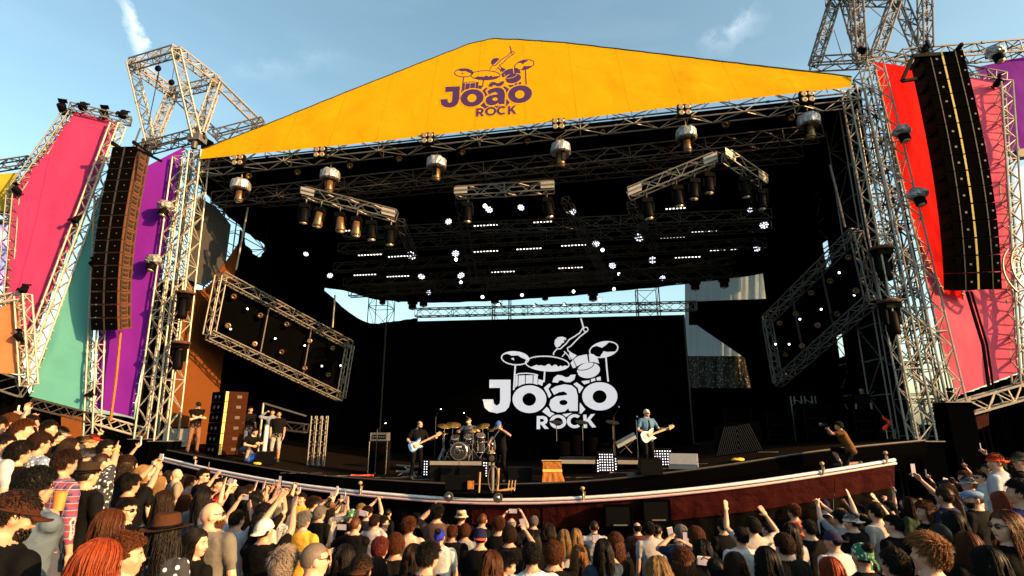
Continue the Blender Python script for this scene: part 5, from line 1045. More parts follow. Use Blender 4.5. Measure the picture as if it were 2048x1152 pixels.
# ---------------------------------------------------------------- people
import numpy as np
def person_mats():
    m, n, l, b = nodes('skin'); oi = n.new('ShaderNodeObjectInfo'); r = n.new('ShaderNodeValToRGB')
    e = r.color_ramp.elements; e[0].color = (.46, .26, .18, 1); e[1].color = (.09, .042, .026, 1); k = e.new(.5); k.color = (.28, .145, .095, 1)
    l.new(oi.outputs['Alpha'], r.inputs['Fac'])
    tc = n.new('ShaderNodeTexCoord'); tx = n.new('ShaderNodeTexNoise'); tx.inputs['Scale'].default_value = 14; l.new(tc.outputs['Object'], tx.inputs['Vector'])
    mr = n.new('ShaderNodeMapRange'); mr.inputs['To Min'].default_value = .85; mr.inputs['To Max'].default_value = 1.12; l.new(tx.outputs['Fac'], mr.inputs['Value'])
    mx = n.new('ShaderNodeMixRGB'); mx.blend_type = 'MULTIPLY'; mx.inputs['Fac'].default_value = 1; l.new(r.outputs[0], mx.inputs['Color1']); l.new(mr.outputs[0], mx.inputs['Color2'])
    l.new(mx.outputs[0], b.inputs['Base Color']); b.inputs['Roughness'].default_value = .48; b.inputs['Specular IOR Level'].default_value = .35
    MT['skin'] = m
    def objcol(name, rough, bump, bs, var=.25, vs=6, stretch=None):
        m, n, l, b = nodes(name); oi = n.new('ShaderNodeObjectInfo'); tc = n.new('ShaderNodeTexCoord'); tx = n.new('ShaderNodeTexNoise'); tx.inputs['Scale'].default_value = vs; tx.inputs['Detail'].default_value = 5
        mp = n.new('ShaderNodeMapping'); l.new(tc.outputs['Object'], mp.inputs['Vector'])
        if stretch: mp.inputs['Scale'].default_value = stretch
        l.new(mp.outputs[0], tx.inputs['Vector'])
        mr = n.new('ShaderNodeMapRange'); mr.inputs['To Min'].default_value = (1 - var) * .68; mr.inputs['To Max'].default_value = (1 + var) * .68; l.new(tx.outputs['Fac'], mr.inputs['Value'])
        mx = n.new('ShaderNodeMixRGB'); mx.blend_type = 'MULTIPLY'; mx.inputs['Fac'].default_value = 1; l.new(oi.outputs['Color'], mx.inputs['Color1']); l.new(mr.outputs[0], mx.inputs['Color2']); l.new(mx.outputs[0], b.inputs['Base Color'])
        t2 = n.new('ShaderNodeTexNoise'); t2.inputs['Scale'].default_value = bs; t2.inputs['Detail'].default_value = 4; l.new(mp.outputs[0], t2.inputs['Vector'])
        bp_ = n.new('ShaderNodeBump'); bp_.inputs['Strength'].default_value = bump; bp_.inputs['Distance'].default_value = .03; l.new(t2.outputs['Fac'], bp_.inputs['Height']); l.new(bp_.outputs[0], b.inputs['Normal'])
        b.inputs['Roughness'].default_value = rough; b.inputs['Specular IOR Level'].default_value = .25; b.inputs['IOR'].default_value = 1.2
        return m
    MT['shirt'] = objcol('shirt', .85, .8, 7); MT['hair'] = objcol('hair', .45, .2, 60, .5, 30, (3, 3, .5)); MT['hatcloth'] = objcol('hat_cloth', .85, .3, 40, .15)
    MT['hair'].node_tree.nodes['Principled BSDF'].inputs['Specular IOR Level'].default_value = .4; MT['hair'].node_tree.nodes['Principled BSDF'].inputs['IOR'].default_value = 1.28
    m, n, l, b = nodes('trousers'); oi = n.new('ShaderNodeObjectInfo'); r = n.new('ShaderNodeValToRGB'); r.color_ramp.elements[0].color = (.012, .012, .014, 1); r.color_ramp.elements[1].color = (.05, .07, .13, 1); l.new(oi.outputs['Random'], r.inputs['Fac']); l.new(r.outputs[0], b.inputs['Base Color']); b.inputs['Roughness'].default_value = .9; MT['trousers'] = m
    MT['shoe'] = mat('shoe', (.03, .028, .026), .7); MT['eye'] = mat('eye_dark', (.02, .015, .012), .3); MT['eyewhite'] = mat('eye_white', (.6, .58, .55), .4); MT['lips'] = mat('lips', (.32, .11, .09), .5); MT['shades'] = mat('sunglass_lens', (.008, .008, .01), .15, spec=.6)
    # plaid and print shirts
    m, n, l, b = nodes('plaid'); tc = n.new('ShaderNodeTexCoord'); sx = n.new('ShaderNodeSeparateXYZ'); l.new(tc.outputs['Object'], sx.inputs[0])
    def band(o, sc, w):
        a = n.new('ShaderNodeMath'); a.operation = 'MULTIPLY'; a.inputs[1].default_value = sc; l.new(o, a.inputs[0]); f = n.new('ShaderNodeMath'); f.operation = 'FRACT'; l.new(a.outputs[0], f.inputs[0]); g = n.new('ShaderNodeMath'); g.operation = 'LESS_THAN'; g.inputs[1].default_value = w; l.new(f.outputs[0], g.inputs[0]); return g.outputs[0]
    b1, b2 = band(sx.outputs['X'], 17, .5), band(sx.outputs['Z'], 17, .5); w1, w2 = band(sx.outputs['X'], 17, .08), band(sx.outputs['Z'], 17, .08)
    ad = n.new('ShaderNodeMath'); l.new(b1, ad.inputs[0]); l.new(b2, ad.inputs[1]); r = n.new('ShaderNodeValToRGB'); r.color_ramp.interpolation = 'CONSTANT'; e = r.color_ramp.elements; e[0].color = (.17, .02, .03, 1); e[1].position = .9; e[1].color = (.02, .02, .06, 1); k = e.new(.35); k.color = (.10, .03, .10, 1)
    hf = n.new('ShaderNodeMath'); hf.operation = 'MULTIPLY'; hf.inputs[1].default_value = .5; l.new(ad.outputs[0], hf.inputs[0]); l.new(hf.outputs[0], r.inputs['Fac'])
    mxw = n.new('ShaderNodeMath'); mxw.operation = 'MAXIMUM'; l.new(w1, mxw.inputs[0]); l.new(w2, mxw.inputs[1]); mx = n.new('ShaderNodeMixRGB'); l.new(mxw.outputs[0], mx.inputs['Fac']); l.new(r.outputs[0], mx.inputs['Color1']); mx.inputs['Color2'].default_value = (.26, .23, .24, 1); l.new(mx.outputs[0], b.inputs['Base Color']); b.inputs['Roughness'].default_value = .9; MT['plaid'] = m
    for nm, c0, c1, sc in (('floral', (.01, .012, .02), (.5, .55, .6), 22), ('bluepattern', (.10, .14, .24), (.55, .55, .58), 26), ('greenpattern', (.01, .10, .04), (.5, .55, .5), 30), ('greypattern', (.28, .28, .28), (.05, .05, .05), 30)):
        m, n, l, b = nodes(nm + '_print'); tc = n.new('ShaderNodeTexCoord'); vo = n.new('ShaderNodeTexVoronoi'); vo.inputs['Scale'].default_value = sc; l.new(tc.outputs['Object'], vo.inputs['Vector']); r = n.new('ShaderNodeValToRGB'); r.color_ramp.elements[0].position = .28; r.color_ramp.elements[0].color = (*c1, 1); r.color_ramp.elements[1].position = .36; r.color_ramp.elements[1].color = (*c0, 1); l.new(vo.outputs['Distance'], r.inputs['Fac']); l.new(r.outputs[0], b.inputs['Base Color']); b.inputs['Roughness'].default_value = .9; MT[nm] = m
person_mats()

def ik(a, t, l1, l2, pole):
    a, t, pole = V(a), V(t), V(pole); d = t - a; L = min(max(d.length, abs(l1 - l2) + .02), (l1 + l2) * .995); d = d.normalized()
    x = (l1 * l1 - l2 * l2 + L * L) / (2 * L); h = sqrt(max(0, l1 * l1 - x * x)); q = pole - d * pole.dot(d)
    q = q.normalized() if q.length > 1e-4 else d.orthogonal().normalized()
    return a + d * x + q * h, a + d * L
MALE = [(.84, .135, .105, 0), (.90, .172, .125, -.01), (.98, .168, .118, 0), (1.08, .158, .108, .005), (1.18, .165, .112, .005), (1.28, .188, .122, .005), (1.36, .202, .12, 0), (1.42, .200, .104, -.01), (1.46, .158, .09, -.015), (1.50, .092, .072, -.018), (1.53, .058, .058, -.018)]
FEM = [(.84, .14, .11, 0), (.90, .178, .128, -.01), (.98, .165, .115, 0), (1.08, .132, .092, .005), (1.18, .142, .098, .005), (1.28, .158, .108, .005), (1.36, .172, .105, 0), (1.42, .168, .09, -.01), (1.46, .128, .076, -.015), (1.50, .072, .06, -.018), (1.53, .048, .05, -.018)]
WORK = bpy.data.scenes.new('figure_workbench')      # an empty scene so that only the figure itself is evaluated
def body_mesh(name, sex='m', lean=0, side=0, twist=0, hy=0, hp=0, hip=(0, 0, 0), armR=None, armL=None, handR='relax', handL='relax', palmR=(-1, 0, 0), palmL=(1, 0, 0), legR=None, legL=None, kneeR=(.15, 1, 0), kneeL=(-.15, 1, 0), sleeve=.55, shorts=False, voxel=.0105, dec=.5, vest=False):
    """one continuous figure 1.75 m tall facing +Y: lofted torso, tapered limbs, hands with five fingers, head with nose, ears, brow and chin, fused by a voxel remesh"""
    tab = MALE if sex == 'm' else FEM; parts = {k: MB() for k in ('skin', 'shirt', 'trousers', 'shoe')}
    hip = V(hip)
    def bend(p):
        p = V(p); k = sm((p.z - .88) / .4)
        q = p - V((0, 0, .92)); q = Matrix.Rotation(-lean * k, 3, 'X') @ q; q = Matrix.Rotation(side * k, 3, 'Y') @ q; q = Matrix.Rotation(twist * k, 3, 'Z') @ q
        return q + V((0, 0, .92)) + hip
    def prof(z):
        for (z0, a0, b0, c0), (z1, a1, b1, c1) in zip(tab, tab[1:]):
            if z <= z1: u = sm((z - z0) / (z1 - z0)) * .5 + .5 * (z - z0) / (z1 - z0); return a0 + (a1 - a0) * u, b0 + (b1 - b0) * u, c0 + (c1 - c0) * u
        return tab[-1][1:]
    def rings(mb, z0, z1, grow_=0, n=22):
        st_ = max(2, int((z1 - z0) / .025)); vs = []; fs = []
        for i in range(st_ + 1):
            z = z0 + (z1 - z0) * i / st_; a, b, c = prof(z)
            for j in range(n):
                t = 2 * pi * j / n; cx, sy = cos(t), sin(t); e = .84
                vs.append(bend((math.copysign(abs(cx) ** e, cx) * (a + grow_), c + math.copysign(abs(sy) ** e, sy) * (b + grow_), z)))
        for i in range(st_): fs += [(i * n + j, i * n + (j + 1) % n, (i + 1) * n + (j + 1) % n, (i + 1) * n + j) for j in range(n)]
        fs += [tuple(range(n - 1, -1, -1)), tuple(range(st_ * n, (st_ + 1) * n))]
        mb.add(vs, fs)
    rings(parts['shirt'], .86, 1.492, .016); rings(parts['trousers'], .84, .97, .004); rings(parts['skin'], 1.488, 1.53, .001)
    if sex == 'f':
        for sx in (-1, 1): parts['shirt'].ell(bend((sx * .07, .095, 1.27)), (.062, .06, .062))
    def limb(mb, pts, rs, n=12):
        P, R_ = [], []
        for i in range(len(pts) - 1):
            k = max(2, int((V(pts[i + 1]) - V(pts[i])).length / .03))
            for j in range(k): P.append(V(pts[i]).lerp(V(pts[i + 1]), j / k)); R_.append(rs[i] + (rs[i + 1] - rs[i]) * j / k)
        P.append(V(pts[-1])); R_.append(rs[-1]); mb.path(P, R_, n)
        for p, r in zip(pts, rs): mb.ell(p, (r, r, r), 10, 8)
    k_ = 1 if sex == 'm' else .86
    wrists = {}
    for sgn, arm, hand, palm in ((1, armR, handR, palmR), (-1, armL, handL, palmL)):
        sh = bend((sgn * (.192 if sex == 'm' else .160), -.012, 1.415))
        tgt, pole = arm if arm else ((sgn * .27, .06, .86 + hip.z), (sgn * .5, -1, 0))
        el, wr_ = ik(sh, tgt, .29, .255, pole)
        limb(parts['skin'], [sh, sh.lerp(el, .5), el, el.lerp(wr_, .35), wr_], [.052 * k_, .047 * k_, .039 * k_, .041 * k_, .027 * k_])
        if not vest:
            cut = sh.lerp(el, min(sleeve, 1) * .98); pts = [bend((sgn * .10, -.012, 1.41)), sh, cut]; rs = [.07 * k_, .072 * k_, .063 * k_]
            if sleeve > 1: pts += [el, el.lerp(wr_, min(1, sleeve - 1))]; rs = [.07 * k_, .07 * k_, .062 * k_, .054 * k_, .044 * k_]
            limb(parts['shirt'], pts, rs)
        else: limb(parts['shirt'], [bend((sgn * .10, -.012, 1.41)), sh], [.07, .068])
        # hand
        u = (wr_ - el).normalized(); n_ = V(palm); n_ = n_ - u * n_.dot(u); n_ = n_.normalized() if n_.length > .1 else u.orthogonal().normalized(); w = u.cross(n_).normalized()
        th = w * (1 if w.dot(V((-sgn, .3, .3))) > 0 else -1)      # thumb side
        H = parts['skin']; mxh = Matrix((w, n_, u)).transposed(); H.ell(wr_ + u * .05, (.042, .019, .058), 14, 10, mxh)
        curl = {'relax': (25, 35), 'open': (4, 6), 'grip': (70, 85), 'hold': (35, 50)}.get(hand, (20, 30))
        for i, (o_, L_) in enumerate(((-.03, .064), (-.0105, .076), (.0105, .072), (.029, .056))):
            ww = th * -o_ ; c1, c2 = curl
            if hand == 'horns': c1, c2 = ((3, 4) if i in (0, 3) else (85, 95))
            if hand == 'point': c1, c2 = ((3, 4) if i == 0 else (80, 90))
            spread = 5.2 if hand in ('open', 'horns') else 1.6
            base = wr_ + u * .095 + ww
            d1 = (u * cos(radians(c1)) + n_ * sin(radians(c1)) + ww * spread).normalized(); c12 = c1 + c2; d2 = (u * cos(radians(c12)) + n_ * sin(radians(c12)) + ww * spread * .6).normalized()
            limb(H, [base - u * .02, base + d1 * L_ * .55, base + d1 * L_ * .55 + d2 * L_ * .55], [.0115, .0105, .0085], 8)
        tb = wr_ + u * .03 + th * .03; td = (u * .75 + th * (.75 if hand in ('open', 'horns', 'hold') else .35) + n_ * .45).normalized(); limb(H, [tb - th * .01, tb + td * .035, tb + td * .035 + (td + u * .6).normalized() * .032], [.014, .012, .0095], 8)
        wrists[sgn] = (wr_, u, n_)
    for sgn, leg, knee in ((1, legR, kneeR), (-1, legL, kneeL)):
        hj = V((sgn * .092, 0, .90)) + hip; an = leg if leg else (sgn * .11, -.02, .085)
        kn, ak = ik(hj, an, .43, .41, knee)
        limb(parts['trousers'], [hj, hj.lerp(kn, .5), kn], [.098, .082, .062])
        lg = parts['skin'] if shorts else parts['trousers']; limb(lg, [kn, kn.lerp(ak, .3), ak], [.056, .06, .042 if shorts else .055])
        fd = V((knee[0] * .3, 1, 0)).normalized(); parts['shoe'].ell(ak + fd * .07 + V((0, 0, -.042)), (.046, .135, .042), 12, 8, Matrix.Rotation(atan2(-fd.x, fd.y), 3, 'Z')); limb(parts['shoe'], [ak + V((0, 0, .01)), ak + V((0, 0, -.04))], [.05, .052])
    # neck and head
    pv = bend((0, -.012, 1.535)); Rl = (Matrix.Rotation(twist, 3, 'Z') @ Matrix.Rotation(side * .6, 3, 'Y') @ Matrix.Rotation(-lean * .55, 3, 'X'))
    Rh = Rl @ Matrix.Rotation(hy, 3, 'Z') @ Matrix.Rotation(hp, 3, 'X'); HC = pv + Rh @ V((0, .012, .098))
    hd = parts['skin']
    def he(c, r): hd.ell(HC + Rh @ V(c), r, 18, 12, Rh)
    limb(hd, [bend((0, -.018, 1.46)), pv + Rh @ V((0, -.005, .05))], [.056 * k_, .054 * k_])
    he((0, -.008, .008), (.0745, .094, .098)); he((0, .028, -.045), (.058, .064, .066)); he((0, .062, -.086), (.028, .025, .022)); he((0, .088, -.008), (.011, .014, .022)); he((0, .098, -.028), (.0145, .017, .013)); he((0, .072, .022), (.052, .018, .014)); he((0, .074, -.062), (.026, .018, .014))
    for sx in (-1, 1): he((sx * .075, -.008, -.012), (.0115, .021, .033)); he((sx * .04, .055, -.028), (.024, .026, .024))
    al = MB(); labs = []
    for i, k in enumerate(('skin', 'shirt', 'trousers', 'shoe')): al.add(parts[k].v, parts[k].f); labs += [i] * len(parts[k].v)
    tmp = bpy.data.objects.new('tmp', al.mesh('tmp')); WORK.collection.objects.link(tmp)
    md = tmp.modifiers.new('r', 'REMESH'); md.mode = 'VOXEL'; md.voxel_size = voxel; md.adaptivity = .05 if dec < .5 else 0
    md = tmp.modifiers.new('s', 'SMOOTH'); md.factor = .5; md.iterations = 3
    if .5 <= dec < 1: md = tmp.modifiers.new('d', 'DECIMATE'); md.ratio = dec
    vl = WORK.view_layers[0]; vl.update(); dg = vl.depsgraph; me = bpy.data.meshes.new_from_object(tmp.evaluated_get(dg)); old = tmp.data; bpy.data.objects.remove(tmp); bpy.data.meshes.remove(old)
    ks, ko = KDTree(len(al.v)), KDTree(len(al.v))
    for i, p in enumerate(al.v): (ks if labs[i] == 0 else ko).insert(p, i)
    ks.balance(); ko.balance(); mi = []
    for pg in me.polygons:
        c = pg.center; _, i, d0 = ks.find(c); _, j, d1 = ko.find(c); mi.append(0 if d0 + .016 < d1 else labs[j])
    nv = len(me.vertices); ft = MB()        # eyes, brows and lips added to the same mesh
    def fe(c, r): ft.ell(HC + Rh @ V(c), r, 8, 6, Rh)
    feats = []
    for sx in (-1, 1): feats += [(5, (sx * .031, .077, .0), (.0115, .006, .0048)), (4, (sx * .031, .0800, .0), (.0058, .0055, .0050)), (4, (sx * .032, .083, .020), (.018, .006, .0042))]
    feats.append((6, (0, .0885, -.060), (.0215, .006, .0065)))
    vs = [v.co.copy() for v in me.vertices]; fs = [tuple(p.vertices) for p in me.polygons]
    for lab, c, r in feats:
        f = MB(); f.ell(HC + Rh @ V(c), r, 8, 6, Rh); o_ = len(vs); vs += f.v; fs += [tuple(i + o_ for i in q) for q in f.f]; mi += [lab] * len(f.f)
    bpy.data.meshes.remove(me); me = bpy.data.meshes.new(name); me.from_pydata([tuple(v) for v in vs], [], fs)
    for k in ('skin', 'shirt', 'trousers', 'shoe', 'eye', 'eyewhite', 'lips'): me.materials.append(MT[k])
    me.polygons.foreach_set('material_index', mi); me.polygons.foreach_set('use_smooth', [True] * len(fs)); me.update()
    wrk = set()
    for pg in me.polygons:
        if pg.material_index in (1, 2): wrk.update(pg.vertices)
    nrm_ = [v.normal.copy() for v in me.vertices]; cos_ = [v.co.copy() for v in me.vertices]
    for i in wrk:
        c = cos_[i]; q = V((c.x * 9, c.y * 9, c.z * 6 + 3 * abs(c.x)))
        cos_[i] = c + nrm_[i] * (.010 * (abs(noise.noise(q)) - .25) + .005 * noise.noise(q * 2.3))
    me.vertices.foreach_set('co', [x for c in cos_ for x in c])
    me.update()
    hm = Matrix.Translation(HC) @ Rh.to_4x4()
    return me, hm, wrists

# hair and headwear in the head's own frame (origin at the skull's middle, +Y to the face)
def in_hair(d, nape=-.5):
    if d.z < nape: return False
    if d.y > .30 and d.z < .50 - .15 * abs(d.x): return False
    if d.y > -.25 and d.z < -.02 : return False
    return True
def hair_shell(mb, r, off, nape, amp=.04, sc=14, n=30, k=20):
    vs, idx, fs = [], {}, []
    def vid(i, j):
        j %= n
        if (i, j) not in idx:
            t, p = pi * i / k, 2 * pi * j / n; d = V((sin(t) * cos(p), sin(t) * sin(p), cos(t))); q = V((d.x * r[0], d.y * r[1], d.z * r[2])) * (1 + amp * noise.noise(d * sc * .3) + amp * .6 * noise.noise(d * sc)) + V(off); idx[(i, j)] = len(vs); vs.append(q)
        return idx[(i, j)]
    for i in range(k):
        for j in range(n):
            t, p = pi * (i + .5) / k, 2 * pi * (j + .5) / n; d = V((sin(t) * cos(p), sin(t) * sin(p), cos(t)))
            if in_hair(d, nape): fs.append((vid(i, j), vid(i + 1, j), vid(i + 1, j + 1), vid(i, j + 1)))
    mb.add(vs, fs)
def rdir(): 
    z = random.uniform(-1, 1); a = random.uniform(0, 2 * pi); r = sqrt(1 - z * z); return V((r * cos(a), r * sin(a), z))
SK = (.0785, .098, .102)
def sk(d, g=1.0): return V((d.x * SK[0], d.y * SK[1], d.z * SK[2])) * g + V((0, -.008, .008))
def hair_short(seed, ln=.03, n=1800, lift=.5, swirl=V((0, 1, 0))):
    random.seed(seed); mb = MB(); hair_shell(mb, (.0815, .1015, .1055), (0, -.008, .008), -.5)
    c = 0
    while c < n:
        d = rdir()
        if not in_hair(d, -.52): continue
        c += 1; p = sk(d, 1.02); tan = (swirl * .6 + V((0, 0, -.8)) + rdir() * .6); tan = (tan - d * tan.dot(d)).normalized(); L = ln * random.uniform(.5, 1.2) * (1.3 if d.z > .5 else .8)
        mb.path([p, p + (tan * (1 - lift) + d * lift) * L * .6, p + (tan * (1 - lift * .4) + d * lift * .7) * L], [.0030, .0024, .0006], 3)
    return mb.mesh('hair', ['hair'], True)
def hair_buzz():
    mb = MB(); hair_shell(mb, (.0785, .0985, .1025), (0, -.008, .008), -.5, .01, 30, 36, 24); return mb.mesh('hair', ['hair'], True)
def hair_ring(seed):
    random.seed(seed); mb = MB(); c = 0
    while c < 260:
        d = rdir()
        if not in_hair(d, -.5) or d.z > .42: continue
        c += 1; p = sk(d, 1.0); t = V((0, 0, -1)) + rdir() * .4; t = (t - d * t.dot(d)).normalized(); mb.path([p - t * .008, p + d * .008 + t * .008, p + t * .025 + d * .004], [.007, .006, .002], 3)
    return mb.mesh('hair', ['hair'], True)
def strand_mesh(mb, strands, rad):
    """many thin three-sided strands of equal point count, vectorised, joined to the shell in mb"""
    P = np.array([[tuple(p) for p in st_] for st_ in strands]); N, K, _ = P.shape; T = np.gradient(P, axis=1); T /= np.linalg.norm(T, axis=2, keepdims=True) + 1e-9
    X = np.cross(T, np.array([.31, .77, .55])); X /= np.linalg.norm(X, axis=2, keepdims=True) + 1e-9; Y = np.cross(T, X); R = np.array(rad)[:, None] * np.array([.6] + [1] * (K - 2) + [.3])[None, :]
    vs = np.stack([P + (X * cos(2 * pi * k / 3) + Y * sin(2 * pi * k / 3)) * R[..., None] for k in range(3)], axis=2).reshape(-1, 3)
    i, j, k = np.meshgrid(np.arange(N), np.arange(K - 1), np.arange(3), indexing='ij'); b0 = (i * K + j) * 3; k2 = (k + 1) % 3; o = len(mb.v)
    F_ = np.stack([b0 + k, b0 + k2, b0 + 3 + k2, b0 + 3 + k], axis=-1).reshape(-1, 4) + o
    me = bpy.data.meshes.new('hair'); me.from_pydata([tuple(p) for p in mb.v] + vs.tolist(), [], list(mb.f) + F_.tolist()); me.materials.append(MT['hair']); me.polygons.foreach_set('use_smooth', [True] * len(me.polygons)); me.update(); return me
def hair_long(seed, ln=.34, n=1900, wave=.006, vol=1.0, tie=None):
    random.seed(seed); mb = MB(); hair_shell(mb, (.082, .102, .106), (0, -.010, .008), -.7, .02)
    c = 0; ST, RA = [], []
    while c < n:
        az = random.uniform(0, 2 * pi); el_ = random.uniform(.15, 1.0) ** .6 * pi / 2
        d = V((cos(az) * cos(el_), sin(az) * cos(el_), sin(el_)))
        end = V((d.x, d.y, 0)); end = (end + V((0, -.35, 0)) + V((math.copysign(.25, d.x), 0, 0)))
        if end.length < .05: continue
        end.normalize()
        if end.y > .45: continue
        c += 1; pts = []; L = ln * random.uniform(.72, 1.12); ph = random.uniform(0, 6); rr = random.uniform(.98, 1.10) * vol * (1.16 if random.random() < .05 else 1); wv = wave * random.uniform(.5, 1.6)
        for i in range(5):
            q = d.lerp(end + V((0, 0, -.1)), i / 4).normalized(); pts.append(sk(q, 1.045 * (1 + (rr - 1) * i / 4)))
        b0 = pts[-1]
        if tie:
            tp = V(tie); pts += [b0.lerp(tp, .6) + V((0, 0, .01)), tp]; jit = rdir() * .03
            for i in range(1, 5): pts.append(tp + V((jit.x * i * .35, -.03 * min(i, 2) + jit.y * .3, -L * i / 4)))
        else:
            for i in range(1, 7):
                f = i / 6; out = V((end.x, end.y, 0)) * (.012 * sin(f * pi) * vol + wv * sin(f * 9 + ph)); side_ = V((-end.y, end.x, 0)) * wv * 1.3 * cos(f * 8 + ph)
                bx = b0 + V((0, 0, -L * f)) + out + side_; bx.x *= 1 + .12 * f * (1 if vol > .9 else 0); bx.y = min(bx.y, .05) - .01 * f; pts.append(bx)
        ST.append(pts); RA.append(random.uniform(.0009, .0024))
    return strand_mesh(mb, ST, RA)
def hair_curly(seed, vol=1.12, ln=.0, n=1900):
    random.seed(seed); mb = MB(); hair_shell(mb, (.092 * vol * .86, .112 * vol * .86, .117 * vol * .86), (0, -.014, .012), -.75, .14, 18)
    c = 0
    while c < n:
        d = rdir()
        if not in_hair(d, -.8 if ln else -.6): continue
        c += 1; p = sk(d, 1.02 * vol * random.uniform(.86, 1.0)); a = d.orthogonal().normalized(); b = d.cross(a); r = random.uniform(.005, .012); ph = random.uniform(0, 6)
        drop = V((0, -.2, -1)) * ln * random.uniform(.3, 1) if (ln and d.z < .3) else V((0, 0, 0))
        mb.path([p + (a * cos(ph + i * 1.15) + b * sin(ph + i * 1.15)) * r + d * .004 * i + drop * (i / 6) for i in range(7)], [.0012, .0022, .0026, .0026, .0024, .002, .0006], 3)
    return mb.mesh('hair', ['hair'], True)
def hair_bun(seed):
    me = hair_short(seed, .02, 240, .1, V((0, -1, 0))); mb = MB(); mb.v = [v.co.copy() for v in me.vertices]; mb.f = [tuple(p.vertices) for p in me.polygons]; mb.m = [0] * len(mb.f)
    mb.ell((0, -.09, .085), (.042, .04, .038), 14, 10)
    for i in range(60):
        d = rdir(); a = d.orthogonal().normalized(); p = V((0, -.09, .085)) + d * .041; mb.path([p - a * .02, p + d * .006, p + a * .02], [.003, .006, .002], 3)
    return mb.mesh('hair', ['hair'], True)
HAIR = {'short': hair_short(1), 'short2': hair_short(2, .045, 1800, .6, V((.6, .6, 0))), 'spiky': hair_short(3, .055, 1800, .85), 'buzz': hair_buzz(), 'ring': hair_ring(4), 'long': hair_long(5), 'long2': hair_long(6, .26, 1900, .012), 'longwavy': hair_long(7, .32, 1900, .02, 1.12), 'bob': hair_long(8, .12, 1900, .006, 1.1), 'pony': hair_long(9, .3, 1500, .004, .9, (0, -.125, .03)), 'curly': hair_curly(10), 'afro': hair_curly(11, 1.26), 'curlylong': hair_curly(12, 1.2, .26, 2000), 'bun': hair_bun(13), 'side': hair_short(14, .06, 1800, .35, V((1, .3, .3)))}
def m_cap(back=False, visor_mat=1):
    mb = MB(); n, k = 24, 8; vs = []; fs = []
    for i in range(k + 1):
        t = pi / 2 * i / k * 1.03
        for j in range(n): p = 2 * pi * j / n; vs.append(V((.087 * sin(t) * cos(p), .107 * sin(t) * sin(p) - .006, .022 + .098 * cos(t) * (1 - .05 * sin(p)))))
    for i in range(k): fs += [(i * n + j, (i + 1) * n + j, (i + 1) * n + (j + 1) % n, i * n + (j + 1) % n) for j in range(n)]
    mb.add(vs, fs); mb.path([(.0885 * cos(a), .1085 * sin(a) - .006, .022) for a in [2 * pi * i / 24 for i in range(25)]], .007, 5)
    mb.ell((0, -.006, .122), (.008, .008, .005), 8, 6)
    A = [V((.084 * sin(a), .104 * cos(a) - .006, .022 - .006 * abs(sin(a)))) for a in [radians(-58 + 116 * i / 12) for i in range(13)]]; B = [V((.080 * sin(a) * 1.02, .104 * cos(a) + .072 * cos(a * 1.25) ** .7 - .006, .012 - .022 * abs(sin(a)) ** 2)) for a in [radians(-58 + 116 * i / 12) for i in range(13)]]
    mb.cur = visor_mat
    for dz in (0, -.006): mb.loft([p + V((0, 0, dz)) for p in A], [p + V((0, 0, dz)) for p in B], 3)
    mb.path(B, .0045, 5)
    if back: mb.v = [V((-p.x, -p.y - .012, p.z)) for p in mb.v]
    return mb
def cap_mesh(back, two=None):
    return m_cap(back).mesh('cap', ['hatcloth', two or 'hatcloth'], True)
def bucket_mesh(): return MB().lathe((0, -.006, 0), (0, 0, 1), [(.128, .0), (.132, .004), (.098, .035), (.092, .06), (.086, .105), (.07, .118), (.001, .121)], 26).mesh('bucket_hat', ['hatcloth'], True)
def fedora_mesh(R_=.165):
    mb = MB().lathe((0, -.006, 0), (0, 0, 1), [(R_, .034), (R_ + .002, .038), (.12, .030), (.09, .036), (.088, .09), (.082, .128), (.06, .136), (.02, .118), (.001, .116)], 30)
    for i, p in enumerate(mb.v): mb.v[i] = V((p.x * (1 - .14 * sm((p.z - .06) / .06) * (1 if p.y > 0 else .4)), p.y * 1.14, p.z + .012 * (p.x / .16) ** 2))
    mb.cur = 1; mb.path([(.0905 * cos(a), .1035 * sin(a) - .006, .05) for a in [2 * pi * i / 24 for i in range(25)]], .011, 5); return mb.mesh('fedora', ['hatcloth', 'black_gloss'], True)
def bandana_mesh():
    mb = MB(); hair_shell(mb, (.084, .104, .108), (0, -.008, .008), -.25, .03, 16); mb.ell((0, -.115, -.02), (.02, .018, .018), 10, 8)
    for sx in (-1, 1): mb.loft([V((0, -.12, -.02)), V((sx * .02, -.135, -.05)), V((sx * .03, -.13, -.10))], [V((sx * .02, -.12, -.01)), V((sx * .045, -.135, -.05)), V((sx * .05, -.13, -.10))], 2)
    return mb.mesh('bandana', ['hatcloth'], True)
def flatcap_mesh():
    mb = MB().ell((0, .012, .058), (.098, .125, .05), 20, 12); mb.ell((0, .10, .03), (.07, .06, .012), 16, 8); return mb.mesh('flat_cap', ['hatcloth'], True)
HAT = {'cap': ('cap', cap_mesh(False)), 'capback': ('cap', cap_mesh(True)), 'capred': ('cap', cap_mesh(True, mat('red_visor', (.62, .04, .02), .8))), 'bucket': ('bucket_hat', bucket_mesh()), 'fedora': ('fedora', fedora_mesh()), 'trilby': ('fedora', fedora_mesh(.125)), 'bandana': ('bandana', bandana_mesh()), 'flatcap': ('flat_cap', flatcap_mesh())}
def glasses_mesh(m_):
    mb = MB()
    for sx in (-1, 1): mb.ell((sx * .033, .094, .002), (.026, .006, .019), 14, 8); mb.bar((sx * .058, .088, .008), (sx * .078, -.01, .008), .004, .006)
    mb.bar((-.012, .099, .006), (.012, .099, .006), .004); return mb.mesh('sunglasses', [m_], True)
M_SHADES = glasses_mesh('shades')
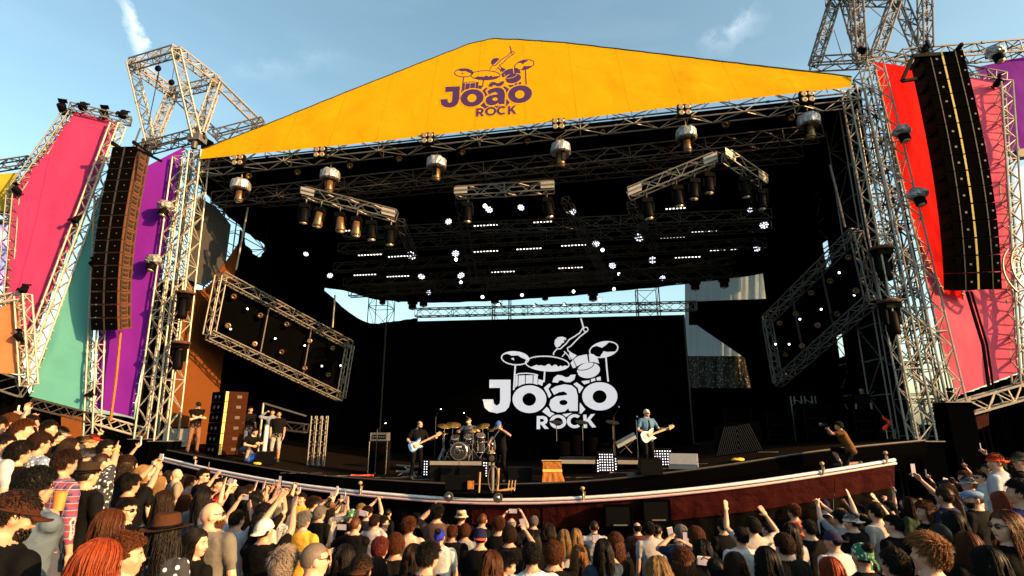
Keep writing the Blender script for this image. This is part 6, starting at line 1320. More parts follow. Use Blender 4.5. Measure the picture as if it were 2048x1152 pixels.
def beard_mesh():
    random.seed(21); mb = MB(); c = 0
    while c < 260:
        d = rdir()
        if d.y < .0 or d.z > .05 or (d.z > -.35 and abs(d.x) < .3 and d.y > .8 and d.z > -.2): continue
        c += 1; p = V((d.x * .060, .028 + d.y * .066, -.045 + d.z * .070)); t = V((0, .2, -1)) + rdir() * .4; mb.path([p, p + d * .006 + t * .008, p + t * .02 + d * .004], [.006, .005, .002], 3)
    return mb.mesh('beard', ['hair'], True)
M_BEARD = beard_mesh()

def person(me, hm, loc, rz, sc, label, shirt, skin=.3, hair=None, hcol=(.02, .012, .008), hat=None, hatcol=(.02, .02, .02), shades=False, beard=None, shirt_mat=None, group=None, hat_mat=None, tilt=(0, 0)):
    """a figure: an Empty at the feet, the body as one mesh, hair and headwear as its parts"""
    o = bpy.data.objects.new('person', None); COL.objects.link(o); o.empty_display_size = .2
    o.matrix_world = Matrix.Translation(V(loc)) @ Matrix.Rotation(rz, 4, 'Z') @ Matrix.Rotation(tilt[0], 4, 'X') @ Matrix.Rotation(tilt[1], 4, 'Y') @ Matrix.Scale(sc, 4); o['label'] = label; o['category'] = 'person'
    if group: o['group'] = group
    b = link('body', me, o); b.color = (*shirt, skin)
    if shirt_mat: b.material_slots[1].link = 'OBJECT'; b.material_slots[1].material = MT[shirt_mat]
    def sub(nm, m_, col=None):
        c = link(nm, m_, o); c.matrix_local = hm
        if col: c.color = (*col, 1)
        return c
    if hair: sub('hair', HAIR[hair], hcol)
    if hat:
        h_ = sub(HAT[hat][0], HAT[hat][1], hatcol)
        if hat_mat: h_.material_slots[0].link = 'OBJECT'; h_.material_slots[0].material = MT[hat_mat]
    if shades: sub('sunglasses', M_SHADES)
    if beard: sub('beard', M_BEARD, beard)
    return o
# ---------------------------------------------------------------- the band and crew
def face_to(dx, dy): return atan2(-dx, dy)
BLK, BR, OB, BL, RD, GR, DK = (.003, .0022, .0016), (.022, .008, .003), (.082, .023, .006), (.30, .17, .065), (.27, .045, .012), (.20, .18, .17), (.009, .006, .0045)
TEE = (.0045, .0045, .005)
def guitar(name, M, label, cbody, cguard):
    """double-cutaway solid body guitar in its own frame: +X along the neck, +Z out of the front"""
    half = [(-.21, 0), (-.20, .10), (-.13, .155), (-.03, .145), (.04, .115), (.10, .125), (.17, .155), (.235, .15), (.245, .125), (.19, .085), (.135, .05), (.12, .028)]
    low = [(.12, -.028), (.135, -.05), (.17, -.085), (.205, -.12), (.19, -.145), (.13, -.145), (.06, -.118), (.0, -.125), (-.08, -.16), (-.16, -.15), (-.205, -.09)]
    out = half + low; T = lambda x, y, z: M @ V((x, y, z))
    t = thing(name, M.to_translation(), label, 'guitar')
    nz = (M.to_3x3() @ V((0, 0, 1)))
    MB().prism([T(x, y, -.02) for x, y in out], nz * .042).build('body', cbody, t)
    MB().prism([T(x * .78 + .02, y * .72 - .012, .0235) for x, y in out], nz * .004).build('pickguard', cguard, t)
    nk = MB().obox(T(.40, 0, .02), M.to_3x3() @ V((.30, 0, 0)), M.to_3x3() @ V((0, .025, 0)), nz * .012).build('neck', 'maple', t)
    for i in range(9): MB().obox(T(.16 + .06 * i, 0, .0335), M.to_3x3() @ V((.002, 0, 0)), M.to_3x3() @ V((0, .024, 0)), nz * .0015).build('fret', 'chrome', nk)
    MB().prism([T(x, y, .008) for x, y in ((.70, -.024), (.72, -.045), (.80, -.05), (.88, -.02), (.875, .03), (.84, .045), (.73, .04), (.70, .024))], nz * .014).build('headstock', 'maple', t)
    for i in range(6): MB().tube(T(.73 + .024 * i, .048, .015), T(.73 + .024 * i, .068, .015), .006, 6).build('tuner', 'chrome', t)
    for x in (-.06, .0, .06): MB().obox(T(x, 0, .031), M.to_3x3() @ V((.01, 0, 0)), M.to_3x3() @ V((0, .036, 0)), nz * .005).build('pickup', 'white', t)
    MB().obox(T(-.12, 0, .03), M.to_3x3() @ V((.02, 0, 0)), M.to_3x3() @ V((0, .04, 0)), nz * .006).build('bridge', 'chrome', t)
    for k in range(3): MB().tube(T(-.10 - .03 * k, -.07 - .012 * k, .026), T(-.10 - .03 * k, -.07 - .012 * k, .04), .012, 8).build('knob', 'white', t)
def place(me, hm, loc, rz, **kw):
    tr = kw.pop('trouser', None); o = person(me, hm, loc, rz, kw.pop('sc', 1.0), kw.pop('label'), kw.pop('shirt', TEE), **kw)
    if tr: pants(o, tr)
    return o
def pants(o, m_): b = [c for c in o.children if c.name.startswith('body')][0]; b.material_slots[2].link = 'OBJECT'; b.material_slots[2].material = MT[m_]
def gframe(loc, rz, o, xd, zd, sc=1.0):
    R_ = Matrix.Rotation(rz, 3, 'Z'); x = (R_ @ V(xd)).normalized(); z = R_ @ V(zd); z = (z - x * z.dot(x)).normalized(); y = z.cross(x)
    return Matrix.Translation(V(loc) + R_ @ (V(o) * sc)) @ Matrix((x, y, z)).transposed().to_4x4()
# bassist
loc, rz = on_deck(832, 17.5), face_to(.45, -.9)
me, hm, _ = body_mesh('bassist_body', lean=.18, hy=.55, hp=-.25, armR=((.20, .26, 1.02), (1, -.6, -.2)), armL=((-.44, .34, 1.20), (-.6, .2, -1)), handR='hold', handL='grip', palmR=(-.2, -1, 0), palmL=(.3, -1, .2), legR=(.17, .05, .085), legL=(-.16, -.12, .085), dec=.7)
place(me, hm, loc, rz, label='bassist in a black printed shirt bent over a blue and cream bass', hair='ring', hcol=DK, skin=.25, beard=DK, trouser='black_gloss')
guitar('bass_guitar', gframe(loc, rz, (.13, .26, 1.0), (-.86, .12, .40), (.05, 1, .25)), 'blue bass guitar with cream front held by the bassist', 'blue', 'cream')
# singer with the slanted stand
loc, rz = on_deck(1002, 16.9), face_to(-.72, -.7)
me, hm, wr_ = body_mesh('singer_body', lean=.12, hy=.2, hp=-.5, armR=((.02, .50, 1.02), (1, -.2, -.5)), armL=((-.30, .22, 1.46), (-1, -.3, -.6)), handR='grip', handL='grip', palmR=(-1, 0, 0), palmL=(1, .3, 0), legR=(.14, .06, .085), legL=(-.16, -.1, .085), dec=.7)
place(me, hm, loc, rz, label='singer in black with a blue patterned cap leaning over the microphone stand', hat='cap', hatcol=(.05, .12, .38), skin=.35, sc=1.02, trouser='black_gloss')
R_ = Matrix.Rotation(rz, 3, 'Z'); pa = loc + R_ @ (wr_[-1][0] + wr_[-1][1] * .08) * 1.02; pb_ = loc + R_ @ (wr_[1][0] + wr_[1][1] * .08) * 1.02; dd = (pa - pb_).normalized()
t = thing('microphone_stand', pb_ - dd * .45, 'slanted microphone stand gripped by the singer', 'microphone stand'); MB().tube(pb_ - dd * .45, pa + dd * .10, .013, 7).build('pole', 'chrome', t); MB().tube(pa + dd * .10, pa + dd * .26, .017, 8, .022).build('microphone', 'black_gloss', t); MB().lathe(pb_ - dd * .45, dd, [(.12, 0), (.12, .02), (.02, .03)], 14).build('base', 'black_gloss', t)
mic_stand(on_deck(976, 17.0), 1.45, 'straight microphone stand at the left of the singer', None, 'chrome'); mic_stand(on_deck(984, 17.4), 1.0, 'short golden stand behind the singer', None, 'amber')
# guitarist
loc, rz = on_deck(1298, 16.45), face_to(.30, -.95)
me, hm, _ = body_mesh('guitarist_body', lean=.05, hy=.35, hp=-.1, armR=((.17, .24, 1.06), (1, -.6, -.2)), armL=((-.46, .32, 1.18), (-.6, .2, -1)), handR='hold', handL='grip', palmR=(-.2, -1, 0), palmL=(.3, -1, .2), legR=(.14, .04, .085), legL=(-.13, -.08, .085), dec=.7)
g_p = place(me, hm, loc, rz, label='white haired guitarist in a denim vest and sunglasses', shirt=(.08, .17, .30), hair='buzz', hcol=(.62, .58, .54), shades=True, skin=.15, sc=1.03, trouser='black_gloss')
mbv = MB().ell((0, .125, 1.2), (.055, .05, .24), 14, 12); c_ = link('undershirt', mbv.mesh('undershirt', ['black_gloss'], True), g_p)
guitar('electric_guitar', gframe(loc, rz, (.12, .25, 1.0), (-.90, .10, .30), (.05, 1, .2), 1.03), 'white electric guitar with maple neck held by the guitarist', 'white', 'cream')
# drummer
loc = dk(-.02, .62, 0); rz = face_to(-.08, -1)
me, hm, wr_ = body_mesh('drummer_body', lean=.12, hy=-.25, hp=-.2, hip=(0, 0, -.34), armR=((.34, .36, .92), (1, -.4, -.5)), armL=((-.22, .40, 1.02), (-1, -.4, -.5)), handR='grip', handL='grip', legR=(.26, .40, .085), legL=(-.26, .40, .085), dec=.7)
place(me, hm, loc, rz, label='drummer with a white cap seated behind the drum kit', shirt=(.05, .07, .14), hat='cap', hatcol=(.6, .58, .52), skin=.25, hair='short', hcol=BR)
R_ = Matrix.Rotation(rz, 3, 'Z')
for sgn in (1, -1):
    p = loc + R_ @ (wr_[sgn][0] + wr_[sgn][1] * .09); tag(MB().tube(p - R_ @ V((0, .1, -.04)), p + R_ @ V((-.05 * sgn, .30, -.02)), .009, 6, .006).build('drumstick', 'maple'), ('drumstick in the right hand of the drummer', 'drumstick in the left hand of the drummer')[sgn < 0], 'drumstick')
# crew
loc, rz = on_deck(378, 19.75), face_to(.62, -.78)
me, hm, _ = body_mesh('guard_body', armR=((-.12, .25, 1.19), (1, .3, -.4)), armL=((.13, .27, 1.15), (-1, .3, -.4)), handR='relax', handL='grip', palmR=(0, -1, 0), palmL=(0, -1, 0), hy=.2, hp=-.25, legR=(.14, .02, .085), legL=(-.15, .0, .085), dec=.7)
gp = place(me, hm, loc, rz, label='security man in black cap and shirt with folded arms beside the left tower', hat='cap', hatcol=(.01, .01, .01), skin=.2, sc=1.0)
MT['tanpants'] = mat('brown_trousers', (.16, .075, .04), .9); MT['greyshorts'] = mat('grey_shorts', (.30, .28, .26), .9)
def pants(o, m_): b = [c for c in o.children if c.name.startswith('body')][0]; b.material_slots[2].link = 'OBJECT'; b.material_slots[2].material = MT[m_]
pants(gp, 'tanpants')
me, hm, _ = body_mesh('shorts_body', armR=((.18, .16, .86), (1, -.3, 0)), armL=((-.24, .10, .84), (-1, -.5, 0)), hy=.2, shorts=True, dec=.7)
o = place(me, hm, on_deck(546, 19.6), face_to(.3, -.95), label='stocky man in black shirt and grey shorts standing at the stage left entrance', hair='buzz', hcol=DK, skin=.5); pants(o, 'greyshorts')
me, hm, _ = body_mesh('drink_body', armR=((.25, .22, 1.62), (1, 0, -.5)), armL=((-.25, .1, .86), (-1, -.5, 0)), handR='grip', hy=-.4, sleeve=1.8, dec=.6)
o = place(me, hm, on_deck(533, 20.9), face_to(.5, -.85), label='man in grey blue shirt raising one arm behind the man in shorts', shirt=(.18, .22, .30), hair='short', hcol=DK, skin=.5)
me, hm, _ = body_mesh('crouch_body', lean=.75, hp=.35, hip=(0, -.12, -.50), armR=((.14, .42, .52), (1, -.2, -.2)), armL=((-.12, .44, .60), (-1, -.2, -.2)), legR=(.14, .18, .085), legL=(-.14, -.20, .10), shorts=True, dec=.6)
o = place(me, hm, on_deck(489, 19.0), face_to(.9, -.45), label='crouching stagehand in black beside the left speaker stack', hair='short2', hcol=DK, skin=.25)
me, hm, _ = body_mesh('plain_m', dec=.5)
o = place(me, hm, on_deck(487, 21.0), face_to(.8, -.6), label='person peeking out from behind the left speaker stack', hair='short', hcol=DK, skin=.3, sc=1.0)
o = place(me, hm, on_deck(1748, 19.2), face_to(-.8, -.5), label='dark figure standing in the shadow at the right of the stage', hair='short', hcol=DK, skin=.6)
pl = at(1702, 934, 15.25)
me, hm, wr_ = body_mesh('photo_body', lean=.35, hp=.15, hip=(0, -.05, -.50), armR=((.07, .42, 1.02), (1, -.2, -.6)), armL=((-.06, .44, 1.02), (-1, -.2, -.6)), handR='hold', handL='hold', legR=(.14, .22, .085), legL=(-.15, -.22, .12), shorts=True, dec=.6)
rz = face_to(-.85, .35); o = place(me, hm, pl, rz, label='photographer in a tan shirt crouching on the right end of the apron', shirt=(.13, .06, .02), hair='short2', hcol=DK, skin=.4, sc=.97, trouser='black_gloss')
def camera_obj(M, label, white=False):
    t = thing('photo_camera', M.to_translation(), label, 'camera'); X = M.to_3x3()
    MB().obox(M @ V((0, 0, 0)), X @ V((.065, 0, 0)), X @ V((0, .035, 0)), X @ V((0, 0, .048))).build('body', 'black_gloss', t); MB().obox(M @ V((0, 0, .055)), X @ V((.025, 0, 0)), X @ V((0, .03, 0)), X @ V((0, 0, .016))).build('viewfinder', 'black_gloss', t)
    L = .30 if white else .13; ln = MB().lathe(M @ V((0, .035, 0)), X @ V((0, 1, 0)), [(.034, 0), (.036, L * .55), (.046, L * .6), (.048, L)], 16).build('lens', 'white' if white else 'rubber', t); MB().lathe(M @ V((0, .035 + L, 0)), X @ V((0, 1, 0)), [(.05, -.05), (.055, .02), (.05, .02)], 16).build('hood', 'rubber', ln)
camera_obj(gframe(pl, rz, (0, .44, 1.10), (1, 0, 0), (0, 0, 1)), 'black camera held to the eye of the crouching photographer')

# ---------------------------------------------------------------- the crowd
MT['phone_glass'] = mat('phone_screen', (.01, .01, .012), .12, spec=.6); MT['phone_lit'] = mat('phone_screen_lit', (.05, .05, .05), .3, emit=(.7, .45, .35), estr=.35); MT['cup'] = mat('orange_cup', (.75, .24, .05), .5)
def phone(p, fwd_, roll, label, m='black_gloss', lit=True, s=1.0):
    """fwd_: direction the back camera looks; roll 0 = upright, 90 = lying on its side"""
    f = V(fwd_).normalized(); r = f.cross(V((0, 0, 1))).normalized(); u = r.cross(f); a = radians(roll); x, y = r * cos(a) + u * sin(a), u * cos(a) - r * sin(a)
    t = thing('phone', V(p) - V((0, 0, .07 * s)), label, 'phone', 'phones held up in the crowd'); MB().obox(p, x * .037 * s, y * .074 * s, f * .005).build('case', m, t); MB().obox(V(p) - f * .006, x * .034 * s, y * .066 * s, f * .0012).build('screen', 'phone_lit' if lit else 'phone_glass', t); MB().tube(V(p) + f * .005 + y * .055 * s + x * .02 * s, V(p) + f * .007 + y * .055 * s + x * .02 * s, .006, 8).build('camera_lens', 'phone_glass', t)
FOCUS = V((.6, 17.5, 0)); CROWD = []
HN = {'short': 'short', 'short2': 'tousled', 'spiky': 'spiky', 'buzz': 'cropped', 'ring': 'thinning', 'long': 'long straight', 'long2': 'loose', 'longwavy': 'long wavy', 'bob': 'bobbed', 'pony': 'ponytailed', 'curly': 'curly', 'afro': 'bushy', 'curlylong': 'long curly', 'bun': 'tied up', 'side': 'side swept'}
def cname(c):
    if c in (BLK, DK): return 'black'
    return {BR: 'brown', OB: 'auburn', BL: 'blond', RD: 'ginger', GR: 'grey'}.get(c, 'dark')
PROTO = {}
def proto(key, **kw):
    if key not in PROTO: PROTO[key] = body_mesh('crowd_body', **kw)
    return PROTO[key]
POSES = {'film': dict(armR=((.09, .40, 1.66), (1, -.2, -1)), armL=((-.09, .40, 1.66), (-1, -.2, -1)), handR='hold', handL='hold', palmR=(-1, .3, 0), palmL=(1, .3, 0)), 'up': dict(armR=((.30, .16, 1.70), (1, -.1, -.8)), handR='open', palmR=(-.3, 1, 0)), 'clap': dict(armR=((.05, .30, 1.80), (1, 0, -.3)), armL=((-.06, .30, 1.80), (-1, 0, -.3)), handR='relax', handL='relax', palmR=(-1, 0, 0), palmL=(1, 0, 0)), 'film1': dict(armR=((.16, .34, 1.78), (1, -.1, -.8)), handR='hold', palmR=(-1, .3, 0)), 'both': dict(armR=((.36, .12, 1.74), (1, -.2, -.6)), armL=((-.24, .26, 1.82), (-1, 0, -.6)), handR='open', handL='open', palmR=(0, 1, 0), palmL=(0, 1, 0)), 'lookdown': dict(lean=.12)}
def put(px, py, hh, sex='m', pose=None, hy=0, hp=0, R=None, L=None, hR='open', hL='open', by=None, ph=None, sh=TEE, desc='', Rp=None, **kw):
    """a spectator whose head shows at (px, py) with a head of hh pixels; R and L are picture places of raised hands"""
    if hh < 62: hh = hh * .92
    d = .235 * F / hh; r = ray(px, py); best = None
    for k in range(-12, 13):
        dd = d * (1 + k * .02); Y = dd * r.y; X = dd * r.x; z = CAMZ + dd * r.z; e = abs(z - head_z(X, Y)) + abs(k) * .012
        if best is None or e < best[0]: best = (e, X, Y, z)
    _, X, Y, z = best; gz = ground_z(X, Y); sc = max(.93, min(1.07, (z - gz) / 1.66))
    rz = face_to(FOCUS.x - X, FOCUS.y - Y) if by is None else radians(by)
    if sex == 'f': sc *= .97
    args = dict(sex=sex, hy=radians(hy), hp=radians(hp))
    def loc_t(q):
        Yh = Y + .30; w = at(q[0], q[1], Yh); rel = w - V((X, Y, z)); rel = Matrix.Rotation(-rz, 3, 'Z') @ rel
        return rel / sc + V((0, 0, 1.65))
    uniq = bool(R or L)
    if R: args['armR'] = (loc_t(R), Rp or (1, .1, -.6)); args['handR'] = hR; args['palmR'] = (0, 1, 0) if hR in ('open', 'horns') else (-1, .3, 0)
    if L: args['armL'] = (loc_t(L), (-1, .1, -.6)); args['handL'] = hL; args['palmL'] = (0, 1, 0) if hL in ('open', 'horns') else (1, .3, 0)
    args.update({k: kw.pop(k) for k in ('sleeve', 'lean') if k in kw})
    if pose: args.update(POSES[pose])
    if uniq: me, hm, wrs = body_mesh('crowd_body', dec=.34, **args)
    else: me, hm, wrs = proto((sex, pose, round(hy / 25) * 25, round(hp / 15) * 15, args.get('sleeve', .55)), **dict(args, hy=radians(round(hy / 25) * 25), hp=radians(round(hp / 15) * 15), dec=.3))
    tl = (0, 0) if (uniq or pose) else (random.uniform(-.07, .05), random.uniform(-.07, .07))
    hc = Matrix.Rotation(rz, 3, 'Z') @ Matrix.Rotation(tl[0], 3, 'X') @ Matrix.Rotation(tl[1], 3, 'Y') @ (hm.to_translation() * sc); base = V((X, Y, z)) - hc
    o = person(me, hm, base, rz, sc, desc, sh, group='spectators in the crowd', tilt=tl, **kw); CROWD.append((o, px, py, hh, Y))
    if pose in ('film', 'film1'):
        Mx = Matrix.Translation(base) @ Matrix.Rotation(rz, 4, 'Z') @ Matrix.Scale(sc, 4); w_ = wrs[1][0] + wrs[1][1] * .10; w2 = (wrs[-1][0] + wrs[-1][1] * .10) if pose == 'film' else w_
        phone(Mx @ ((w_ + w2) / 2 + V((0, .01, .05))), V((FOCUS.x - X, FOCUS.y - Y, .3)), 90 if pose == 'film' else 0, 'PH@%d' % px, 'black_gloss' if len(CROWD) % 3 else 'white', True, 1.1)
    if ph:
        p = at(ph[0], ph[1], Y + .38); phone(p, V((FOCUS.x - X, FOCUS.y - Y, .3)), ph[2], ph[3], ph[4] if len(ph) > 4 else 'black_gloss', True, 1.0 if Y < 8 else 1.15)
    return o, Matrix.Translation(base) @ Matrix.Rotation(rz, 4, 'Z') @ Matrix.Scale(sc, 4), wrs
WH, LILAC, DENIM, BEIGE, CORAL = (.55, .55, .58), (.42, .42, .50), (.10, .14, .20), (.26, .21, .16), (.50, .11, .07)
o, Mw, wrs = put(73, 977, 60, hair='afro', hcol=BLK, sh=DENIM, desc='man with bushy black hair in a grey blue denim shirt holding an orange cup', hy=-5, R=(108, 1040), hR='hold', Rp=(1, -.3, -1))
cp = Mw @ (wrs[1][0] + wrs[1][1] * .09 + V((.0, .03, .06))); t = thing('cup', cp - V((0, 0, .06)), 'orange plastic cup held by the man in the denim shirt', 'cup'); MB().lathe(cp - V((0, 0, .06)), (0, 0, 1), [(.03, 0), (.042, .125), (.038, .125), (.028, .01)], 16).build('cup_wall', 'cup', t); MB().lathe(cp + V((0, 0, .06)), (0, 0, 1), [(.042, 0), (.045, .006), (.04, .008)], 16).build('rim', 'cup', t)
put(131, 926, 58, hair='short2', hcol=BR, sh=TEE, shirt_mat='plaid', sleeve=1.5, desc='man with brown hair in a red and blue plaid shirt at the left')
o27, _a, _b = put(27, 1032, 76, hat='cap', hatcol=(.05, .016, .01), hair='short', hcol=DK, shades=True, hy=-28, hp=-10, sh=TEE, desc='man in a dark brown cap and glasses at the bottom left corner', beard=DK)
lt = MB()      # white stitched lettering on the brown cap
for x0, z0, w_, h_ in ((-.030, 0, .006, .022), (-.018, 0, .006, .022), (-.006, 0, .006, .022), (-.018, .011, .03, .005), (.008, 0, .006, .022), (.022, .005, .006, .034)):
    a_ = radians(48) - x0 * 9; lt.obox((.0895 * sin(a_), .1095 * cos(a_) - .004, .062 + z0), V((cos(a_), -sin(a_), 0)) * w_ / 2, V((sin(a_), cos(a_), 0)) * .003, V((0, 0, h_ / 2)))
l_o = link('cap_lettering', lt.mesh('lettering', ['white']), o27); l_o.matrix_local = [c for c in o27.children if c.name.startswith('cap')][0].matrix_local.copy()
put(8, 890, 50, hair='short', hcol=DK, sh=LILAC, desc='man in a pale lilac shirt at the left edge', hy=-20, skin=.2)
put(40, 908, 50, 'f', hair='afro', hcol=BLK, sh=TEE, desc='person with bushy black hair near the left edge in front of the lilac shirt')
oh, _a, wh_ = put(203, 925, 44, hair='buzz', hcol=BR, sh=(.05, .05, .04), shirt_mat='floral', R=(233, 896), hR='horns', desc='man throwing the horns sign with a yellow wristband', skin=.2, Rp=(1, -.2, -.3))
p_, u_, _n2 = wh_[1]; x_ = u_.orthogonal().normalized(); y_ = u_.cross(x_)
link('wristband', MB().path([p_ + (x_ * cos(a) + y_ * sin(a)) * .033 - u_ * .01 for a in [2 * pi * i / 16 for i in range(17)]], .009, 6).mesh('band', ['yellow_bag'], True), oh)
put(176, 951, 54, hat='trilby', hatcol=(.03, .018, .012), hair='buzz', hcol=DK, sh=TEE, desc='man in a small dark brimmed hat and black shirt behind the plaid shirt', hy=-10, skin=.15)
put(171, 917, 44, hat='cap', hatcol=(.06, .06, .08), hair='short', hcol=DK, sh=TEE, hy=-35, desc='man in a charcoal cap looking right above the small brimmed hat')
put(80, 888, 48, hair='curly', hcol=BR, sh=TEE, shirt_mat='bluepattern', desc='man with curly auburn hair in a blue patterned shirt', hy=-10)
put(46, 860, 44, hair='short2', hcol=OB, sh=(.05, .07, .12), desc='man with tousled auburn hair and navy shirt in the upper left of the crowd', hy=-30, skin=.15)
put(62, 846, 34, hair='short', hcol=DK, sh=TEE, R=(68, 826), L=(52, 826), hR='hold', hL='hold', ph=(60, 823, 90, 'phone held sideways at the top left of the crowd'), desc='person lifting a phone with both hands at the top left of the crowd')
put(22, 845, 36, hair='curly', hcol=OB, sh=TEE, R=(38, 822), hR='hold', desc='person with curly auburn hair reaching up at the top left')
o, Mw, wrs = put(140, 893, 42, 'f', hair='long2', hcol=BR, sh=TEE, desc='woman with loose brown hair aiming a camera with a white lens', R=(122, 900), L=(108, 905), hR='hold', hL='hold', hy=-10)
camera_obj(Matrix.Translation(at(118, 899, o.location.y + .3)) @ Matrix((V((-.2, -.9, 0)).normalized(), V((.9, -.2, .05)).normalized(), V((0, 0, 1)))).transposed().to_4x4(), 'camera with a long white lens in the left crowd', True)
put(98, 858, 36, hair='short', hcol=DK, sh=TEE, desc='man with short black hair in the upper left just right of the raised phone', hy=-20)
put(174, 885, 28, hat='cap', hatcol=(.25, .14, .06), hair='short', hcol=BR, sh=BEIGE, desc='man in a tan cap in the far left rows', hy=-25)
put(187, 880, 26, hat='cap', hatcol=(.5, .03, .02), hair='short', hcol=BR, sh=TEE, desc='person in a red cap in the far left rows', hy=-25)
put(213, 897, 32, hair='curly', hcol=DK, shades=True, sh=TEE, desc='person with curly black hair just left of the horns sign', hy=-30)
put(262, 970, 44, hair='short2', hcol=DK, sh=TEE, R=(318, 938), L=(303, 936), hR='hold', hL='hold', ph=(311, 928, 90, 'phone held sideways below the left end of the stage rail'), desc='person in black stretching both arms to hold a phone left of the rail', sleeve=.6)
put(254, 1020, 40, hair='short', hcol=DK, shades=True, hy=-75, sh=TEE, desc='man in dark sunglasses turned right in the left crowd', skin=.1)
put(220, 1050, 60, 'f', hair='long', hcol=OB, sh=TEE, desc='woman with long straight auburn hair left of the wide brimmed hat')
put(332, 1066, 60, 'f', hat='fedora', hatcol=(.055, .022, .012), hair='long', hcol=DK, sh=TEE, shirt_mat='floral', desc='person in a wide brimmed brown hat and floral black shirt')
put(196, 1128, 84, 'f', hair='long', hcol=RD, sh=(.75, .03, .30), desc='woman with long ginger hair and a hot pink top at the bottom left')
put(250, 1112, 64, hair='curly', hcol=OB, sh=TEE, desc='man with curly auburn hair right of the ginger woman', hy=-40)
put(335, 1136, 48, 'f', hair='bob', hcol=BL, sh=(.3, .3, .35), hat=None, desc='blond person at the bottom edge below the wide brimmed hat', hy=-20)
put(425, 1030, 59, beard=(.10, .035, .012), shades=True, sh=(.15, .14, .125), hy=-62, skin=.08, desc='bald man with sunglasses and a reddish beard in a beige shirt')
put(392, 1085, 50, 'f', hair='long', hcol=DK, sh=TEE, hy=-70, skin=.1, desc='woman with long black hair in profile below the bald man')
put(529, 1060, 52, hat='capback', hatcol=(.72, .62, .55), hair='buzz', hcol=DK, sh=TEE, R=(585, 1022), L=(549, 1012), hR='open', hL='open', desc='man in a pale cap and black shirt with both hands raised', hp=12, sleeve=.5)
put(474, 1040, 42, hair='short', hcol=DK, sh=LILAC, R=(501, 1022), hR='open', L=(474, 1008), hL='hold', ph=(490, 994, 90, 'phone held sideways left of the raised open hand'), desc='man in a pale grey shirt holding a phone and spreading one hand')
put(567, 1132, 70, hair='side', hcol=(.30, .24, .20), sh=TEE, desc='man with thin greyish hair at the bottom edge', skin=.1)
put(630, 1118, 70, hair='buzz', hcol=(.14, .11, .09), sh=(.30, .36, .42), shades=True, hy=-48, skin=.05, desc='man with cropped grey hair and glasses in profile at the bottom')
put(354, 949, 26, sh=BEIGE, desc='bald man in a beige shirt below the left end of the rail', skin=.05)
put(407, 952, 28, hair='short', hcol=DK, sh=TEE, shades=True, hy=-60, skin=.1, desc='man with glasses in profile close to the stage at the left')
put(435, 968, 26, 'f', hair='short2', hcol=DK, sh=TEE, hy=-55, desc='person with tousled black hair in profile left of the white sun hat')
put(463, 972, 24, hat='bucket', hatcol=(.55, .48, .36), hair='short', hcol=BR, sh=TEE, desc='person in a white sun hat near the stage at the left')
put(439, 1000, 30, hat='capback', hatcol=(.62, .02, .02), hair='short', hcol=DK, sh=TEE, desc='person in a bright red cap above the bald man')
put(372, 1000, 34, 'f', hair='long2', hcol=OB, sh=(.25, .28, .33), desc='woman with loose auburn hair and grey top above the hat')
put(330, 1000, 36, 'f', hair='long', hcol=BR, sh=TEE, desc='woman with long brown hair left of the grey top')
put(322, 965, 30, 'f', hair='long', hcol=BL, sh=TEE, desc='blond woman below the phone at the left end of the rail')
put(603, 998, 22, hair='short', hcol=BR, sh=(.72, .40, .04), desc='small child in a yellow jacket riding above the crowd', by=165, skin=.3)
put(607, 1042, 40, hair='short2', hcol=GR, sh=(.62, .36, .05), desc='grey haired man in a yellow shirt under the small child')
put(560, 1030, 34, hair='short', hcol=GR, sh=TEE, shirt_mat='greypattern', desc='grey haired person in a speckled shirt between the raised hands')
put(640, 1028, 32, hair='curly', hcol=GR, sh=TEE, desc='person with curly grey hair right of the small child')
put(684, 1020, 22, hair='short', hcol=GR, sh=TEE, desc='grey haired person left of the green bandana', hy=30)
put(704, 1030, 28, hat='bandana', hatcol=(.02, .12, .06), hat_mat='greenpattern', hair='buzz', hcol=DK, sh=TEE, desc='person in a green patterned bandana below the rail clamp')
put(711, 1050, 36, hair='buzz', hcol=OB, sh=TEE, R=(703, 1072), L=(662, 1064), hR='hold', hL='hold', ph=(684, 1054, 90, 'black phone held sideways with both hands below the green bandana'), desc='man with cropped auburn hair filming sideways with both hands', skin=.15)
put(749, 1044, 32, hair='short', hcol=BR, sh=(.42, .40, .42), R=(741, 1040), hR='hold', ph=(727, 1027, 80, 'small phone held high right of the green bandana', 'white'), desc='man in a pale grey shirt holding a phone high', Rp=(1, -.2, -1))
put(767, 1045, 30, hair='short', hcol=DK, sh=TEE, hy=-50, desc='man with short black hair in profile right of the pale grey shirt')
put(818, 1054, 36, hair='spiky', hcol=OB, sh=(.62, .42, .34), desc='man with spiky auburn hair in a peach shirt', skin=.1)
put(874, 1027, 32, hair='spiky', hcol=BLK, sh=(.10, .06, .045), L=(864, 1020), hL='horns', desc='man with spiky black hair making a small horns sign', skin=.2)
put(923, 1034, 28, hat='bucket', hatcol=(.52, .44, .28), hair='short', hcol=OB, sh=TEE, desc='person in a cream bucket hat below the camera dolly')
put(879, 1074, 36, hat='bandana', hatcol=(.02, .03, .40), hair='bun', hcol=BLK, sh=WH, desc='person with a bright blue bandana and white striped shirt')
put(905, 1066, 34, hair='short', hcol=OB, sh=TEE, desc='man with short auburn hair right of the blue bandana')
put(930, 1064, 32, hair='curly', hcol=OB, sh=(.25, .27, .32), desc='man with curly auburn hair below the cream bucket hat')
put(857, 1114, 48, hair='short2', hcol=DK, sh=TEE, desc='man with tousled black hair in the bottom middle', hy=-20, skin=.1)
put(827, 1112, 45, 'f', hair='long', hcol=BR, sh=TEE, desc='woman with long straight brown hair below the peach shirt')
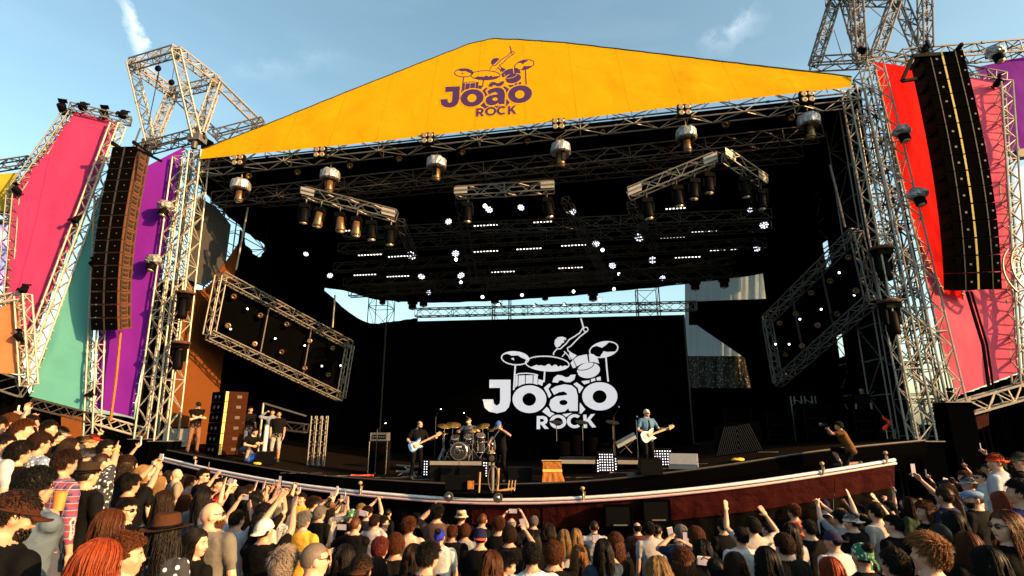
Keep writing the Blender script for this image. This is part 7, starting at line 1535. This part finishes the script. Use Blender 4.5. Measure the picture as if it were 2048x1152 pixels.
put(723, 1140, 50, hat='capback', hatcol=(.05, .02, .012), hair='short', hcol=DK, sh=TEE, desc='person in a dark brown cap at the bottom edge')
put(752, 1138, 44, 'f', hair='longwavy', hcol=BR, sh=(.2, .03, .2), desc='woman with long wavy brown hair and plum top at the bottom edge')
put(690, 1112, 44, 'f', hair='long2', hcol=DK, sh=TEE, desc='woman with loose black hair right of the man in glasses')
put(760, 1098, 40, hair='short', hcol=(.12, .02, .015), sh=TEE, desc='person with dark red hair below the pale grey shirt')
put(790, 1092, 38, hair='curly', hcol=OB, sh=TEE, desc='man with curly auburn hair left of the peach shirt', hy=20)
put(961, 1076, 42, hat='capred', hatcol=(.012, .014, .05), hair='buzz', hcol=DK, sh=TEE, desc='man in a navy cap with red brim turned backwards', skin=.15)
put(965, 1040, 30, hair='buzz', hcol=OB, sh=TEE, desc='man with cropped auburn hair above the navy cap')
put(1023, 1048, 28, hair='ring', hcol=GR, sh=TEE, R=(1045, 1030), L=(1008, 1032), hR='hold', hL='hold', ph=(1026, 1022, 90, 'small camera phone lifted high above the middle of the crowd'), desc='bald grey man stretching both arms up with a phone')
put(1068, 1044, 26, hair='short', hcol=GR, sh=TEE, desc='man with short grey hair right of the lifted phone')
put(1019, 1072, 40, hair='curly', hcol=BR, sh=TEE, desc='man with curly brown hair below the lifted phone', R=(1052, 1066), hR='hold', ph=(1046, 1048, 15, 'grey phone held upright right of the curly haired man', 'alu_dull'), Rp=(1, -.2, -1))
put(1014, 1130, 54, 'f', hair='short2', hcol=BLK, sh=TEE, hy=-82, hp=-8, skin=.05, desc='young woman with black hair in profile at the bottom middle')
put(983, 1128, 50, 'f', hair='long', hcol=OB, sh=TEE, desc='woman with long straight auburn hair left of the profile face')
put(1063, 1112, 44, hair='short', hcol=BLK, sh=(.66, .68, .74), desc='man in a bright white shirt at the bottom middle')
put(1107, 1110, 54, hair='curly', hcol=OB, sh=TEE, desc='person with a big curly auburn head right of the white shirt')
put(1068, 1078, 36, 'f', hair='long2', hcol=DK, sh=TEE, desc='woman with loose black hair above the white shirt')
put(1158, 1108, 46, 'f', hair='long', hcol=(.24, .10, .03), sh=TEE, desc='woman with long light brown hair below the guitarist')
put(1128, 1072, 32, 'f', hair='longwavy', hcol=BL, sh=(.4, .4, .42), desc='blond woman with wavy hair in the middle of the crowd')
put(1152, 1070, 32, 'f', hair='long', hcol=BL, sh=TEE, desc='blond woman with straight hair beside the wavy blond one')
put(1188, 1054, 30, hair='buzz', hcol=BR, sh=(.3, .33, .4), desc='man with cropped brown hair left of the skirt openings', skin=.15)
put(1206, 1098, 38, 'f', hair='long2', hcol=DK, sh=(.03, .05, .08), R=(1204, 1100), hR='hold', ph=(1192, 1082, 5, 'dark phone held upright left of the long curly hair'), desc='woman with loose black hair holding an upright phone', Rp=(1, -.2, -1))
put(1231, 1088, 44, 'f', hair='curlylong', hcol=OB, sh=TEE, desc='woman with a big mane of curly auburn hair')
put(1274, 1056, 27, hair='ring', hcol=DK, sh=(.06, .02, .02), desc='bald man close to the skirt openings', skin=.1)
put(1298, 1060, 32, hair='short2', hcol=DK, sh=(.36, .36, .38), desc='person with tousled black hair in a grey shirt below the skirt openings')
put(1316, 1062, 28, 'f', hair='bun', hcol=DK, sh=TEE, hy=-50, desc='woman with tied up black hair looking right')
put(1362, 1068, 30, hair='short', hcol=GR, sh=(.02, .03, .07), L=(1340, 1078), hL='hold', ph=(1341, 1066, 10, 'phone with pinkish screen held up in the right middle', 'white'), desc='grey haired man in navy holding a phone with pinkish screen')
put(1392, 1076, 34, hair='curly', hcol=OB, sh=TEE, R=(1372, 1090), hR='hold', ph=(1371, 1076, 0, 'dark phone held upright below the pinkish phone'), desc='man with curly auburn hair holding a dark upright phone')
put(1315, 1140, 50, 'f', hair='bob', hcol=BL, sh=TEE, desc='woman with pale blond bobbed hair at the bottom')
put(1366, 1128, 46, 'f', hair='curlylong', hcol=OB, sh=TEE, desc='woman with long curly auburn hair right of the blond bob')
put(1404, 1098, 36, 'f', hair='bob', hcol=DK, sh=TEE, desc='woman with bobbed black hair above the white phone')
put(1432, 1140, 46, 'f', hair='pony', hcol=DK, sh=(.4, .02, .03), R=(1432, 1136), hR='hold', ph=(1410, 1122, 84, 'white phone held sideways at the bottom right', 'white'), desc='woman in a red top holding a white phone sideways', Rp=(1, -.2, -1))
put(1445, 1052, 32, hair='short', hcol=DK, sh=TEE, desc='man with short black hair left of the white tee shirt')
put(1482, 1074, 42, hair='short', hcol=DK, sh=(.58, .58, .60), desc='man with short black hair in a white tee shirt at the right', hy=12)
put(1470, 1130, 48, 'f', hair='long', hcol=BR, sh=TEE, desc='woman with long straight brown hair below the white tee shirt')
put(1536, 1060, 34, hair='short', hcol=BR, sh=(.5, .5, .52), hy=25, desc='man with short brown hair and white collar looking left')
put(1533, 1120, 50, 'f', hair='long', hcol=BLK, sh=TEE, desc='woman with long black hair below the white collar')
put(1568, 1092, 38, hair='curly', hcol=BR, sh=TEE, desc='person with curly brown hair right of the long black hair')
put(1587, 1024, 30, hair='short2', hcol=OB, sh=CORAL, desc='man in a coral pink shirt near the stage at the right')
put(1649, 1012, 26, hat='cap', hatcol=(.03, .03, .10), hair='short', hcol=DK, sh=(.55, .58, .62), hy=-40, desc='man in a navy cap and white shirt near the stage at the right')
put(1653, 1042, 30, 'f', hair='longwavy', hcol=BLK, sh=TEE, hy=70, skin=.02, desc='woman with wavy black hair turned to the left below the navy cap')
put(1618, 1058, 40, hair='short', hcol=DK, sh=TEE, hy=12, desc='man with short black hair and black tee shirt below the coral shirt', skin=.1)
put(1665, 1082, 44, hat='capback', hatcol=(.03, .025, .06), hair='buzz', hcol=DK, sh=(.55, .55, .58), hy=15, desc='man in a dark cap turned backwards and white shirt')
put(1702, 1044, 38, hat='capback', hatcol=(.6, .55, .58), hair='short', hcol=DK, sh=TEE, hy=25, desc='man in a white cap turned backwards and black shirt', skin=.1)
put(1725, 1040, 28, 'f', hair='long', hcol=BL, sh=TEE, desc='blond woman right of the white cap')
put(1724, 1112, 46, 'f', hat='bandana', hatcol=(.02, .3, .12), hat_mat='greenpattern', hair='bun', hcol=BLK, sh=TEE, desc='woman with a green headscarf at the lower right')
put(1662, 1140, 48, 'f', hair='long', hcol=RD, sh=TEE, desc='woman with long ginger hair at the bottom right')
put(1787, 1050, 44, hair='short', hcol=BLK, sh=TEE, hy=20, desc='man with short black hair and black shirt right of the headscarf', skin=.1)
put(1778, 1014, 28, hair='short', hcol=DK, sh=TEE, desc='dark haired person in the shade near the right end of the rail', R=(1788, 990), L=(1768, 992), hR='hold', hL='hold')
put(1851, 1024, 34, 'f', hair='curlylong', hcol=OB, sh=TEE, hy=40, desc='woman with long curly auburn hair at the right')
put(1856, 1110, 74, hair='spiky', hcol=(.22, .09, .03), sh=TEE, hy=20, desc='big man with spiky light brown hair at the bottom right', skin=.15)
put(1905, 1045, 42, 'f', hair='long', hcol=DK, sh=TEE, desc='woman with long black hair left of the blue flat cap')
put(1935, 1090, 48, 'f', hair='long', hcol=OB, sh=TEE, desc='woman with long auburn hair below the blue flat cap')
put(1948, 998, 42, hat='flatcap', hatcol=(.16, .24, .42), hair='buzz', hcol=DK, beard=DK, sh=TEE, hy=45, desc='bearded man in a blue flat cap and black shirt')
put(1937, 968, 34, hat='cap', hatcol=(.35, .35, .38), hair='short', hcol=BR, sh=TEE, shirt_mat='bluepattern', L=(1902, 970), hL='hold', ph=(1891, 962, 80, 'pale phone held out sideways at the right of the crowd', 'white'), hy=35, desc='man in a grey cap and blue patterned shirt holding out a phone')
put(1960, 955, 30, hair='short', hcol=BR, sh=(.36, .40, .46), hy=45, shades=True, desc='man in sunglasses and pale shirt left of the red cap', skin=.05)
put(1928, 955, 28, hair='short2', hcol=OB, sh=TEE, hy=30, desc='man with tousled auburn hair above the grey cap')
put(1990, 924, 36, hat='capback', hatcol=(.75, .06, .02), hair='short', hcol=DK, sh=(.36, .40, .48), hy=40, desc='man in an orange red cap and pale blue shirt at the right')
put(2040, 922, 36, hat='cap', hatcol=(.09, .10, .06), hair='short', hcol=DK, sh=TEE, hy=50, shades=True, desc='person in a camouflage cap at the right edge')
put(2003, 1004, 40, 'f', hair='long', hcol=(.22, .05, .02), sh=TEE, desc='woman with long reddish brown hair below the orange red cap')
put(2012, 1052, 58, 'f', hair='long', hcol=OB, shades=True, hy=78, sh=TEE, skin=.02, L=(2014, 1112), hL='hold', ph=(2014, 1082, 8, 'large phone held upright by the woman in sunglasses', 'cream'), desc='woman in sunglasses in profile at the right edge')
put(2040, 985, 46, hair='short', hcol=BLK, sh=(.02, .03, .12), hy=30, desc='man in a navy shirt at the right edge')
put(1880, 1072, 44, hair='buzz', hcol=DK, sh=TEE, desc='man with cropped black hair above the spiky haired man')
put(1975, 1125, 60, 'f', hair='long', hcol=BLK, sh=TEE, desc='woman with long black hair at the bottom right corner')
put(1790, 1130, 56, hair='short', hcol=DK, sh=TEE, desc='man with short black hair left of the spiky haired man')

# fill the gaps between the noticed people
random.seed(42)
BND = [(0, 830), (100, 850), (200, 884), (300, 935), (400, 950), (600, 992), (800, 1022), (1000, 1036), (1300, 1046), (1500, 1036), (1700, 1015), (1800, 1000), (1900, 955), (2000, 915), (2048, 912)]
cpos = [(c[0].matrix_world.translation.x, c[0].matrix_world.translation.y) for c in CROWD]; feat = [(c[1], c[2], c[3], c[4]) for c in CROWD]; fill = []
hairs_m = ['short', 'short2', 'spiky', 'buzz', 'short', 'curly', 'side', 'short2']; hairs_f = ['long', 'long2', 'longwavy', 'bob', 'pony', 'bun', 'long', 'curlylong']
cols = [BLK, DK, BR, DK, OB, BLK, BR, DK, DK, BL, BLK]; shirts = [TEE, TEE, TEE, (.02, .02, .03), (.015, .02, .05), (.10, .10, .11), (.30, .30, .32), (.05, .012, .012), TEE, (.03, .05, .03), (.20, .22, .26), TEE, (.40, .38, .36)]
tries = 0
while tries < 40000 and len(fill) < 240:
    tries += 1; Y = 2.6 + 11.4 * random.random() ** .6; X = random.uniform(-1.0, 1.0) * (Y + .3); hz_ = head_z(X, Y) + random.uniform(-.08, .07)
    px, py, fw = project((X, Y, hz_)); hh = .235 * F / fw
    if not (-15 < px < 2062) or py > 1152 + hh * .3 or py - hh * .5 < itp(BND, min(max(px, 0), 2048)) - 2: continue
    rl = (R3[0].y if px < 330 else min(R3, key=lambda q: abs(q.x - X)).y)
    if Y > rl - 1.15: continue
    bad = False
    for fx_, fy_, fh, fY in feat:
        dx = abs(px - fx_); dy = py - fy_
        if Y < fY + .1 and dx < (hh * .5 + fh * .30) and dy > -hh * 1.5 and dy < hh * .62 + fh * .40: bad = True; break      # would hide a noticed head
        if dx < .5 * max(hh, fh) and abs(dy) < .6 * max(hh, fh): bad = True; break
    if bad: continue
    for qx, qy, qY in fill:
        if (qx - X) ** 2 + (qY - Y) ** 2 < .17: bad = True; break
    if bad: continue
    for qx, qY in cpos:
        if (qx - X) ** 2 + (qY - Y) ** 2 < .12: bad = True; break
    if bad: continue
    fill.append((X, py, Y)); sex = random.choice('mf'); hs = random.choice(hairs_m if sex == 'm' else hairs_f); hc_ = random.choice(cols); shc = random.choice(shirts)
    hat = random.choice(['cap', 'capback', 'bucket']) if random.random() < .10 else None; hyv = random.choice((-25, 0, 0, 0, 25))
    pose = random.choice(('film', 'film1', 'up', 'both', 'film', 'clap', 'film1')) if (random.random() < (.34 if Y > 7 else .2) and Y > 4.2) else None
    if pose: sex = 'm' if pose == 'both' else sex; hyv = 0
    put(px, py, hh, sex, pose, hy=hyv, hp=0, hair=hs, hcol=hc_, hat=hat, hatcol=random.choice(((.02, .02, .02), (.3, .3, .3), (.03, .04, .12), (.2, .1, .05))), sh=shc, skin=random.random() ** 2 * .8,
        desc='@' + '%s|%s|%s|%s|%s' % ({'film': ' filming with both hands', 'film1': ' holding up a phone', 'up': ' with one arm up', 'both': ' with both arms up', 'clap': ' clapping overhead', None: ''}[pose], 'man' if sex == 'm' else 'woman', HN[hs] + ' ' + cname(hc_) + ' hair', {0: 'black', 1: 'black', 2: 'black', 3: 'black', 4: 'dark navy', 5: 'charcoal', 6: 'grey', 7: 'dark red', 8: 'black', 9: 'dark green', 10: 'grey', 11: 'black', 12: 'pale'}[shirts.index(shc)], {'cap': 'cap', 'capback': 'backward cap', 'bucket': 'bucket hat'}.get(hat, '')))
# labels for the fillers: look, then the noticed neighbour they stand next to
named = [c for c in CROWD if not c[0]['label'].startswith('@')]
used = set(c[0]['label'] for c in named)
marks = [(0, 'at the far left edge'), (110, 'under the teal banner'), (240, 'below the left tower'), (380, 'below the speaker stack'), (520, 'below the stage left entrance'), (660, 'left of the bass cabinet line'), (760, 'below the bass cabinet'), (840, 'below the bassist'), (925, 'below the drum kit'), (1000, 'below the singer'), (1105, 'below the draped case'), (1210, 'below the LED grid'), (1300, 'below the guitarist'), (1400, 'below the grey floor monitor'), (1500, 'below the chevron screen'), (1620, 'left of the photographer'), (1720, 'below the photographer'), (1850, 'below the right tower'), (2000, 'at the far right edge')]
for o, px, py, hh, Y in sorted(CROWD, key=lambda c: c[1]):
    if not o['label'].startswith('@'): continue
    a_, s_, h_, c_, t_ = o['label'][1:].split('|'); w = min(marks, key=lambda m_: abs(m_[0] - px))[1]
    lab = '%s%s, %s%s, %s top, %s' % (s_, a_, h_, (' and ' + t_) if t_ else '', c_, w)
    lab = ' '.join(lab.split()[:13])
    if lab in used:
        k = 1
        while '%s, %s from left' % (lab, ORD[k]) in used: k += 1
        lab = '%s, %s from left' % (lab, ORD[k])
    used.add(lab); o['label'] = lab

phs = [x for x in bpy.data.objects if str(x.get('label', '')).startswith('PH@')]
pu = set()
for x in sorted(phs, key=lambda q: project(q.location)[0]):
    px = int(x['label'][3:]); w = min(marks, key=lambda m_: abs(m_[0] - px))[1]; k = 0
    while (w, k) in pu: k += 1
    pu.add((w, k)); x['label'] = 'phone held up in the crowd %s, %s from left there' % (w, ORD[k])
# ---------------------------------------------------------------- tidy helper properties
for o in list(bpy.data.objects):
    if '_org' in o: del o['_org']
bpy.data.scenes.remove(WORK)
bpy.context.view_layer.update()
